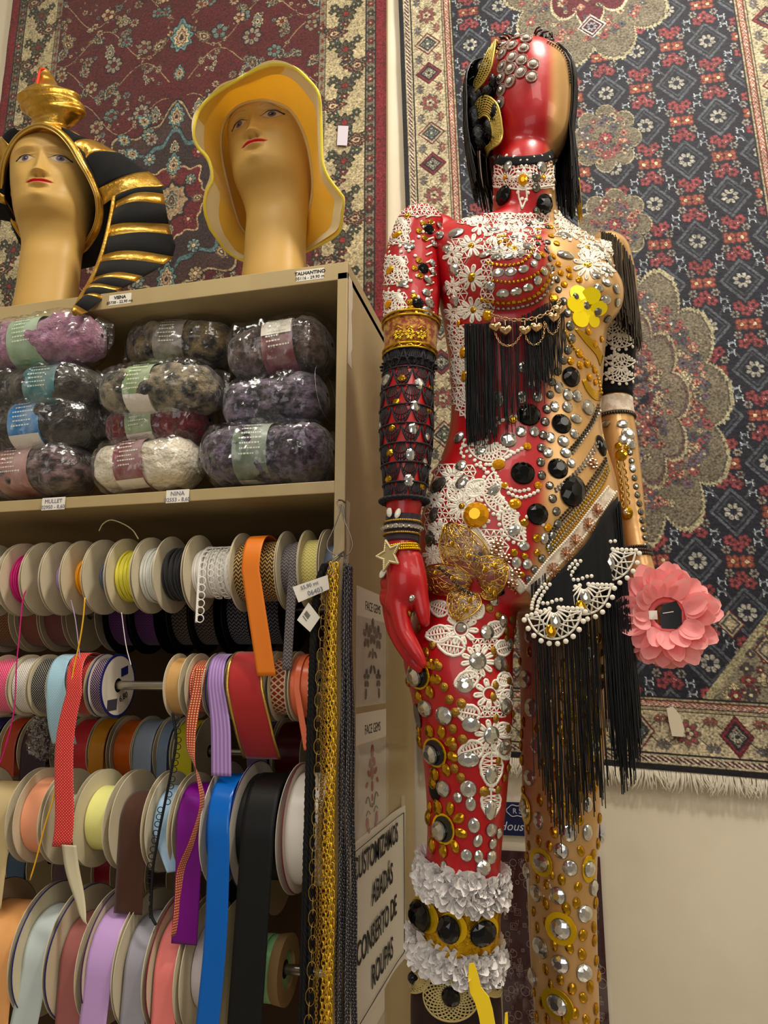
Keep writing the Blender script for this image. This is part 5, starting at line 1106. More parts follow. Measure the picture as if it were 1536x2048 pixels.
# feet and the plinth the figure stands on (below the frame)
for cx,cy,lab in ((XatZ(915,.72,1.08),1.075,'a'),(XatZ(1130,.72,1.165),1.165,'b')):
    m=MB(); m.tube([(cx,cy+.012,.74),(cx,cy+.010,.68),(cx+.008,cy-.01,.655),(cx+.02,cy-.06,.646),(cx+.032,cy-.11,.640),(cx+.036,cy-.135,.638)],[.034,.036,.036,.030,.024,.012],16); me=m.mesh('foot'); 
    o=bpy.data.objects.new('foot',me); COL.objects.link(o); me.transform(Matrix.Translation(-Vector(MBASE))); o.parent=man; me.materials.append(mat('foot_paint','#8c1a1e' if lab=='a' else '#c9a050',.35,metal=0 if lab=='a' else .8))
pl=thing('display_plinth','white painted display plinth that the mannequin stands on','plinth',(-.06,1.13,0)); m=MB(); m.box((-.27,.93,0),(.20,1.36,.60)); o=obj('plinth_box',m,wallm,pl,smooth=False); o.modifiers.new('b','BEVEL').width=.004
m=MB(); m.box((-.285,.915,.60),(.215,1.375,.62)); o=obj('plinth_top',m,mat('plinth_top','#e8e2d4',.4),pl,smooth=False); o.modifiers.new('b','BEVEL').width=.003
# ================= EVERYTHING GLUED TO THE MANNEQUIN =================
def hit(u,v,bv=None,off=0.0):
    # first point of the figure met by the line of sight through a pixel
    d=Vector(ray(u,v)).normalized(); best=None
    for b in (bv or (BVB,BVL,BVR)):
        h=b.ray_cast(Vector(CAM),d)
        if h[0] is not None and (best is None or h[3]<best[3]): best=h
    if best is None: return None
    n=np.array(best[1]); p=np.array(best[0]); 
    if np.dot(n,p-CAM)>0: n=-n
    return p+n*off,n
def g2(x,y): return 740+x*.3516,40+y*.3516
def g3(x,y): return 740+x*.3646,600+y*.3646
def g4(x,y): return 740+x*.3646,1180+y*.3646
def g5(x,y): return 740+x*.3255,1560+y*.3255
def gh(x,y): return 900+x*.1953,50+y*.1953
K2,K3,K4,K5,KH=.3516,.3646,.3646,.3255,.1953
def frame(n,ang=0):
    up=np.array([0,0,1.]); a=nrm(up-n*np.dot(up,n)); b=np.cross(a,n); c,s=math.cos(ang),math.sin(ang); return b*c+a*s, a*c-b*s, n   # right, up, out
def gem_mesh(p,n,rx,ry,ang=0,h=.45,fac=8,table=.45,rim=0):
    m=MB(); R_,U,N_=frame(n,ang); r=min(rx,ry); k=fac*2; V=[];F_=[]
    for lvl,(q,hh,o) in enumerate(((1.0,-.15,0),(1.0,.12,0),(.80,h*.62,.5),(table,h,0))):
        for i in range(k if lvl<2 else fac):
            a=2*PI*(i+(o if lvl>=2 else 0))/(k if lvl<2 else fac); V.append(p+R_*rx*q*math.cos(a)+U*ry*q*math.sin(a)+N_*r*hh)
    for i in range(k): j=(i+1)%k; F_.append((i,j,k+j,k+i))
    b=2*k; c=b+fac
    for i in range(fac):
        i2=(i+1)%fac; a0,a1,a2=k+2*i,k+(2*i+1)%k,k+(2*i+2)%k
        F_+= [(a0,a1,b+i),(a1,a2,b+i),(b+i,a2,b+i2)]; F_+= [(b+i,b+i2,c+i2),(b+i,c+i2,c+i)]
    F_.append(tuple(c+i for i in range(fac))); m.add(V,F_,mi=0)
    if rim:
        an=np.linspace(0,2*PI,20,endpoint=False); m.tube([p+R_*(rx+rim*.5)*math.cos(a)+U*(ry+rim*.5)*math.sin(a) for a in an],rim,5,closed=True,mi=1)
    return m
GM={'rhinestone':(mat('rhinestone_glass','#d4d2cc',.10,metal=.88,spec=.9),mat('silver_setting','#8f8c84',.35,metal=.9)),
 'amber_gem':(mat('amber_glass','#eaa614',.07,metal=.6,spec=.9,emit=('#c88000',.05)),mat('gold_setting','#b98a20',.35,metal=.9)),
 'black_cabochon':(mat('black_glass','#030304',.07,spec=.6),mat('black_setting','#0a0a0a',.4)),
 'gold_stone':(mat('gold_stone','#c89a28',.16,metal=.92),mat('gold_setting','#b98a20',.35,metal=.9)),
 'gold_medallion':(mat('bronze_gem','#a8823c',.3,metal=.85,bump=(600,1,.001)),mat('gold_setting','#b98a20',.35,metal=.9)),
 'smoky_crystal':(mat('smoky_glass','#8a8880',.10,metal=.85),mat('smoky_setting','#3c3a38',.4,metal=.7)),
 'pearl':(mat('pearl','#ece8dc',.22,spec=.7,coat=.6),mat('silver_setting','#8f8c84',.35,metal=.9)),
 'silver_stone':(mat('silver_stone','#dcdcda',.16,metal=.92),mat('silver_setting','#8f8c84',.35,metal=.9))}
GEMS={k:[] for k in GM}; USED=[]
def gem(kind,u,v,rx,ry=None,ang=0,bv=None,h=.45,fac=8,rim=.0005,off=.0):
    ry=ry or rx; q=hit(u,v,bv)
    if q is None: return
    p,n=q; k=depth_of(p)/F; f=abs(np.dot(n,nrm(CAM-p))); f=max(f,.45)
    USED.append((u,v,max(rx,ry))); GEMS[kind].append((max(rx,ry)*k,p+n*(off+.0012),n,rx*k/(f if rx<ry else 1),ry*k,ang,h,fac,rim))
def gems(kind,f,K,tab,**kw):
    for t in tab:
        u,v=f(t[0],t[1]); rx=t[2]*K; ry=(t[3] if len(t)>3 else t[2])*K; gem(kind,u,v,rx,ry,math.radians(t[4]) if len(t)>4 else 0,**kw)
# ---- chest, neck and arm stones ----
gems('black_cabochon',g2,K2,[(760,1000,55),(992,1048,40,56),(335,1190,30),(303,1412,32),(273,1610,32),(350,1052,26,14)],h=.6)
gems('amber_gem',g2,K2,[(870,910,24,32),(770,895,14),(690,908,10,28),(955,1195,17),(1025,1180,17),(960,1238,16),(1030,1230,17),(1062,1272,17),(980,1335,17),(1040,1345,17),(1070,1390,17),(1132,1420,18),(1085,1440,17),(1135,1460,18),(1190,1478,18),(1105,1505,18),(155,1222,32,22),(115,1425,30,24),(105,1620,30,24),(670,1680,24,34),(1045,1585,22,30),(985,895,12)])
gems('gold_stone',g2,K2,[(735,1238,12),(765,1232,12),(738,1265,12),(792,1282,12),(772,1256,12),(820,1300,12),(575,1285,15),(580,1465,17,25),(590,1650,18),(1235,1395,22,16),(1235,1298,18,12),(305,1158,16),(280,1200,16),(312,1243,16),(345,1150,13),(278,1368,16),(255,1412,16),(285,1455,16),(250,1572,16),(228,1605,16),(232,1640,16),(262,1665,15),(215,1115,16),(175,1500,14)])
gems('rhinestone',g2,K2,[(785,835,20,30),(978,838,22,32),(565,1098,46,24),(765,1132,32,12),(700,1195,36,18),(490,1212,46,34),(1108,1228,42,28),(1112,1338,52,27),(1300,1298,34,18,-30),(1352,1370,34,18,-35),(1345,1425,30,20,-20),(1288,1452,27,20,-20),(1345,1492,30,20,-30),(1400,1530,30,20,-50),(1300,1525,28,20,-30),(1340,1592,32,24),(1408,1608,26,20,-40),(480,1420,42,30,-60),(482,1600,42,30,-60),(395,1225,32,24,-40),(395,1170,26,18),(365,1275,24,18),(435,1305,30,22,-40),(355,1385,22),(358,1435,24,18),(330,1480,30,22,-30),(320,1550,26,22),(338,1610,22,30),(325,1660,24,28),(225,1290,30,18),(190,1500,28,22),(405,1090,28,16),(480,1050,28,12),(635,1040,35,10),(655,1335,34,20),(720,1345,32,18,10),(790,1345,30,18),(860,1330,28,18,30),(900,1290,20,24),(850,1260,22,14),(720,1300,26,14),(820,1235,20,12),(730,1437,32,22),(800,1432,32,22,5),(872,1417,30,20,20),(930,1385,22,18,50),(948,1345,17,22),(755,1557,36,24),(830,1545,32,22,10),(897,1522,30,22,15),(952,1482,22,24,30),(990,1430,18,22),(682,1515,30,24),(430,1530,10,26)])
gems('smoky_crystal',g2,K2,[(945,895,20,26),(945,955,19,24),(950,1085,19,22),(905,1165,22,18),(965,1140,18),(1010,1180,16),(935,1240,14),(955,1275,16),(1010,1265,16),(1000,1310,16),(1020,1360,17),(1038,1412,17),(1062,1478,18),(1072,1535,17),(1100,1600,20),(1122,1668,20),(1170,1575,20),(1230,1625,24),(1295,1660,24),(1350,1700,22)])
gems('smoky_crystal',g3,K3,[(1083,72,18,22),(1098,142,19,24),(1105,212,18,24),(1085,275,18,22),(1062,332,17,20),(1028,392,18,20),(998,450,18,20),(988,520,17,20),(970,600,19,24),(960,668,19,24),(950,742,19,24),(940,812,18,24),(936,890,18,24),(942,962,18,24),(985,1018,18,20),(1002,1090,18,22),(1022,1160,18,22),(1030,1228,18,22),(1002,1292,18,22),(985,1358,18,22),(942,1418,17,20),(902,1478,17,20),(868,1530,17,18),(375,1015,34,44),(350,1180,20,42,-25),(330,1310,22,40,-20),(360,1330,14)])
gems('black_cabochon',g3,K3,[(1102,422,55),(870,630,64),(1050,680,56),(838,950,64),(1030,925,57),(918,1175,58),(1112,1050,58,92,-25),(590,1410,28,36),(710,1600,26,22),(1265,800,18,60,5)],h=.55)
gems('amber_gem',g3,K3,[(583,1180,70)],h=.55,fac=10)
gems('amber_gem',g3,K3,[(785,657,20),(862,803,20),(922,1017,20),(975,1248,20),(1198,172,20),(1148,295,21),(1100,335,19),(1153,358,19),(1190,352,18),(1233,243,19),(1270,215,16),(1230,385,15),(1203,425,19),(1235,452,15),(705,903,34,28,15),(795,1118,32,28),(740,1018,17),(512,290,16,30),(520,420,16,30),(488,128,15)])
gems('gold_stone',g3,K3,[(845,1222,20),(915,1305,22),(790,1385,18),(848,1405,16),(832,1505,15),(917,1385,16),(175,432,20),(145,560,19),(122,702,20),(112,838,17,20),(103,985,16,22),(330,490,12,18),(322,610,12,18),(283,1025,12,20),(505,1132,16),(1362,800,18),(1408,808,16)])
gems('rhinestone',g3,K3,[(760,768,42),(1195,590,28,42),(1085,520,22,32),(1135,528,22,32),(1012,585,20,30),(1082,588,22,30),(1130,652,24,26),(828,722,24,30),(900,722,22,30),(990,755,20,30),(1060,775,25,32),(1120,735,26),(975,838,22,28,-20),(1073,838,24,28),(1103,895,18,26),(605,828,30,22),(500,908,32,30),(505,1000,42,30,45),(680,1042,36,24,40),(790,1265,36,26,35),(845,1350,28,24),(802,1440,25,30),(862,1450,24,28,-20),(490,755,20,32,15),(830,535,25,35),(920,532,22,28),(700,545,34,44),(1035,480,20,30),(885,460,16,28),(957,1308,20,30,-15),(635,800,14),(840,370,28,30),(1415,735,30,36),(1390,765,26),(1430,790,22,30),(1440,920,14,22),(1385,680,30,22),(1295,680,28,18)])
gems('silver_stone',g3,K3,[(270,462,22,34),(90,440,18,32),(245,582,22,32),(62,690,10,26),(235,705,22,34),(57,870,10,26),(220,848,24,34),(212,990,26,34),(312,752,12,22),(298,890,12,22),(60,1010,8,24)],bv=(BVL,))
# ---- left leg ----
gems('rhinestone',g4,K4,[(303,650,32,45),(407,688,42,48),(590,388,46),(642,232,38,38),(713,402,34,40),(522,522,42,38,20),(555,738,50,38),(665,795,46),(540,930,58,38),(665,1010,32,46),(660,1205,28,52),(403,1090,32,42),(540,1090,44),(483,1138,26),(553,1172,26,36),(570,1290,30,38),(665,1315,26,34),(672,1392,27),(530,1455,30),(595,1462,22,34),(665,1465,24,34,-15),(745,640,26,42),(740,860,30,42),(705,1335,12,28),(620,1525,42),(730,170,20,34),(765,300,14,34),(680,60,26),(500,205,28),(770,560,10,40),(230,45,18)])
gems('gold_medallion',g4,K4,[(437,600,24),(502,622,26),(468,670,24),(455,760,24),(510,818,25),(458,855,24),(465,978,24),(500,1028,24),(378,418,22),(408,532,24),(343,303,22),(700,1095,22),(735,1030,20),(755,975,14,22),(655,100,22),(705,140,20),(745,222,20),(745,265,20),(760,500,14,20),(775,162,14,20),(625,1105,28,24),(755,760,14,22),(745,430,14,20),(780,680,10,20),(268,215,20),(215,130,16)])
def ring_petals(f,K,cx,cy,Rx,Ry,n,a0,px,py,bv=None,skip=()):
    for i in range(n):
        if i in skip: continue
        a=a0+2*PI*i/n; u,v=f(cx+Rx*math.cos(a),cy+Ry*math.sin(a)); gem('gold_stone',u,v,px*K,py*K,-(a+PI/2),bv=bv)
for cx,cy,sk in ((268,465,(6,7)),(358,890,()),(405,1310,())):
    ring_petals(g4,K4,cx,cy,96,120,9,-1.2,20,36,bv=(BVB,),skip=sk)
DISC=[]
def disc(u,v,rx,ry,mt,name,ang=0,off=.0006,th=.0012,bv=(BVB,),sub=None):
    q=hit(u,v,bv)
    if q is None: return None
    p,n=q; k=depth_of(p)/F; f=max(abs(np.dot(n,nrm(CAM-p))),.5); R_,U,N_=frame(n,ang); m=MB(); an=np.linspace(0,2*PI,28,endpoint=False); p=p+n*off
    ring=[p+R_*rx*k/(f if rx<ry else 1)*math.cos(a)+U*ry*k*math.sin(a) for a in an]; m.poly(ring,th,n); return obj(name,m,mt,sub or man,ang=30)
goldfoil=mat('gold_foil_disc','#f0c81c',.18,metal=.6); blackd=mat('black_disc','#0b0b0c',.15,spec=.8)
for cx,cy in ((268,465),(358,890),(405,1310)):
    u,v=g4(cx,cy); disc(u,v,58*K4,80*K4,goldfoil,'gold_disc'); disc(u+3*K4,v,48*K4,68*K4,blackd,'black_disc',off=.002); gem('rhinestone',u-14*K4,v+10*K4,32*K4,50*K4,off=.0035,bv=(BVB,))
for cx,cy in ((143,290),(225,690),(318,1090)): # dark discs wrapped round the outer edge of the thigh
    u,v=g4(cx,cy); disc(u+14,v,30*K4,66*K4,blackd,'black_disc'); 
gems('gold_stone',g4,K4,[(330,405,26,28),(350,488,28,24),(185,410,16,24),(210,505,14,26),(370,1180,14,32),(345,1060,20,30),(240,690,8,26),(330,1190,12,30),(350,1330,12,30),(270,770,10,36)],bv=(BVB,))
# ---- gold leg ----
gems('rhinestone',g4,K4,[(850,490,32,46),(885,645,28,48),(910,850,22,42),(875,1030,24,40),(925,1265,22,44),(1200,350,26,42),(1090,1335,40,42),(1048,1432,40,36),(1192,1330,22,42),(1195,1175,20,38),(940,1490,38,46),(872,250,18,38),(818,985,14,40)],bv=(BVB,))
gems('silver_stone',g5,K5,[(1175,435,44),(1230,540,44),(1155,710,42,48),(1020,695,26,46),(1320,820,38,48),(1048,1030,36,56),(1170,1130,46,50),(1315,1185,42,50),(1340,150,20,45),(1372,660,18,45),(1000,1210,30,46),(965,560,20,44),(990,1290,24,50),(1215,325,40)],bv=(BVB,))
for cx,cy,r,R_,sy in ((1175,912,54,88,1.08),(1155,1378,52,86,1.05),(1055,505,40,62,1.3),(1342,545,28,36,2.2),(972,890,26,44,2.0),(960,185,26,44,1.9),(1250,870-880+20,1,1,1)):
    if r<5: continue
    u,v=g5(cx,cy); disc(u,v,R_*K5,R_*K5*sy,goldfoil,'gold_disc'); gem('silver_stone',u,v,r*K5,r*K5*min(sy,1.6),off=.0015,bv=(BVB,))
for cx,cy in ((820,790),(1230,868),(850,1190)):
    u,v=g4(cx,cy); disc(u,v,34*K4,70*K4,goldfoil,'gold_disc'); gem('rhinestone',u,v,24*K4,40*K4,off=.0015,bv=(BVB,))
rg=random.Random(12)
def fill(kind,u0,u1,v0,v1,n,r0,r1,gap,bv=(BVB,),asp=(1.2,1.5)):
    k=0
    for _ in range(n*30):
        if k>=n: break
        u=rg.uniform(u0,u1); v=rg.uniform(v0,v1); r=rg.uniform(r0,r1)
        if any((u-a)**2+((v-b)*.85)**2<(r+c+gap)**2 for a,b,c in USED): continue
        q=hit(u,v)
        if q is None or all(hit(u,v,bv) is None for _ in (0,)) or np.linalg.norm(hit(u,v,bv)[0]-q[0])>1e-4: continue
        s=max(.45,abs(np.dot(q[1],nrm(CAM-q[0])))); gem(kind,u,v,r*s,r*rg.uniform(*asp),rg.uniform(-.5,.5),bv=bv); k+=1
fill('gold_stone',1040,1205,1255,2048,125,6.5,8.5,2.5)
fill('gold_medallion',985,1030,1225,1560,9,6,7.5,3)
fill('rhinestone',850,1010,1560,1735,8,8,11,5)
# ================= LACE =================
lace=mat('white_guipure_lace','#efe8da',.75,sheen=.3,bump=(500,.5,.001))
class Lace:
    def __init__(s,bv=None,r=.0011,off=.0008): s.m=MB(); s.bv=bv; s.r=r; s.off=off
    def line(s,pts,r=None,closed=False,step=4.5):
        r=r or s.r; pts=np.asarray(pts,float); 
        if closed: pts=np.vstack([pts,pts[:1]])
        d=np.r_[0,np.cumsum(np.linalg.norm(np.diff(pts,axis=0),axis=1))]; n=max(3,int(d[-1]/step)+1); q=np.linspace(0,d[-1],n); U_=np.interp(q,d,pts[:,0]); V_=np.interp(q,d,pts[:,1]); run=[]
        def flush():
            if len(run)>1: s.m.tube(np.array([a for a,_ in run]),r,5,up=np.array([b for _,b in run]),flat=.55)
        for u,v in zip(U_,V_):
            h=hit(u,v,s.bv,s.off)
            if h is None or (run and np.linalg.norm(h[0]-run[-1][0])>.02): flush(); run=[] if h is None else [h]; continue
            run.append(h)
        flush()
    def dot(s,u,v,r,flat=.35):
        h=hit(u,v,s.bv,s.off)
        if h is None: return
        p,n=h; k=depth_of(p)/F; R_,U,N_=frame(n); s.m.ball(p,(r*k,r*k,r*k*flat),8,5,R3=np.array([R_,U,N_]).T)
    def flower(s,u,v,R_,n=8,rot=0,fill_=True,cr=.26):
        for i in range(n):
            a=rot+2*PI*i/n; da=PI/n*.82; P_=[]
            for t in np.linspace(0,1,9): rr_=R_*(cr+.06+(1-cr-.06)*math.sin(t*PI)**.55) if 0<t<1 else R_*(cr+.06); aa=a+da*(2*t-1)*(.55+.45*math.sin(t*PI)); P_.append((u+rr_*math.cos(aa),v+rr_*math.sin(aa)*.97))
            s.line(P_,s.r*1.35,step=3.5)
            if fill_: s.line([(u+R_*cr*math.cos(a),v+R_*cr*math.sin(a)),(u+R_*.82*math.cos(a),v+R_*.82*math.sin(a))],s.r*.9)
        s.line([(u+R_*cr*math.cos(a),v+R_*cr*math.sin(a)) for a in np.linspace(0,2*PI,14)],s.r*1.1,step=3)
    def fan(s,u,v,R_,a0,a1,n=8,dots_=True,core=.12,rows=2,dr=None):
        an=np.linspace(a0,a1,n); P=lambda k,a:(u+R_*k*math.cos(a),v+R_*k*math.sin(a))
        for i in range(n-1):
            s.line([P(core,an[i]),P(.5,(an[i]+an[min(i+1,n-1)])/2),P(.86,an[min(i+2,n-1)])],step=5); s.line([P(core,an[i+1]),P(.5,(an[i]+an[i+1])/2),P(.86,an[max(i-1,0)])],step=5)
        s.line([P(.86,a) for a in np.linspace(a0,a1,n*2)],s.r*1.2)
        if dots_:
            for a in an: p=P(1.0,a); s.dot(p[0],p[1],dr or R_*.085); 
            for k in np.linspace(.35,.95,5):
                for a in (a0,a1): p=P(k,a); s.dot(p[0],p[1],(dr or R_*.085)*.9)
        else:
            for i in range(n-1): a=(an[i]+an[i+1])/2; s.line([P(.86,an[i]),P(1.03,a),P(.86,an[i+1])],s.r*1.2)
    def leaf(s,u,v,L,W_,ang):
        c,s_=math.cos(ang),math.sin(ang); T=lambda x,y:(u+x*c-y*s_,v+x*s_+y*c); top=[];bot=[]
        for t in np.linspace(0,1,15):
            w=W_*math.sin(PI*t**.8)**.7*(1+.09*abs(math.sin(t*PI*4))); top.append(T(t*L,w)); bot.append(T(t*L,-w))
        s.line(top,s.r*1.6,step=3.5); s.line(bot,s.r*1.6,step=3.5)
        for t in np.linspace(.2,.85,6):
            w=W_*math.sin(PI*t**.8)**.7; s.line([T(t*L,-w),T(t*L+.10*L,w)],s.r*.7); s.line([T(t*L,w),T(t*L+.10*L,-w)],s.r*.7)
        s.line([T(0,0),T(L,0)],s.r*1.2)
    def net(s,u0,v0,u1,v1,cell,rnd=None):
        r=rnd or random.Random(int(u0+v0)); nu,nv=int((u1-u0)/cell),int((v1-v0)/cell); G_={}
        for i in range(nu+1):
            for j in range(nv+1): G_[i,j]=(u0+(i+.5*(j%2)+r.uniform(-.2,.2))*cell,v0+(j+r.uniform(-.2,.2))*cell)
        for (i,j),p in G_.items():
            for q in ((i+1,j),(i,j+1),(i-1 if j%2==0 else i+1,j+1)):
                if q in G_: s.line([p,G_[q]],s.r*.75,step=6)
    def done(s,name='lace_applique',mt=None,**k): return obj(name,s.m,mt or lace,man,ang=0,**k) if s.m.n else None
B_only=(BVB,); 
def band(path,w,mt,name,off=.0012,bv=B_only,label=None,n=40,thick=.0012):
    P2=smooth(np.c_[np.array(path,float),np.zeros(len(path))],n)[:,:2]; T=np.gradient(P2,axis=0); T/=np.linalg.norm(T,axis=1)[:,None]; Nn=np.c_[-T[:,1],T[:,0]]; rows=[]
    for p,q in zip(P2,Nn):
        row=[hit(*(p+q*w*s),bv,off) for s in (-1,-.5,0,.5,1)]
        if any(r_ is None for r_ in row): continue
        rows.append([r_[0] for r_ in row])
    if len(rows)<2: return None
    m=MB(); m.grid(np.array(rows)); o=obj(name,m,mt,man,ang=0,label=label); s=o.modifiers.new('s','SOLIDIFY'); s.thickness=thick; s.offset=0; return o
# neck collar
for u,v in ((1013,362),(1083,362)): l=Lace(B_only); l.fan(u,v,50,-PI+.35,-.35,9,dr=4.2); l.done('lace_scallop')
l=Lace(B_only)
for a,b in ((984,356),(985,378),(988,395),(1047,345),(1047,358),(1040,372),(1036,385),(1044,398),(1052,372),(1056,386),(1052,400),(1108,360),(1106,378),(1100,392)): l.dot(a,b,4)
for x in (1036,1052): l.line([(x,372),(x+2,395),(1044,418)],.0015)
l.line([(984,372),(1046,380),(1108,370)],.0016); l.net(984,352,1108,376,8); l.done(label='white lace collar standing around the neck')
band([(984,316),(1010,322),(1050,322),(1085,318),(1106,308)],9,velvet,'black_neck_band',label='black cloth band under the chin')
# dense lace over the red breast and shoulders
l=Lace(B_only,.0012)
for u,v,R_,n,ro in ((944,492,24,8,.2),(944,556,27,9,0),(947,620,27,9,.3),(990,470,22,8,0),(905,510,20,7,.1),(905,575,18,7,.3),(908,625,20,8,.2),(1012,448,20,8,.5),(960,452,20,8,.1),(1040,462,18,8,0),(1000,505,17,8,.2),(1035,500,18,8,.4),(940,435,17,7,0),(1075,452,14,7,.3)): l.flower(u,v,R_,n,ro)
l.net(915,428,1095,448,10); l.net(965,455,1080,515,11); l.net(905,480,935,640,12); l.net(960,520,985,640,11)
for t in np.linspace(0,1,16): l.dot(925+170*t,426+4*math.sin(t*3),4)
for t in np.linspace(0,1,14): l.line([(898-4*math.sin(t*9),470+180*t),(905,476+180*t)],.0016)
l.done(label='dense white floral lace over the red breast')
l=Lace(B_only,.0012)
for u,v,R_,n,ro in ((1177,530,31,11,0),(1176,492,22,9,.3),(1140,462,22,9,.2),(1205,500,20,8,.1),(1188,455,16,7,0),(1215,540,16,8,.2),(1122,440,15,7,0)): l.flower(u,v,R_,n,ro)
l.net(1110,430,1215,480,11); l.net(1160,470,1225,530,12)
for t in np.linspace(0,1,14): l.dot(1110+110*t,424+62*t*t,4)
l.done(label='white floral lace over the gold breast')
# lace on the upper red arm
l=Lace((BVL,),.0012)
for u,v in ((800,470),(796,548),(792,620)): 
    l.fan(u+14,v-34,58,PI*.50,PI*1.02,8,dr=4.2)
    for k in range(9): l.dot(u+22+26*math.sin(k*.5),v-46+10*k,4)
    l.net(u-28,v-34,u+22,v+22,9)
l.net(790,405,880,440,9)
for k in range(22): l.dot(774+5*abs(math.sin(k*.7)),440+9.2*k,3.6); 
for k in range(14): l.line([(866+3*math.sin(k),430+15*k),(852,436+15*k)],.0014)
for k in range(12): l.dot(768+9*k,636-4*math.sin(k*.9),4)
l.done(label='white scalloped lace sleeve with black stone clusters')
# side of the waist
l=Lace(B_only)
for u,v,R_ in ((940,668,46),(946,735,44),(950,800,42)): l.fan(u,v,R_,PI*.45,PI*1.25,8,dots_=False); 
for u,v in ((915,720),(918,790)): l.net(900,v-70,945,v+20,11)
l.done(label='white lace scallops down the red side of the waist')
# belly scallops edged with white dots
l=Lace(B_only,.0013)
def scallop(f,K,top,rim,n=9):
    tp=np.array([f(*p) for p in top]); rm=np.array([f(*p) for p in rim]); N_=14
    A=smooth(np.c_[tp,np.zeros(len(tp))],N_)[:,:2]; Bc=smooth(np.c_[rm,np.zeros(len(rm))],N_*2)[:,:2]
    for i in range(N_):
        for o in (-3,3):
            j=min(max(2*i+o,0),2*N_-1); l.line([A[i],(A[i]+Bc[j])/2,A[i]*.12+Bc[j]*.88],.0008)
    l.line(A,.0015); l.line(A*.12+Bc[::2]*.88,.0015)
    for p in Bc[::1]: l.dot(p[0],p[1],4.6,.5)
    for p in A[::1]: l.dot(p[0],p[1],3.4)
def chain_dots(tab,r=4.4):
    P2=smooth(np.array([[*g3(*p),0] for p in tab]),40)[:,:2]; d=np.r_[0,np.cumsum(np.linalg.norm(np.diff(P2,axis=0),axis=1))]; l.line(P2,.0009)
    for q in np.arange(0,d[-1],r*2.05): l.dot(np.interp(q,d,P2[:,0]),np.interp(q,d,P2[:,1]),r,.5)
for cx,cy,R_,a0,a1 in ((655,765,140,30,165),(745,1050,142,105,240),(845,1205,138,88,222)):
    u,v=g3(cx,cy); l.fan(u,v,R_*K3,math.radians(a0),math.radians(a1),11,core=.22,dr=4.4); l.line([(u+R_*K3*.55*math.cos(a),v+R_*K3*.55*math.sin(a)) for a in np.linspace(math.radians(a0),math.radians(a1),12)])
for tab in ([(800,640),(740,655),(690,690),(645,735),(640,790)],[(520,770),(500,830),(520,870)],[(655,905),(720,880),(790,840),(860,800)],[(700,650),(640,640),(560,640)],[(760,1060),(820,1085),(880,1070),(925,1045)],[(750,1030),(810,1050),(870,1040)],[(860,1190),(920,1215),(965,1245)],[(700,1180),(740,1150),(790,1160)],[(640,950),(620,920),(580,905)]): chain_dots(tab)
l.done(label='white scalloped lace edged with round dots across the red belly')
# hip lace
l=Lace(B_only,.0013)
for u,v,R_,n,ro in ((924,1014,29,10,.1),(878,1060,22,8,.2),(905,955,22,8,.4),(870,1000,20,8,.1),(950,985,20,8,.3),(962,1040,18,7,.2),(868,1110,22,8,0),(900,1100,18,8,.3)): l.flower(u,v,R_,n,ro)
l.leaf(900,1000,52,16,-.9); l.leaf(935,990,44,15,-.7); l.leaf(870,1150,44,16,-1.4); l.leaf(975,1085,40,15,.9)
l.net(850,930,955,1130,12); l.net(950,1060,1010,1120,12)
for t in np.linspace(0,1,18): l.dot(868+24*math.sin(t*2.5)-10,885+60*t,4) if t<.6 else None
l.done(label='dense white floral lace over the red hip')
# thigh lace
l=Lace(B_only,.0013)
F4=lambda x,y:g4(x,y)
for x,y,R_,n,ro in ((500,215,92,10,.1),(592,390,92,11,.1),(655,570,86,9,.25),(662,795,86,10,.1)): u,v=F4(x,y); l.flower(u,v,R_*K4,n,ro,cr=.42)
for x,y,L_,W_,a in ((440,235,135,44,3.0),(520,320,150,48,3.3),(590,470,135,44,2.75),(600,690,130,44,3.35),(620,860,140,48,2.85),(640,240,110,40,-.5),(690,330,90,40,-.3),(700,480,80,38,.3),(720,560,90,38,.8),(700,740,100,36,.7),(700,850,95,36,.9),(665,890,190,56,1.57),(662,1090,160,48,1.57),(560,150,90,36,-.9),(430,120,110,40,3.5)): u,v=F4(x,y); l.leaf(u,v,L_*K4,W_*K4,a)
for x0,y0,x1,y1 in ((420,60,600,180),(560,270,700,330),(520,430,620,500),(600,640,760,720),(600,860,740,930)): a=F4(x0,y0); b_=F4(x1,y1); l.net(a[0],a[1],b_[0],b_[1],10)
l.done(label='white lace of flowers and netted leaves down the red thigh')
# flat bands that cross at the hips
def beads(path,r,mt,name,bv=B_only,off=.0012,sp=2.1,label=None,par=None):
    P2=smooth(np.c_[np.array(path,float),np.zeros(len(path))],60)[:,:2]; d=np.r_[0,np.cumsum(np.linalg.norm(np.diff(P2,axis=0),axis=1))]; m=MB()
    for q in np.arange(0,d[-1],r*sp):
        h=hit(np.interp(q,d,P2[:,0]),np.interp(q,d,P2[:,1]),bv,off)
        if h is None: continue
        k=depth_of(h[0])/F; R_,U,N_=frame(h[1],.4); m.ball(h[0],(r*k,r*k,r*k*.8),6,4,R3=np.array([R_,U,N_]).T)
    return obj(name,m,mt,par or man,ang=25,label=label) if m.n else None
sil=mat('silver_beads','#c8c8c6',.15,metal=.9); drk=mat('gunmetal_beads','#5a5854',.2,metal=.9); gld=mat('gold_beads','#d8b030',.2,metal=.9); ros=mat('rose_gold_filigree','#c89878',.25,metal=.85); sheer=mat('white_band','#e6dccb',.7,sheen=.2,noise=(90,.6,'#b9987c'))
G3=lambda tab:[g3(*p) for p in tab]
band(G3([(1322,1040),(1240,1150),(1120,1310),(1000,1440),(865,1600)]),30*K3,sheer,'hip_band',label='wide white and rose gold band slanting down from the right hip')
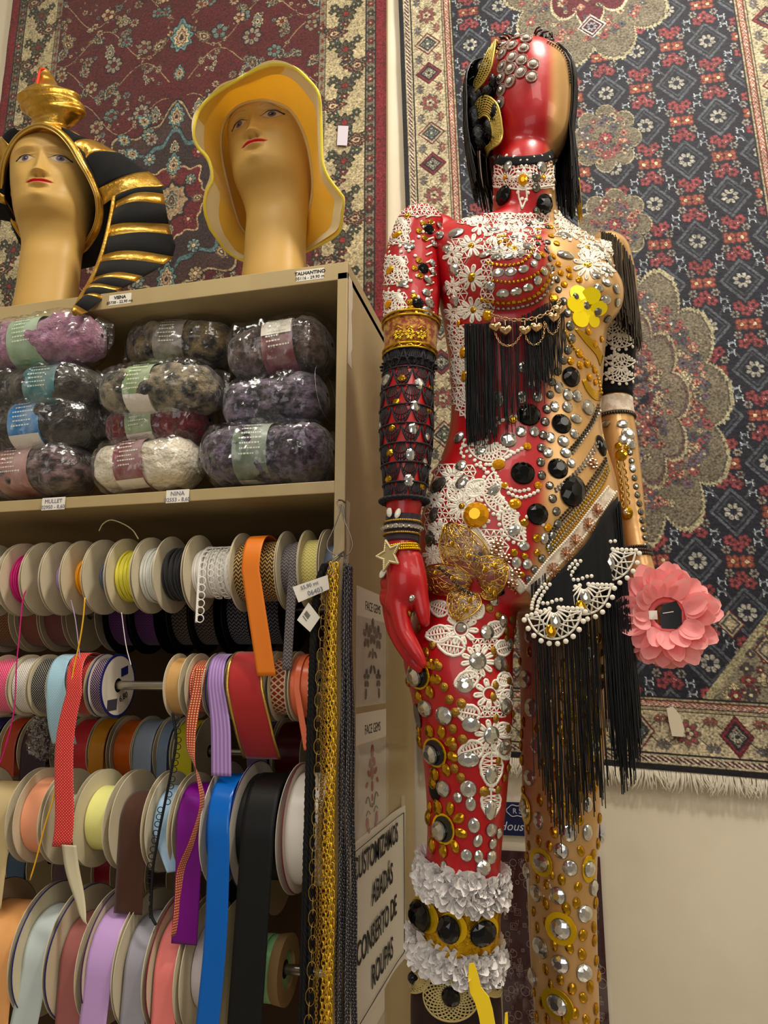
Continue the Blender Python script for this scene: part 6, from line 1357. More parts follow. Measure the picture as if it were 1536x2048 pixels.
for o in (-1,1): beads(G3([(1322+o*22,1040+o*14),(1240+o*24,1150+o*18),(1120+o*24,1310+o*20),(1000+o*22,1440+o*22),(865+o*18,1600+o*18)]),3.0,lace,'lace_edge',sp=1.6,off=.002)
band(G3([(560,1255),(640,1370),(740,1480),(840,1600)]),22*K3,sheer,'hip_band',label='white and copper band slanting down from the red hip')
beads(G3([(540,1255),(620,1380),(720,1500),(810,1620)]),3.6,mat('copper_sequins','#c87850',.2,metal=.8),'sequin_trim'); beads(G3([(590,1250),(670,1360),(770,1470),(860,1580)]),3,lace,'lace_edge',sp=1.6)
for dx,mt_,r_ in ((0,drk,3.0),(16,drk,3.0),(34,sil,3.2)): beads(G3([(1250+dx*.3,575+dx),(1215,660+dx),(1150,755+dx),(1085+dx*.5,830+dx*.8)]),r_,mt_,'bead_trim')
for dx,mt_,r_ in ((0,sil,3.6),(18,sil,3.6)): beads(G3([(1245+dx*.5,770+dx),(1180+dx*.5,880+dx),(1100,970+dx),(1010,1040+dx)]),r_,mt_,'bead_trim')
for i,(mt_,r_) in enumerate(((drk,3.2),(drk,2.6),(sil,3.0),(gld,3.4),(sil,3.0),(gld,2.6))): 
    o=i*15; beads(G3([(1290+o*.25,870+o*.9),(1230+o*.5,960+o),(1130+o*.5,1100+o),(1020+o*.6,1225+o),(960+o*.3,1330+o)]),r_,mt_,'bead_trim')
for x,y in ((1240,1155),(1195,1235),(1125,1325),(1075,1392),(1002,1480)):
    u,v=g3(x,y); q=hit(u,v,B_only,.002)
    if q: 
        m=MB(); R_,U,N_=frame(q[1]); k=depth_of(q[0])/F
        for i in range(14): a=2*PI*i/14; d_=R_*math.cos(a)+U*math.sin(a); m.tube([q[0]+d_*3*k,q[0]+d_*13*k+N_*.001],.0007,5); m.ball(q[0]+d_*13.5*k+N_*.001,.0014,6,4)
        m.ball(q[0]+N_*.002,.0032,10,6); obj('sunburst_charm',m,ros,man,ang=20)
for (x,y) in ((1220,900),(700,1345),(745,1420),(780,1560),(690,1380),(800,1500)):
    u,v=g3(x,y); q=hit(u,v,B_only,.002); m=MB(); R_,U,N_=frame(q[1]); k=depth_of(q[0])/F
    for i in range(7): a=2*PI*i/7; m.ball(q[0]+(R_*math.cos(a)+U*math.sin(a))*9*k,(.0028,.0028,.0018),7,4)
    m.ball(q[0]+N_*.001,.0034,8,5); obj('flower_charm',m,ros,man,ang=20)
# breast arcs
for pts,r_,mt_ in (([(676,1385),(760,1398),(850,1385),(905,1345),(920,1305)],4.0,gld),([(700,1482),(800,1492),(900,1470),(975,1425)],4.0,gld),([(640,1590),(740,1608),(860,1598),(960,1550),(1030,1450)],5.0,gld),([(650,1626),(740,1640),(850,1632),(960,1590),(1032,1500),(1030,1430),(1000,1380)],4.6,sil),([(960,1225),(1000,1290),(1030,1370)],3.2,sil)): beads([g2(*p) for p in pts],r_,mt_,'bead_trim')
beads([(1128,660),(1150,700),(1190,740),(1203,790)],3.4,gld,'bead_trim')
def goldleaf(pts,name='gold_braid_patch'):
    pts=[g3(*p) for p in pts]; P2=np.array(pts); n=12; half=len(P2)//2; A=smooth(np.c_[P2[:half],np.zeros(half)],n)[:,:2]; Bc=smooth(np.c_[P2[half:][::-1],np.zeros(len(P2)-half)],n)[:,:2]; L_=Lace(B_only,.0012)
    for s in np.linspace(0,1,8): L_.line(A*(1-s)+Bc*s,.0013)
    L_.done(name,gld)
goldleaf([(1125,160),(1180,230),(1240,300),(1262,360),(1275,310),(1230,230),(1175,185),(1130,160)]); goldleaf([(1165,440),(1185,490),(1225,540),(1262,550),(1272,500),(1230,500),(1200,470),(1180,435)])
# gold mirror petals below the gold breast
yf=mat('yellow_mirror_petal','#ffe61c',.12,metal=.3,emit=('#f0d800',.12))  # slight emission put into the petals to brighten them
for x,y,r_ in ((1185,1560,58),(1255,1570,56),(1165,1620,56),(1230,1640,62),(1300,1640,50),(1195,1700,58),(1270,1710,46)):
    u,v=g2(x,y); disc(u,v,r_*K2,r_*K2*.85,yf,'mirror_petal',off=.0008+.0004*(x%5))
# ================= FRINGE, CHAIN, BUTTERFLY =================
fb=mat('black_fringe_thread','#08080a',.35,spec=.6)
def fringe(starts,ends,n,r,name,fwd=.004,bv=B_only,seed=0,mt=None,label=None,jit=3,wob=.002):
    rg=random.Random(seed); m=MB(); S_=smooth(np.c_[np.array(starts,float),np.zeros(len(starts))],200)[:,:2]; E_=np.array(ends,float); yy=[]
    for i in range(n):
        t=rg.random(); a=S_[int(t*199)]; h=hit(a[0]+rg.uniform(-2,2),a[1],bv,fwd*rg.uniform(.5,1.8))
        if h is None: continue
        p=h[0]; ve=np.interp(a[0],E_[:,0],E_[:,1])+rg.gauss(0,jit); z1=UY(a[0],ve,p[1])[2]
        if z1>p[2]-.005: continue
        k=7; ph=rg.random()*6; dx=rg.gauss(0,.0022); q=[(p[0]+dx*s+wob*math.sin(ph+3*s)*s,p[1]-.003*math.sin(s*1.5)-.002*rg.random(),p[2]+(z1-p[2])*s) for s in np.linspace(0,1,k)]
        m.tube(q,r,4,caps=False)
    return obj(name,m,mt or fb,man,ang=0,label=label,kind='stuff')
fringe([(935,650),(985,648),(1040,636),(1090,610),(1125,600)],[(935,880),(960,890),(985,865),(1010,845),(1040,830),(1060,790),(1090,770),(1125,705)],150,.0005,'fringe',label='black thread fringe hanging below the breasts',jit=14)
fringe([(935,650),(960,650),(985,648)],[(935,880),(985,870)],80,.0006,'fringe',seed=7,label='denser black fringe on the red side',jit=10)
fringe([(1050,650),(1075,630),(1110,605)],[(1050,770),(1110,745)],60,.0006,'fringe',seed=9,label='dense black tassel between the breasts',jit=12)
# the black skirt cloth and long fringe under the hip lace
q=[g3(*p) for p in ((900,1625),(1060,1460),(1180,1330),(1270,1180),(1345,1080))]
bot=[(1068,1215),(1105,1225),(1150,1195),(1200,1165),(1240,1150)]
SK_TOP=smooth(np.c_[np.array(q),np.zeros(len(q))],30)[:,:2]; SK_BOT=smooth(np.c_[np.array(bot,float),np.zeros(5)],30)[:,:2]
def skp(t,s):
    # hanging cloth surface: t along the hip band, s down
    i=t*29; a=SK_TOP[int(min(i,28))]+(SK_TOP[int(min(i,28))+1]-SK_TOP[int(min(i,28))])*(i-int(min(i,28))); h=hit(a[0],a[1],B_only,.004) or hit(a[0]-8,a[1],B_only,.004)
    b_=SK_BOT[int(round(i))]; z=UY(b_[0],b_[1],h[0][1])[2]; return h[0]+np.array([0,-.006*s,0]),z
rows=[]
for t in np.linspace(0,1,26):
    p,z=skp(t,0); rows.append([p+np.array([.0015*math.sin(t*40)*s,-.008*s+.003*math.sin(t*50)*s,(z-p[2]-.01)*s]) for s in np.linspace(0,1,10)])
m=MB(); m.grid(np.array(rows)); o=obj('skirt_cloth',m,velvet,man,ang=0,label='black cloth hanging behind the lace at the right hip'); so=o.modifiers.new('s','SOLIDIFY'); so.thickness=.0012
SKY=1.005
def sheet_fringe(tab_top,tab_end,y0,y1,n,seed,label,r=.0006,jit=10):
    rg=random.Random(seed); m=MB(); T=np.array(tab_top,float); E_=np.array(tab_end,float)
    for i in range(n):
        u=rg.uniform(T[0,0],T[-1,0]); v=np.interp(u,T[:,0],T[:,1]); y=np.interp(u,[T[0,0],T[-1,0]],[y0,y1])+rg.uniform(-.006,.006); a=UY(u,v,y); ve=np.interp(u,E_[:,0],E_[:,1])+rg.gauss(0,jit); b_=UY(u,ve,y); ph=rg.random()*6; dx=rg.gauss(0,.003)
        m.tube([(a[0]+dx*s+.0018*math.sin(ph+4*s)*s,a[1]+.001*math.sin(ph+3*s),a[2]+(b_[2]-a[2])*s) for s in np.linspace(0,1,9)],r,4,caps=False)
    return obj('fringe',m,fb,man,ang=0,label=label,kind='stuff')
yA=hit(1080,1150,B_only)[0][1]-.012; yB=hit(1225,1040,B_only)[0][1]-.012
sheet_fringe([(1062,1170),(1110,1130),(1160,1090),(1185,1070)],[(1062,1560),(1085,1610),(1100,1650),(1120,1635),(1150,1590),(1185,1560)],yA,yB,105,21,'long black fringe in front of the gold thigh',jit=24)
sheet_fringe([(1195,1080),(1215,1050),(1240,1000),(1262,1240)],[(1195,1430),(1215,1550),(1240,1500),(1262,1420)],yB-.005,yB+.02,190,22,'thick black fringe beside the gold hip',r=.0007,jit=26)
def hanging_fan(cu,cv,R_,a0,a1,yy,label):
    m=MB(); n=10; an=np.linspace(a0,a1,n); Pp=lambda k,a,o=0: UY(cu+R_*k*math.cos(a),cv+R_*1.15*k*math.sin(a),yy-o)
    for i in range(n-1):
        m.tube([Pp(.15,an[i]),Pp(.5,(an[i]+an[i+1])/2),Pp(.88,an[min(i+2,n-1)])],.0011,5); m.tube([Pp(.15,an[i+1],.001),Pp(.5,(an[i]+an[i+1])/2,.001),Pp(.88,an[max(i-1,0)],.001)],.0011,5)
    m.tube([Pp(.88,a) for a in np.linspace(a0,a1,24)],.0015,5); m.tube([Pp(.55,a) for a in np.linspace(a0,a1,20)],.0011,5)
    for a in np.linspace(a0,a1,11): m.ball(Pp(1.02,a),(.0035,.0014,.0035),8,5)
    for k in np.linspace(.15,.9,6):
        for a in (a0-.08,a1+.08): m.ball(Pp(k,a),(.003,.0014,.003),8,5)
    for k in range(9):  # dotted straps up to the band
        t=k/8
        for s in (0,1): m.ball(UY(cu-R_*.72+10*s+26*t*t,cv+2-48*t+10*s*(1-t),yy),(.0027,.0013,.0027),7,4)
        if k<6: m.ball(UY(cu-R_*.5+9*k,cv-12+4*math.sin(k),yy),(.0027,.0013,.0027),7,4)
    o=obj('lace_scallop',m,lace,man,ang=0,label=label)
    for (dx,dy,kd) in ((.05,.45,'rhinestone'),(-.1,.75,'gold_stone')):
        p=UY(cu+R_*dx,cv+R_*dy,yy-.003); n_=nrm(CAM-p)*np.array([1,1,.3]); k=depth_of(p)/F; GEMS[kd].append((12*k,p,nrm(n_),9*k,12*k,.2,.45,8,.0005))
for cu,cv,R_,yy,lab in ((1108,1215,62,yA-.012,'lowest white lace scallop over the long black fringe'),(1168,1168,60,(yA+yB)/2-.012,'middle white lace scallop over the skirt'),(1216,1098,62,yB-.012,'uppermost white lace scallop at the right hip')): hanging_fan(cu,cv,R_,.12,PI-.35,yy,lab)
# chain of hearts
def linkchain(pts,link,wire,mt,name,par,label=None):
    pts=np.array(pts); d=np.r_[0,np.cumsum(np.linalg.norm(np.diff(pts,axis=0),axis=1))]; n=int(d[-1]/(link*.8)); m=MB()
    for k in range(n):
        s=(k+.5)/n*d[-1]; c=np.array([np.interp(s,d,pts[:,j]) for j in range(3)]); c2=np.array([np.interp(min(s+link*.3,d[-1]),d,pts[:,j]) for j in range(3)]); t=nrm(c2-c) if np.linalg.norm(c2-c)>1e-6 else np.array([1.,0,0]); b_=nrm(np.cross(t,E2)); b2=b_ if k%2 else np.cross(t,b_)
        m.tube([c+t*math.cos(a)*link*.55+b2*math.sin(a)*link*.32 for a in np.linspace(0,2*PI,9,endpoint=False)],wire,5,closed=True)
    return obj(name,m,mt,par,ang=0,label=label)
rg2=mat('pale_gold_metal','#dcb88a',.2,metal=.95)
def on(tab,f,off): 
    r=[]; 
    for p in tab:
        h=hit(*f(*p),B_only,off)
        if h: r.append(h[0])
    return r
base=smooth(on([(680,95),(730,118),(800,128),(870,122),(940,98),(990,60),(1015,25)],g3,.016),60); hc=linkchain(base,.0075,.0008,rg2,'heart_chain',man,'pale gold chain with heart charms across the fringe')
for tab in ([(695,190),(715,245),(745,270),(785,265),(812,225),(830,180)],[(835,190),(850,240),(878,265),(908,255),(930,210),(935,140)],[(940,150),(955,190),(975,205),(998,180),(1010,120)]): linkchain(smooth(on(tab,g3,.018),40),.0040,.0005,rg2,'swag_chain',hc)
for x,y in ((700,168),(748,186),(838,186),(893,170),(978,115),(1005,78)):
    h=hit(*g3(x,y),B_only,.019); R_,U,N_=frame(h[1]); m=MB(); s=.0085; V=[]
    out=[]
    for a in np.linspace(0,2*PI,26,endpoint=False): out.append((16*math.sin(a)**3/16*s,(13*math.cos(a)-5*math.cos(2*a)-2*math.cos(3*a)-math.cos(4*a))/16*s))
    rings=[[h[0]+R_*a*k+U*b_*k+N_*z for a,b_ in out] for k,z in ((1,0),(1,.001),(.75,.003),(.35,.0042),(.02,.0046))]; m.grid(np.array(rings),closed_v=True); m.add(rings[0],[tuple(range(26))]); m.tube([h[0]+U*s*.8,h[0]+U*s*1.6],.0006,5); obj('heart_charm',m,rg2,hc,ang=30)
# wire butterfly on the hip: four netted wings and a beaded body
bt=mat('gold_wire','#cfa650',.25,metal=.95); bw=[]
gauze=film_mat('gold_gauze',(.93,.80,.50),.10,.4,60,.12)
def wing(center,tip,w,seed,label=None):
    c=np.array(g3(*center)); t=np.array(g3(*tip)); d=t-c; L_=np.linalg.norm(d); d/=L_; nn=np.array([-d[1],d[0]]); rg=random.Random(seed); m=MB()
    def pt(a,b_): # a along 0..1, b across -1..1
        u=c+d*L_*a+nn*w*K3*b_*math.sin(PI*min(max(a,0.02),.98)**.75)**.6; h=hit(u[0],u[1],B_only,.004+.009*math.sin(PI*a)*(1-abs(b_)*.5)); return h[0] if h else None
    def ln(tab,r):
        q=[pt(*p) for p in tab]; q=[x for x in q if x is not None]
        if len(q)>1: m.tube(q,r,5)
    ln([(a,1) for a in np.linspace(0,1,16)],.0011); ln([(a,-1) for a in np.linspace(0,1,16)],.0011)
    for b_ in (-.5,0,.5): ln([(a,b_+.1*math.sin(a*7+seed)) for a in np.linspace(0,1,12)],.0006)
    for k in range(95):
        a=rg.random()*.95; b_=rg.uniform(-1,1); a2=min(1,a+rg.uniform(.08,.28)); b2=max(-1,min(1,b_+rg.uniform(-.8,.8))); ln([(a,b_),((a+a2)/2,(b_+b2)/2+rg.uniform(-.1,.1)),(a2,b2)],.0006)
    o=obj('butterfly_wing',m,bt,man,ang=0,label=label); gz=MB(); gg=[[pt(a,b_) for b_ in np.linspace(-.97,.97,9)] for a in np.linspace(.03,.97,14)]
    gg=[r_ for r_ in gg if all(x is not None for x in r_)]
    if len(gg)>2: gz.grid(np.array(gg)); obj('wing_gauze',gz,gauze,o,ang=0)
    for k in range(2):
        a,b_=.35+.3*k,rg.uniform(-.5,.5); p=pt(a,b_)
        if p is not None: GEMS['gold_stone'].append((.004,p+E2*.003,E2,.003,.0033,0,.45,6,0))
wing((600,1520),(430,1230),118,1,'gold wire butterfly wing, upper one'); wing((590,1540),(750,1450),100,2); wing((555,1580),(290,1490),88,3); wing((560,1590),(470,1760),82,4)
wing((620,1580),(700,1620),60,5)
beads(G3([(410,1475),(470,1530),(540,1600),(570,1640)]),4.2,drk,'butterfly_body',off=.012)
# ================= RED ARM: embroidered band, black net sleeve, bracelets =================
def around(cx,cy,z,bv,n=48,off=.001,r0=.09):
    c=Vector((cx,cy,z)); P_=[]
    for i in range(n):
        a=2*PI*i/n; d=Vector((math.cos(a),math.sin(a),0)); h=bv.ray_cast(c+d*r0,-d,r0); 
        if h[0] is None: P_.append((np.array(c+d*.03),np.array(d)))
        else: P_.append((np.array(h[0])+np.array(d)*off,np.array(d)))
    return P_
def arm_c(py,tab,ytab): u=np.interp(py,[t[0] for t in tab],[t[1] for t in tab]); y=np.interp(py,[t[0] for t in ytab],[t[1] for t in ytab]); return UY(u,py,y)
AL=[(600,823),(680,821),(740,817),(800,814),(870,813),(940,811),(1010,808),(1060,804),(1100,802)]; AY=[(600,1.03),(680,1.02),(800,1.01),(940,1.0),(1100,.985)]
def tube_on(v0,v1,bv,tab,yt,mt,name,off=.0015,n=56,rows_=14,ripple=0,label=None,thick=.0012,slope=0,wav=0):
    R_=[]
    for v in np.linspace(v0,v1,rows_):
        c=arm_c(v,tab,yt); P_=around(c[0],c[1],c[2],bv,n,off); R_.append([p+np.array([0,0,slope*d[0]+ (wav*math.sin(8*i*2*PI/n) if (v==v1) else 0)])+d*ripple*math.sin(i*1.7+v) for i,(p,d) in enumerate(P_)])
    m=MB(); m.grid(np.array(R_),closed_v=True,flip=True); o=obj(name,m,mt,man,ang=0,label=label); s=o.modifiers.new('s','SOLIDIFY'); s.thickness=thick; return o
emb=mat('red_gold_brocade','#8a3416',.5,metal=.2,noise=(120,.9,'#c8982e'),bump=(400,1,.001),sheen=.2)
ab=tube_on(644,716,BVL,AL,AY,emb,'arm_band',.002,label='red and gold embroidered band around the upper arm')
for v in (646,654,707,715): c=arm_c(v,AL,AY); m=MB(); m.tube([p for p,d in around(c[0],c[1],c[2],BVL,60,.0035)],.0017,6,closed=True); obj('gold_braid_edge',m,gld,ab,ang=0)
l=Lace((BVL,),.0011,.0038)
for k,u in enumerate((798,820,842)):
    l.flower(u,672,10,6,.2*k,cr=.3); l.line([(u-9,695),(u,688),(u+9,695)]); l.line([(u-8,660),(u,654),(u+8,660)])
l.line([(820,658),(812,668),(804,664)]); l.line([(820,658),(828,668),(836,664)]); obj('gold_embroidery',l.m,gld,ab,ang=0)
bn=mat('black_crochet_thread','#121018',.7,sheen=.1); m=MB(); n=96
R_=[]; vs=np.linspace(716,1006,88)
for v in vs: c=arm_c(v,AL,AY); R_.append(around(c[0],c[1],c[2],BVL,n,.0018))
def sp(i,j,o=0): # i: row index float, j: column
    i=max(0,min(len(vs)-1.001,i)); a=int(i); f=i-a; j=j%n; j0=int(j); g=j-j0; j1=(j0+1)%n; q=lambda r_,k_: R_[r_][k_][0]+R_[r_][k_][1]*o
    return (q(a,j0)*(1-g)+q(a,j1)*g)*(1-f)+(q(a+1,j0)*(1-g)+q(a+1,j1)*g)*f
for row in range(8):
    i0=row*11
    for k in range(8):
        j0=k*12+(6 if row%2 else 0)
        for w in (1,.72,.45): m.tube([sp(i0+11*w*math.sin(PI*t)**.7+(0 if w==1 else 1),j0+12*t) for t in np.linspace(0,1,9)],.0008 if w<1 else .0013,4)
        for q_ in range(7): m.tube([sp(i0,j0+6+(q_-3)*.7),sp(i0+6,j0+6+(q_-3)*1.5),sp(i0+10.5*math.sin(PI*(q_+.5)/7)**.7,j0+12*(q_+.5)/7)],.0008,4)
    m.tube([sp(i0,j,.0004+.0012*(math.sin(j*2.1)>0)) for j in np.arange(0,96,1.5)],.0013,5,closed=True)
for k in range(24): m.ball(sp(86,k*4,.004),(.0058,.0058,.0035),7,5)
for k in range(20): m.ball(sp(6,k*4.8,.002),(.0045,.0045,.0018),7,5)
obj('net_sleeve',m,bn,man,ang=0,label='black crocheted net sleeve on the red forearm')
tube_on(716,748,BVL,AL,AY,mat('black_sheer','#14101a',.8),'sleeve_top',.0012,label='solid black top edge of the net sleeve')
plum=mat('plum_ribbon','#32202c',.6,sheen=.2)
br=tube_on(1032,1084,BVL,AL,AY,plum,'wrist_ribbon',.002,label='plum ribbon wound around the wrist')
for v,mt_,r_ in ((1046,gdk,.0016),(1070,gdk,.0016)): c=arm_c(v,AL,AY); m=MB(); [m.ball(p+d*.001,(r_*1.2,r_*1.2,r_),6,4) for p,d in around(c[0],c[1],c[2],BVL,60,.003)]; obj('antique_chain_edge',m,mt_,br,ang=0)
c=arm_c(1058,AL,AY); m=MB(); [m.ball(p+d*.001,(.0052,.0052,.0036),8,5) for p,d in around(c[0],c[1],c[2],BVL,22,.003)]; obj('crystal_row',m,GM['rhinestone'][0],br,ang=20)
for k in range(3):
    c=arm_c(1094+k*5,AL,AY); m=MB(); P_=around(c[0],c[1],c[2],BVL,52,.002); [m.ball(p+np.array([0,0,.10*(p[0]-c[0])]),(.0021,.0021,.0018),6,4) for p,d in P_]; obj('gold_bracelet',m,mat('bright_gold','#e6c020',.2,metal=.9),man,ang=0)
h=hit(783,1112,(BVL,),.005); R_,U,N_=frame(h[1],.3); m=MB(); st=[]
for i in range(10): a=PI/2+2*PI*i/10; r_=.021 if i%2==0 else .0095; st.append(h[0]+R_*r_*math.cos(a)+U*r_*math.sin(a))
for i in range(10):
    for s in np.linspace(0,1,6,endpoint=False): m.ball(st[i]*(1-s)+st[(i+1)%10]*s+N_*.001,.0022,6,4); 
m.poly([h[0]+(q-h[0])*.95 for q in st],.001,N_); obj('starfish_charm',m,mat('starfish_beads','#c9bb90',.35,metal=.6),man,ang=20)
for (u,v,a) in ((783,1026,.35),(797,1028,-.35),(771,1046,1.3),(770,1150,0)): gem('pearl',u,v,5,10,a,bv=(BVL,),off=.003)
# ================= GOLD ARM =================
AR=[(560,1228),(620,1235),(700,1234),(760,1230),(810,1228),(860,1235),(930,1246),(1000,1258),(1060,1268),(1105,1276)]; AYR=[(560,1.19),(700,1.205),(810,1.205),(930,1.19),(1060,1.17),(1105,1.16)]
tube_on(650,796,BVR,AR,AYR,velvet,'black_sleeve',.002,label='black cloth sleeve on the gold upper arm')
tube_on(800,832,BVR,AR,AYR,sheer,'elbow_band',.0025,label='white lattice band at the gold elbow')
for v in (836,): c=arm_c(v,AR,AYR); m=MB(); [m.ball(p,.0024,6,4) for p,d in around(c[0],c[1],c[2],BVR,44,.002)]; obj('bead_trim',m,drk,man,ang=0)
for k in range(3): c=arm_c(1096+k*7,AR,AYR); m=MB(); [m.ball(p,.0026,6,4) for p,d in around(c[0],c[1],c[2],BVR,34,.0015)]; obj('crystal_bracelet',m,drk,man,ang=20,label='dark crystal bracelet on the gold wrist') 
l=Lace((BVR,),.0012,.005)
for v in (640,665,705,735): l.fan(1240,v,36,PI*.2,PI*.85,7,dr=3.8)
for k in range(12): l.dot(1240+10*math.sin(k*.8),640+11*k,4); l.dot(1225-6*math.sin(k*.8),650+10*k,3.6)
l.done(label='white lace scallops on the gold arm')
fringe([(1205,470),(1230,480),(1255,520),(1262,560)],[(1205,600),(1240,640),(1262,690)],130,.0009,'fringe',bv=(BVR,BVB),seed=31,mt=mat('bronze_thread','#4a4034',.3,metal=.5),label='bronze thread fringe over the gold shoulder',jit=16)
fringe([(1235,560),(1250,580),(1260,600)],[(1235,655),(1262,660)],60,.0009,'fringe',bv=(BVR,),seed=33,label='short black tassel below the gold shoulder',jit=8)
gems('gold_stone',g3,K3,[(1378,850,32)],bv=(BVR,)); gems('gold_stone',g3,K3,[(1410,1170,34)],bv=(BVR,)); gems('rhinestone',g3,K3,[(1408,1168,18)],bv=(BVR,),off=.003)
base=[hit(*g3(x,y),(BVR,),.002) for x,y in ((1375,890),(1390,960),(1400,1030),(1405,1100),(1408,1140))]; base=[b_[0] for b_ in base if b_]
for o_ in (-.005,.005): linkchain(smooth([b_+E1*o_ for b_ in base],30),.0075,.0011,gdk,'arm_chain',man,'antique gold chain lying along the gold forearm' if o_<0 else None)
for k in range(12): gem('smoky_crystal',1260+2.9*k+ (0 if k<6 else 1),905+17*k,4,6,bv=(BVR,))
# ================= CUFFS ON THE RED LEG =================
LT=[(1700,927),(1760,923),(1850,915),(1950,911),(2048,913)]; LY=[(1700,1.058),(1760,1.056),(1850,1.06),(1950,1.065),(2048,1.07)]
wf=mat('white_organza','#e9e4e2',.75,sheen=.4)
def frill(v0,v1,slope,n,seed,label):
    rg=random.Random(seed); m=MB()
    rings=[around(*arm_c(v,LT,LY),BVB,72,.002,r0=.12) for v in np.linspace(v0,v1,7)]
    for k in range(n):
        i=rg.randrange(7); j=rg.randrange(72); p,d=rings[i][j]; z=slope*(p[0]-arm_c(v0,LT,LY)[0]); t=np.cross(np.array([0,0,1.]),d); s=rg.uniform(.0055,.0105); o_=p+np.array([0,0,z]); dir_=nrm(d*rg.uniform(.6,1.4)+np.array([0,0,rg.uniform(-1.2,.8)])+t*rg.uniform(-.9,.9)); w_=nrm(np.cross(dir_,d+t*.3)); cur=np.cross(dir_,w_)
        rows=[]
        for a in np.linspace(0,1,4):
            ww=s*.75*math.sin(PI*(.12+.80*a))**.7; c=o_+dir_*s*1.7*a+cur*s*.5*a*a; rows.append([c+w_*ww*b_+cur*s*.25*(1-b_*b_) for b_ in (-1,0,1)])
        m.grid(np.array(rows))
    return obj('frill',m,wf,man,ang=0,kind='stuff',label=label)
frill(1732,1778,-.14,1500,1,'upper white petal frill around the red knee'); frill(1878,1916,-.14,1400,2,'lower white petal frill around the red calf')
def legtube(v0,v1,mt,name,off,label,n=60): return tube_on(v0,v1,BVB,LT,LY,mt,name,off,n=n,label=label)
legtube(1785,1880,mat('gold_sequin_cloth','#e6b81c',.2,metal=.75,noise=(40,.5,'#a8801c',(1,1,.2)),bump=(90,1,.004)),'gold_cuff',.006,'crinkled gold cuff between the two frills')
for u,v,rx,ry in ((855,1830,19,27),(903,1852,21,26),(958,1858,22,25)):
    disc(u+5,v-2,rx+9,ry+4,goldfoil,'gold_disc',off=.008); gem('black_cabochon',u,v,rx,ry,off=.0105,bv=B_only,h=.6,fac=9)
legtube(1925,2120,mat('dark_maroon_sock','#3a0c10',.7,sheen=.02,noise=(8,.7,'#0a0a0a')),'dark_stocking',.003,'dark maroon and black stocking on the red leg')
cord_=mat('straw_cord','#c9b780',.6,metal=.25)
def rosette(u,v,R_,label):
    L_=Lace(B_only,.0010,.006)
    for k in range(26):
        a=2*PI*k/26
        for s in (-1,1): L_.line([(u+R_*(.32+.68*t)*math.cos(a+s*.9*t),v+R_*(.32+.68*t)*math.sin(a+s*.9*t)) for t in np.linspace(0,1,6)],step=7)
    for q in (.32,1.0): L_.line([(u+R_*q*math.cos(a),v+R_*q*math.sin(a)) for a in np.linspace(0,2*PI,40)],.0014)
    L_.done('woven_rosette',cord_,label=label); gem('black_cabochon',u,v,R_*.36,off=.007,bv=B_only,h=.7,fac=12)
rosette(904,1988,50,'round woven straw rosette with a black button on the calf'); rosette(836,1955,30,'second woven rosette round the side of the calf'); rosette(985,1965,26,'third woven rosette at the inner calf')
yp=mat('yellow_felt_flame','#f6d410',.7,sheen=.3)
fl=[(938,1928),(948,1926),(953,1940),(962,1975),(978,1995),(985,2020),(992,2060),(962,2060),(958,2035),(950,2005),(940,1985),(936,1960)]
m=MB(); Yy=hit(950,1990,B_only)[0][1]-.022; m.poly([UY(a,b_,Yy) for a,b_ in fl],.0025,(0,1,0)); o=obj('felt_flame',m,yp,man,smooth=False,label='bright yellow felt cut-out on the calf'); 
m=MB(); m.poly([UY(a,b_,Yy-.002) for a,b_ in ((1010,2027),(1015,2026),(1016,2060),(1008,2060))],.0025,(0,1,0)); obj('felt_flame',m,yp,man,smooth=False)
# ================= HEADPIECE =================
m=MB(); rg=random.Random(8)
def hstrand(pts,r): m.tube(smooth(pts,12),r,4,caps=False)
for k in range(560):
    t=rg.random(); a0=-1.9+t*1.9 # around the right and back of the crown
    top=HC_+np.array([rg.uniform(-.02,.05),rg.uniform(-.02,.05),.126]); ex=.080+rg.uniform(0,.007); az=rg.uniform(-.42,.5) if k%3 else rg.uniform(.5,1.5)
    d=np.array([math.cos(az),math.sin(az),0]); sc=.082 if az<.6 else .100
    P_=[top]; o_=.002+.006*rg.random()
    for h_ in (.098,.085,.06,.02,-.03,-.06):
        c_=Vector(HC_+np.array([0,0,h_])); hh=BVB.ray_cast(c_+Vector(d)*.2,-Vector(d),.2); P_.append((np.array(hh[0]) if hh[0] is not None else HC_+d*.07+np.array([0,0,h_]))+d*o_)
    P_.append(P_[-1]+d*.001+np.array([.004*rg.uniform(-1,1),0,-.04-rg.random()*.10])); hstrand(P_,.0008)
for k in range(260): # fringe behind the neck and left side
    az=rg.uniform(1.4,3.6); d=np.array([math.cos(az),math.sin(az),0]); sc=.102; top=HC_+np.array([0,.03,.125])
    hstrand([top,HC_+d*sc*.9+np.array([0,0,.08]),HC_+d*sc*1.02,HC_+d*sc+np.array([0,0,-.07]),HC_+d*sc*.9+np.array([0,0,-.10-rg.random()*.05])],.001)
wig=obj('fringe_wig',m,fb,man,ang=0,kind='stuff',label='black thread fringe hanging around the sides and back of the head')
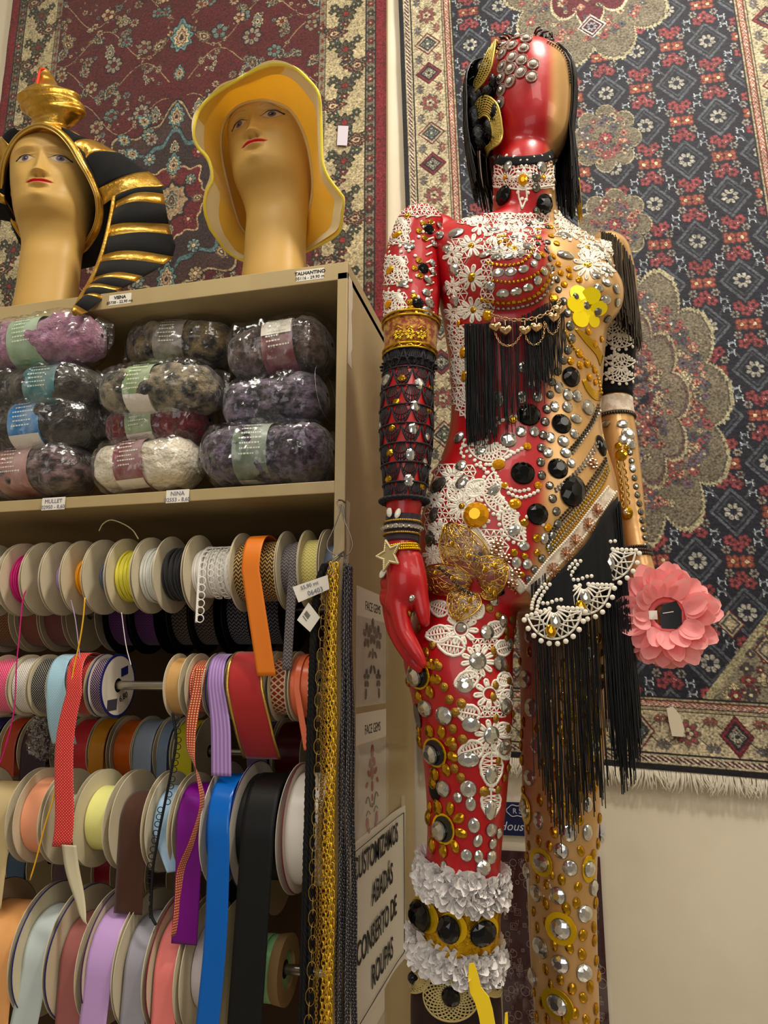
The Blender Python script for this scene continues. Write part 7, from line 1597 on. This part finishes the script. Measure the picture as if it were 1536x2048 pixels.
for (x,y,rx,ry) in ((330,480,75,110),(250,760,80,120),(260,960,75,130),(300,1150,85,120),(430,1060,75,110),(400,700,60,60),(440,600,30,70),(390,1270,60,60),(470,900,40,90)):
    u,v=gh(x,y); h=hit(u,v,B_only); yy=h[0][1]-.010 if h else MY-.01; c=UY(u,v,yy); k=depth_of(c)/F; rx*=1.25; ry*=1.15; m=MB(); m.ball(c,(rx*KH*k,.016,ry*KH*k),14,10)
    for q in range(34):
        a=rg.uniform(0,2*PI); s=rg.uniform(.7,1.25); p=c+np.array([rx*KH*k*math.cos(a)*.8,-.006,ry*KH*k*math.sin(a)*.8]); m.tube([p,c+np.array([rx*KH*k*math.cos(a)*s*1.2,-.008+rg.uniform(-.006,.006),ry*KH*k*math.sin(a)*s*1.15-.004])],[.0012,.0004],4)
    obj('black_velvet_patch' if y>1300 else 'black_plume',m,velvet if y>1300 else mat('black_feather','#08090c',.32,spec=.6,bump=(150,1,.003)),man,ang=0)
def goldcomma(tab,inner,label):
    A=smooth(np.array([[*gh(*p),0] for p in tab]),26)[:,:2]; Bc=smooth(np.array([[*gh(*p),0] for p in inner]),26)[:,:2]; m=MB()
    P3=lambda q:(lambda h: h[0]-np.array([0,.006,0])+h[1]*.012 if h else UY(q[0],q[1],MY-.01))(hit(q[0],q[1],B_only))
    for s in np.linspace(0,1,9): m.tube([P3(a*(1-s)+b_*s) for a,b_ in zip(A,Bc)],.0010 if 0<s<1 else .0016,5)
    for i in range(0,26,1): m.tube([P3(A[i]),P3((A[i]+Bc[max(0,i-2)])/2),P3(Bc[max(0,i-3)])],.0008,5)
    obj('gold_lace_leaf',m,mat('gold_lace','#d8c468',.45,metal=.5),man,ang=0,label=label)
goldcomma([(530,185),(430,270),(330,400),(255,560),(250,640),(310,735)],[(520,200),(510,330),(480,500),(430,610),(370,680),(315,735)],'gold lace leaf high on the side of the head')
goldcomma([(320,900),(350,820),(410,770),(480,790),(550,880),(585,1050),(592,1180),(560,1290),(450,1325)],[(330,960),(370,985),(410,960),(450,970),(480,1020),(500,1100),(500,1180),(470,1240),(430,1270)],'gold lace curl beside the jaw')
for x,y in ((640,215),(755,242),(640,332),(735,362),(850,405),(620,452),(725,487),(835,532),(535,430),(522,545),(615,582),(528,670),(518,800),(535,300),(780,150),(560,215),(690,130),(640,110)):
    u,v=gh(x,y); disc(u,v,12.5,12.5,mat('rose_silver_cloth','#b39c94',.5,metal=.3,bump=(700,1,.001)),'beaded_patch',off=.0005); gem('pearl' if y<600 and x>560 else 'rhinestone',u,v,5.6,bv=B_only,off=.003,fac=12,h=.6)
    m=MB(); h=hit(u,v,B_only,.002)
    if h:
        R_,U,N_=frame(h[1]); k=depth_of(h[0])/F
        for rr_,r1,nn in ((7.0,.0009,20),(11.6,.0010,28)):
            for i in range(nn): a=2*PI*i/nn; m.ball(h[0]+(R_*math.cos(a)+U*math.sin(a))*rr_*k,r1,5,3)
        obj('beaded_ring',m,mat('rose_silver_beads','#b09a90',.3,metal=.7),man,ang=0)
gems('black_cabochon',gh,KH,[(430,670,40),(380,730,34),(440,740,28)],h=.7,off=.006)
beads([gh(*p) for p in ((1000,180),(1100,240),(1170,320),(1210,450),(1225,600))],2.6,drk,'bead_trim',off=.002)
m=MB(); c=UY(1153,330,MY+.04)
for k in range(14): x=rg.uniform(-.003,.003); m.tube([c+np.array([x,0,.02]),c+np.array([x*1.4,.0,-.09-rg.random()*.02])],.0007,4)
obj('gold_thread_tassel',m,gld,man,ang=0)
m=MB(); mcap=[]
for k in range(46):
    a=rg.uniform(0,2*PI); r_=rg.uniform(0,.05); p=HC_+np.array([r_*math.cos(a),r_*math.sin(a)-.01,.114-r_*r_*7]); m.tube([p,p+np.array([.008*math.cos(a),.008*math.sin(a),.0015]),p+np.array([.020*math.cos(a),.020*math.sin(a),-.006])],.0016,5)
obj('crown_trim',m,mat('silver_black_trim','#55565c',.25,metal=.8),man,ang=0)
# pale cloth tail behind the neck
m=MB(); A=[UY(a,b_,MY+.085) for a,b_ in ((935,255),(965,300),(1000,330),(990,420),(975,410),(955,340),(940,290))]; m.poly(A,.003,(0,1,0)); obj('pale_cloth_tail',m,mat('pale_rose_cloth','#d8c0b4',.8),man,smooth=False)
# ================= BUILD THE STONES =================
for kd,lst in GEMS.items():
    lst.sort(key=lambda g:-g[0]); rest=MB()
    for i,(sz,p,n,rx,ry,ang_,h_,fac,rim) in enumerate(lst):
        g=gem_mesh(p,n,rx,ry,ang_,h_,fac,rim=rim)
        if i<98: obj(kd,g,GM[kd],man,smooth=False)
        else: o=rest.n; rest.v+=g.v; rest.f+=[tuple(k+o for k in f) for f in g.f]; rest.mi+=g.mi; rest.c+=g.c; rest.n+=g.n
    if rest.n: obj(kd,rest,GM[kd],man,smooth=False,kind='stuff')
# ================= PINK FLOWER SCRUNCHIE IN THE GOLD HAND =================
pk=mat('coral_pink_petals','#f4787e',.75,sheen=.5,bump=(80,.3,.002)); pkc=cloth_mat('pink_organza_petal','#ffb4b4',tr=.35)
fc_=UY(1330,1231,1.085); sc_=thing('flower_scrunchie','round coral pink petal scrunchie with a dark centre held in the gold hand','hair scrunchie',fc_+(0,0,-.07)); rg=random.Random(3)
ax=nrm(CAM+np.array([.15,0,.1])-fc_); R_,U,N_=frame(ax)
k=depth_of(fc_)/F
for ringi,(r0,L_,wd,tilt,n) in enumerate(((.021,.052,.0155,-.5,21),(.024,.050,.0155,-.12,20),(.025,.045,.0145,.22,19),(.025,.039,.0135,.55,17),(.023,.032,.0125,.9,14))):
    for i in range(n):
        a=2*PI*(i+.5*(ringi%2))/n+rg.uniform(-.2,.2); tilt=tilt+rg.uniform(-.12,.12); 
        d=R_*math.cos(a)+U*math.sin(a); t=np.cross(N_,d); td=d*math.cos(tilt)+N_*math.sin(tilt); nn=np.cross(t,td); o_=fc_+d*r0+N_*.004*ringi; rows=[]; L2=L_*rg.uniform(.88,1.1); tw=rg.uniform(-.7,.7)
        for s in np.linspace(0,1,8):
            w=wd*(math.sin(PI*min(s*.80+.08,1))**.6)*(1 if s<.85 else (1-(s-.85)*4)); c=o_+td*L2*s-nn*.010*s*s*(-1); rows.append([c+(t*math.cos(tw*s)+nn*math.sin(tw*s))*w*b_+nn*.006*(1-b_*b_)*math.sin(PI*s) for b_ in np.linspace(-1,1,6)])
        m=MB(); m.grid(np.array(rows)); obj('petal',m,pkc,sc_,ang=0)
m=MB(); m.tube([fc_+(R_*math.cos(a)+U*math.sin(a))*.021 for a in np.linspace(0,2*PI,32,endpoint=False)],.006,8,closed=True); obj('elastic_band',m,pk,sc_,ang=0)
m=MB(); q=[fc_+R_*x+U*y+N_*.006 for x,y in ((-.006,-.017),(.012,-.019),(.020,-.012),(.021,.006),(.015,.019),(-.002,.014),(-.008,.002))]; m.poly(q,.002,-N_); obj('black_tag',m,blackd,sc_,smooth=False)
m=MB(); q=[fc_+R_*x+U*y+N_*.009 for x,y in ((-.022,-.006),(-.011,-.006),(-.011,.006),(-.022,.006))]; m.poly(q,.001,N_); obj('care_label',m,paper,sc_,smooth=False)
m=MB(); q=[fc_+R_*x+U*y+N_*.0095 for x,y in ((-.004,.002),(.010,.004))]; m.tube(q,.0006,5); obj('tag_pin',m,paper,sc_,smooth=False)
# ================= PACKAGED BANDANAS ON THE WALL BEHIND THE LEGS =================
def bandana(u0,u1,v0,v1,vb,label,txt):
    Yb=YW-.0038; A=UY(u0,v0,Yb); B_=UY(u1,v0,Yb); t=thing('bandana_pack',label,'bandana pack',((A[0]+B_[0])/2,Yb,UY(u0,vb,Yb)[2]),'packaged bandanas hanging on the wall behind the mannequin')
    z0,z1=UY((u0+u1)/2,v1,Yb)[2],A[2]; m=MB(); m.box((A[0],Yb-.002,z0),(B_[0],Yb+.002,z1)); hd=obj('header_card',m,mat('navy_header','#141c4a',.4),t,smooth=False)
    wp=mat('header_print','#c8ccd8',.5); text_mesh(txt,.024,(A[0]+.004,Yb-.0022,z0+.010),(1,0,0),(0,0,1),wp,'lettering',hd,shear=.3,align='LEFT'); text_mesh('R S',.014,(A[0]+.045,Yb-.0022,z0+.043),(1,0,0),(0,0,1),wp,'lettering',hd)
    m=MB(); m.tube([(A[0]+.045+.022*math.cos(a),Yb-.0025,z0+.048+.011*math.sin(a)*(1+.15*math.cos(6*a))) for a in np.linspace(0,2*PI,40,endpoint=False)],.0009,5,closed=True); obj('crest',m,wp,hd,ang=0)
    zb=UY(u0,vb,Yb)[2]; m=MB(); m.box((A[0]+.004,Yb-.004,zb),(B_[0]-.004,Yb+.004,z0-.030)); cl=obj('folded_bandana',m,mat('maroon_paisley','#3e1416',.8),t,smooth=False)
    m=MB(); r=random.Random(int(u0)); W_=B_[0]-A[0]
    for k in range(150):
        x=A[0]+.012+r.random()*(W_-.024); z=zb+.01+r.random()*(z0-.05-zb); s=r.uniform(.003,.009); kk=r.choice([0,1,2]); nn=(4,16,3)[kk]
        m.tube([(x+s*math.cos(2*PI*i/nn+.78)*(1 if kk!=2 else .6),Yb-.0045,z+s*math.sin(2*PI*i/nn+.78)) for i in range(nn)],.0005,4,closed=True)
        if kk==0: m.tube([(x+s*.5*math.cos(2*PI*i/4+.78),Yb-.0045,z+s*.5*math.sin(2*PI*i/4+.78)) for i in range(4)],.0004,4,closed=True)
    obj('printed_paisley',m,mat('bandana_print','#a88c84',.8),cl,ang=0,kind='stuff')
    m=MB(); m.grid(np.array([[(A[0]-.004+(W_+.008)*i/11,Yb-.010-.004*abs(nz3((i*.6,j*.35,u0),1.1)),zb-.012+(z0-zb+.012)*j/21) for j in range(22)] for i in range(12)])); obj('clear_sleeve',m,film_mat('sleeve_film',fac=.05,bsc=9,bst=.3),t,ang=10); return t
bandana(990,1110,1603,1672,2120,'maroon bandana pack with a navy header card, seen between the mannequin legs','House S')
bandana(1120,1198,1612,1680,2120,'bandana pack with a navy header card mostly hidden by the gold leg','House S')
# ================= CAMERA AND LIGHT =================
cd=bpy.data.cameras.new('camera'); cam=bpy.data.objects.new('camera',cd); COL.objects.link(cam); SC.camera=cam
cam.location=CAM; cam.rotation_euler=(PI/2+TH,0,PS); cd.sensor_fit='VERTICAL'; cd.sensor_height=36; cd.lens=F/2048*36; cd.clip_start=.02
wd=bpy.data.worlds.new('world'); SC.world=wd; wd.use_nodes=True; wd.node_tree.nodes['Background'].inputs[0].default_value=(1,.93,.84,1); wd.node_tree.nodes['Background'].inputs[1].default_value=.21
def area(name,loc,tgt,size,power,col=(1,.93,.82)):
    l=bpy.data.lights.new(name,'AREA'); l.size=size[0]; l.shape='RECTANGLE'; l.size_y=size[1]; l.energy=power; l.color=col
    o=bpy.data.objects.new(name,l); COL.objects.link(o); o.location=loc
    o.rotation_euler=(Vector(tgt)-Vector(loc)).to_track_quat('-Z','Y').to_euler(); return o
area("ceiling_spot",(.55,.55,3.7),(0,1.2,1.9),(.25,.25),34)
area('ceiling_lamp',(-.9,-.1,3.7),(-.8,1.2,1.5),(.9,.5),16)
area('ceiling_lamp',(.7,-1.2,3.7),(-.1,1.1,1.4),(1.2,.8),20)
SC.view_settings.view_transform='Standard'; SC.view_settings.exposure=.04; SC.view_settings.gamma=.93
area('front_fill',(-.35,-1.4,1.9),(-.35,1.2,1.7),(1.6,1.2),11,(1,.95,.88))
area('wall_fill',(2.0,-.2,2.9),(.7,1.66,1.0),(.8,.8),8)  # added fill light that brightens the lower right wall
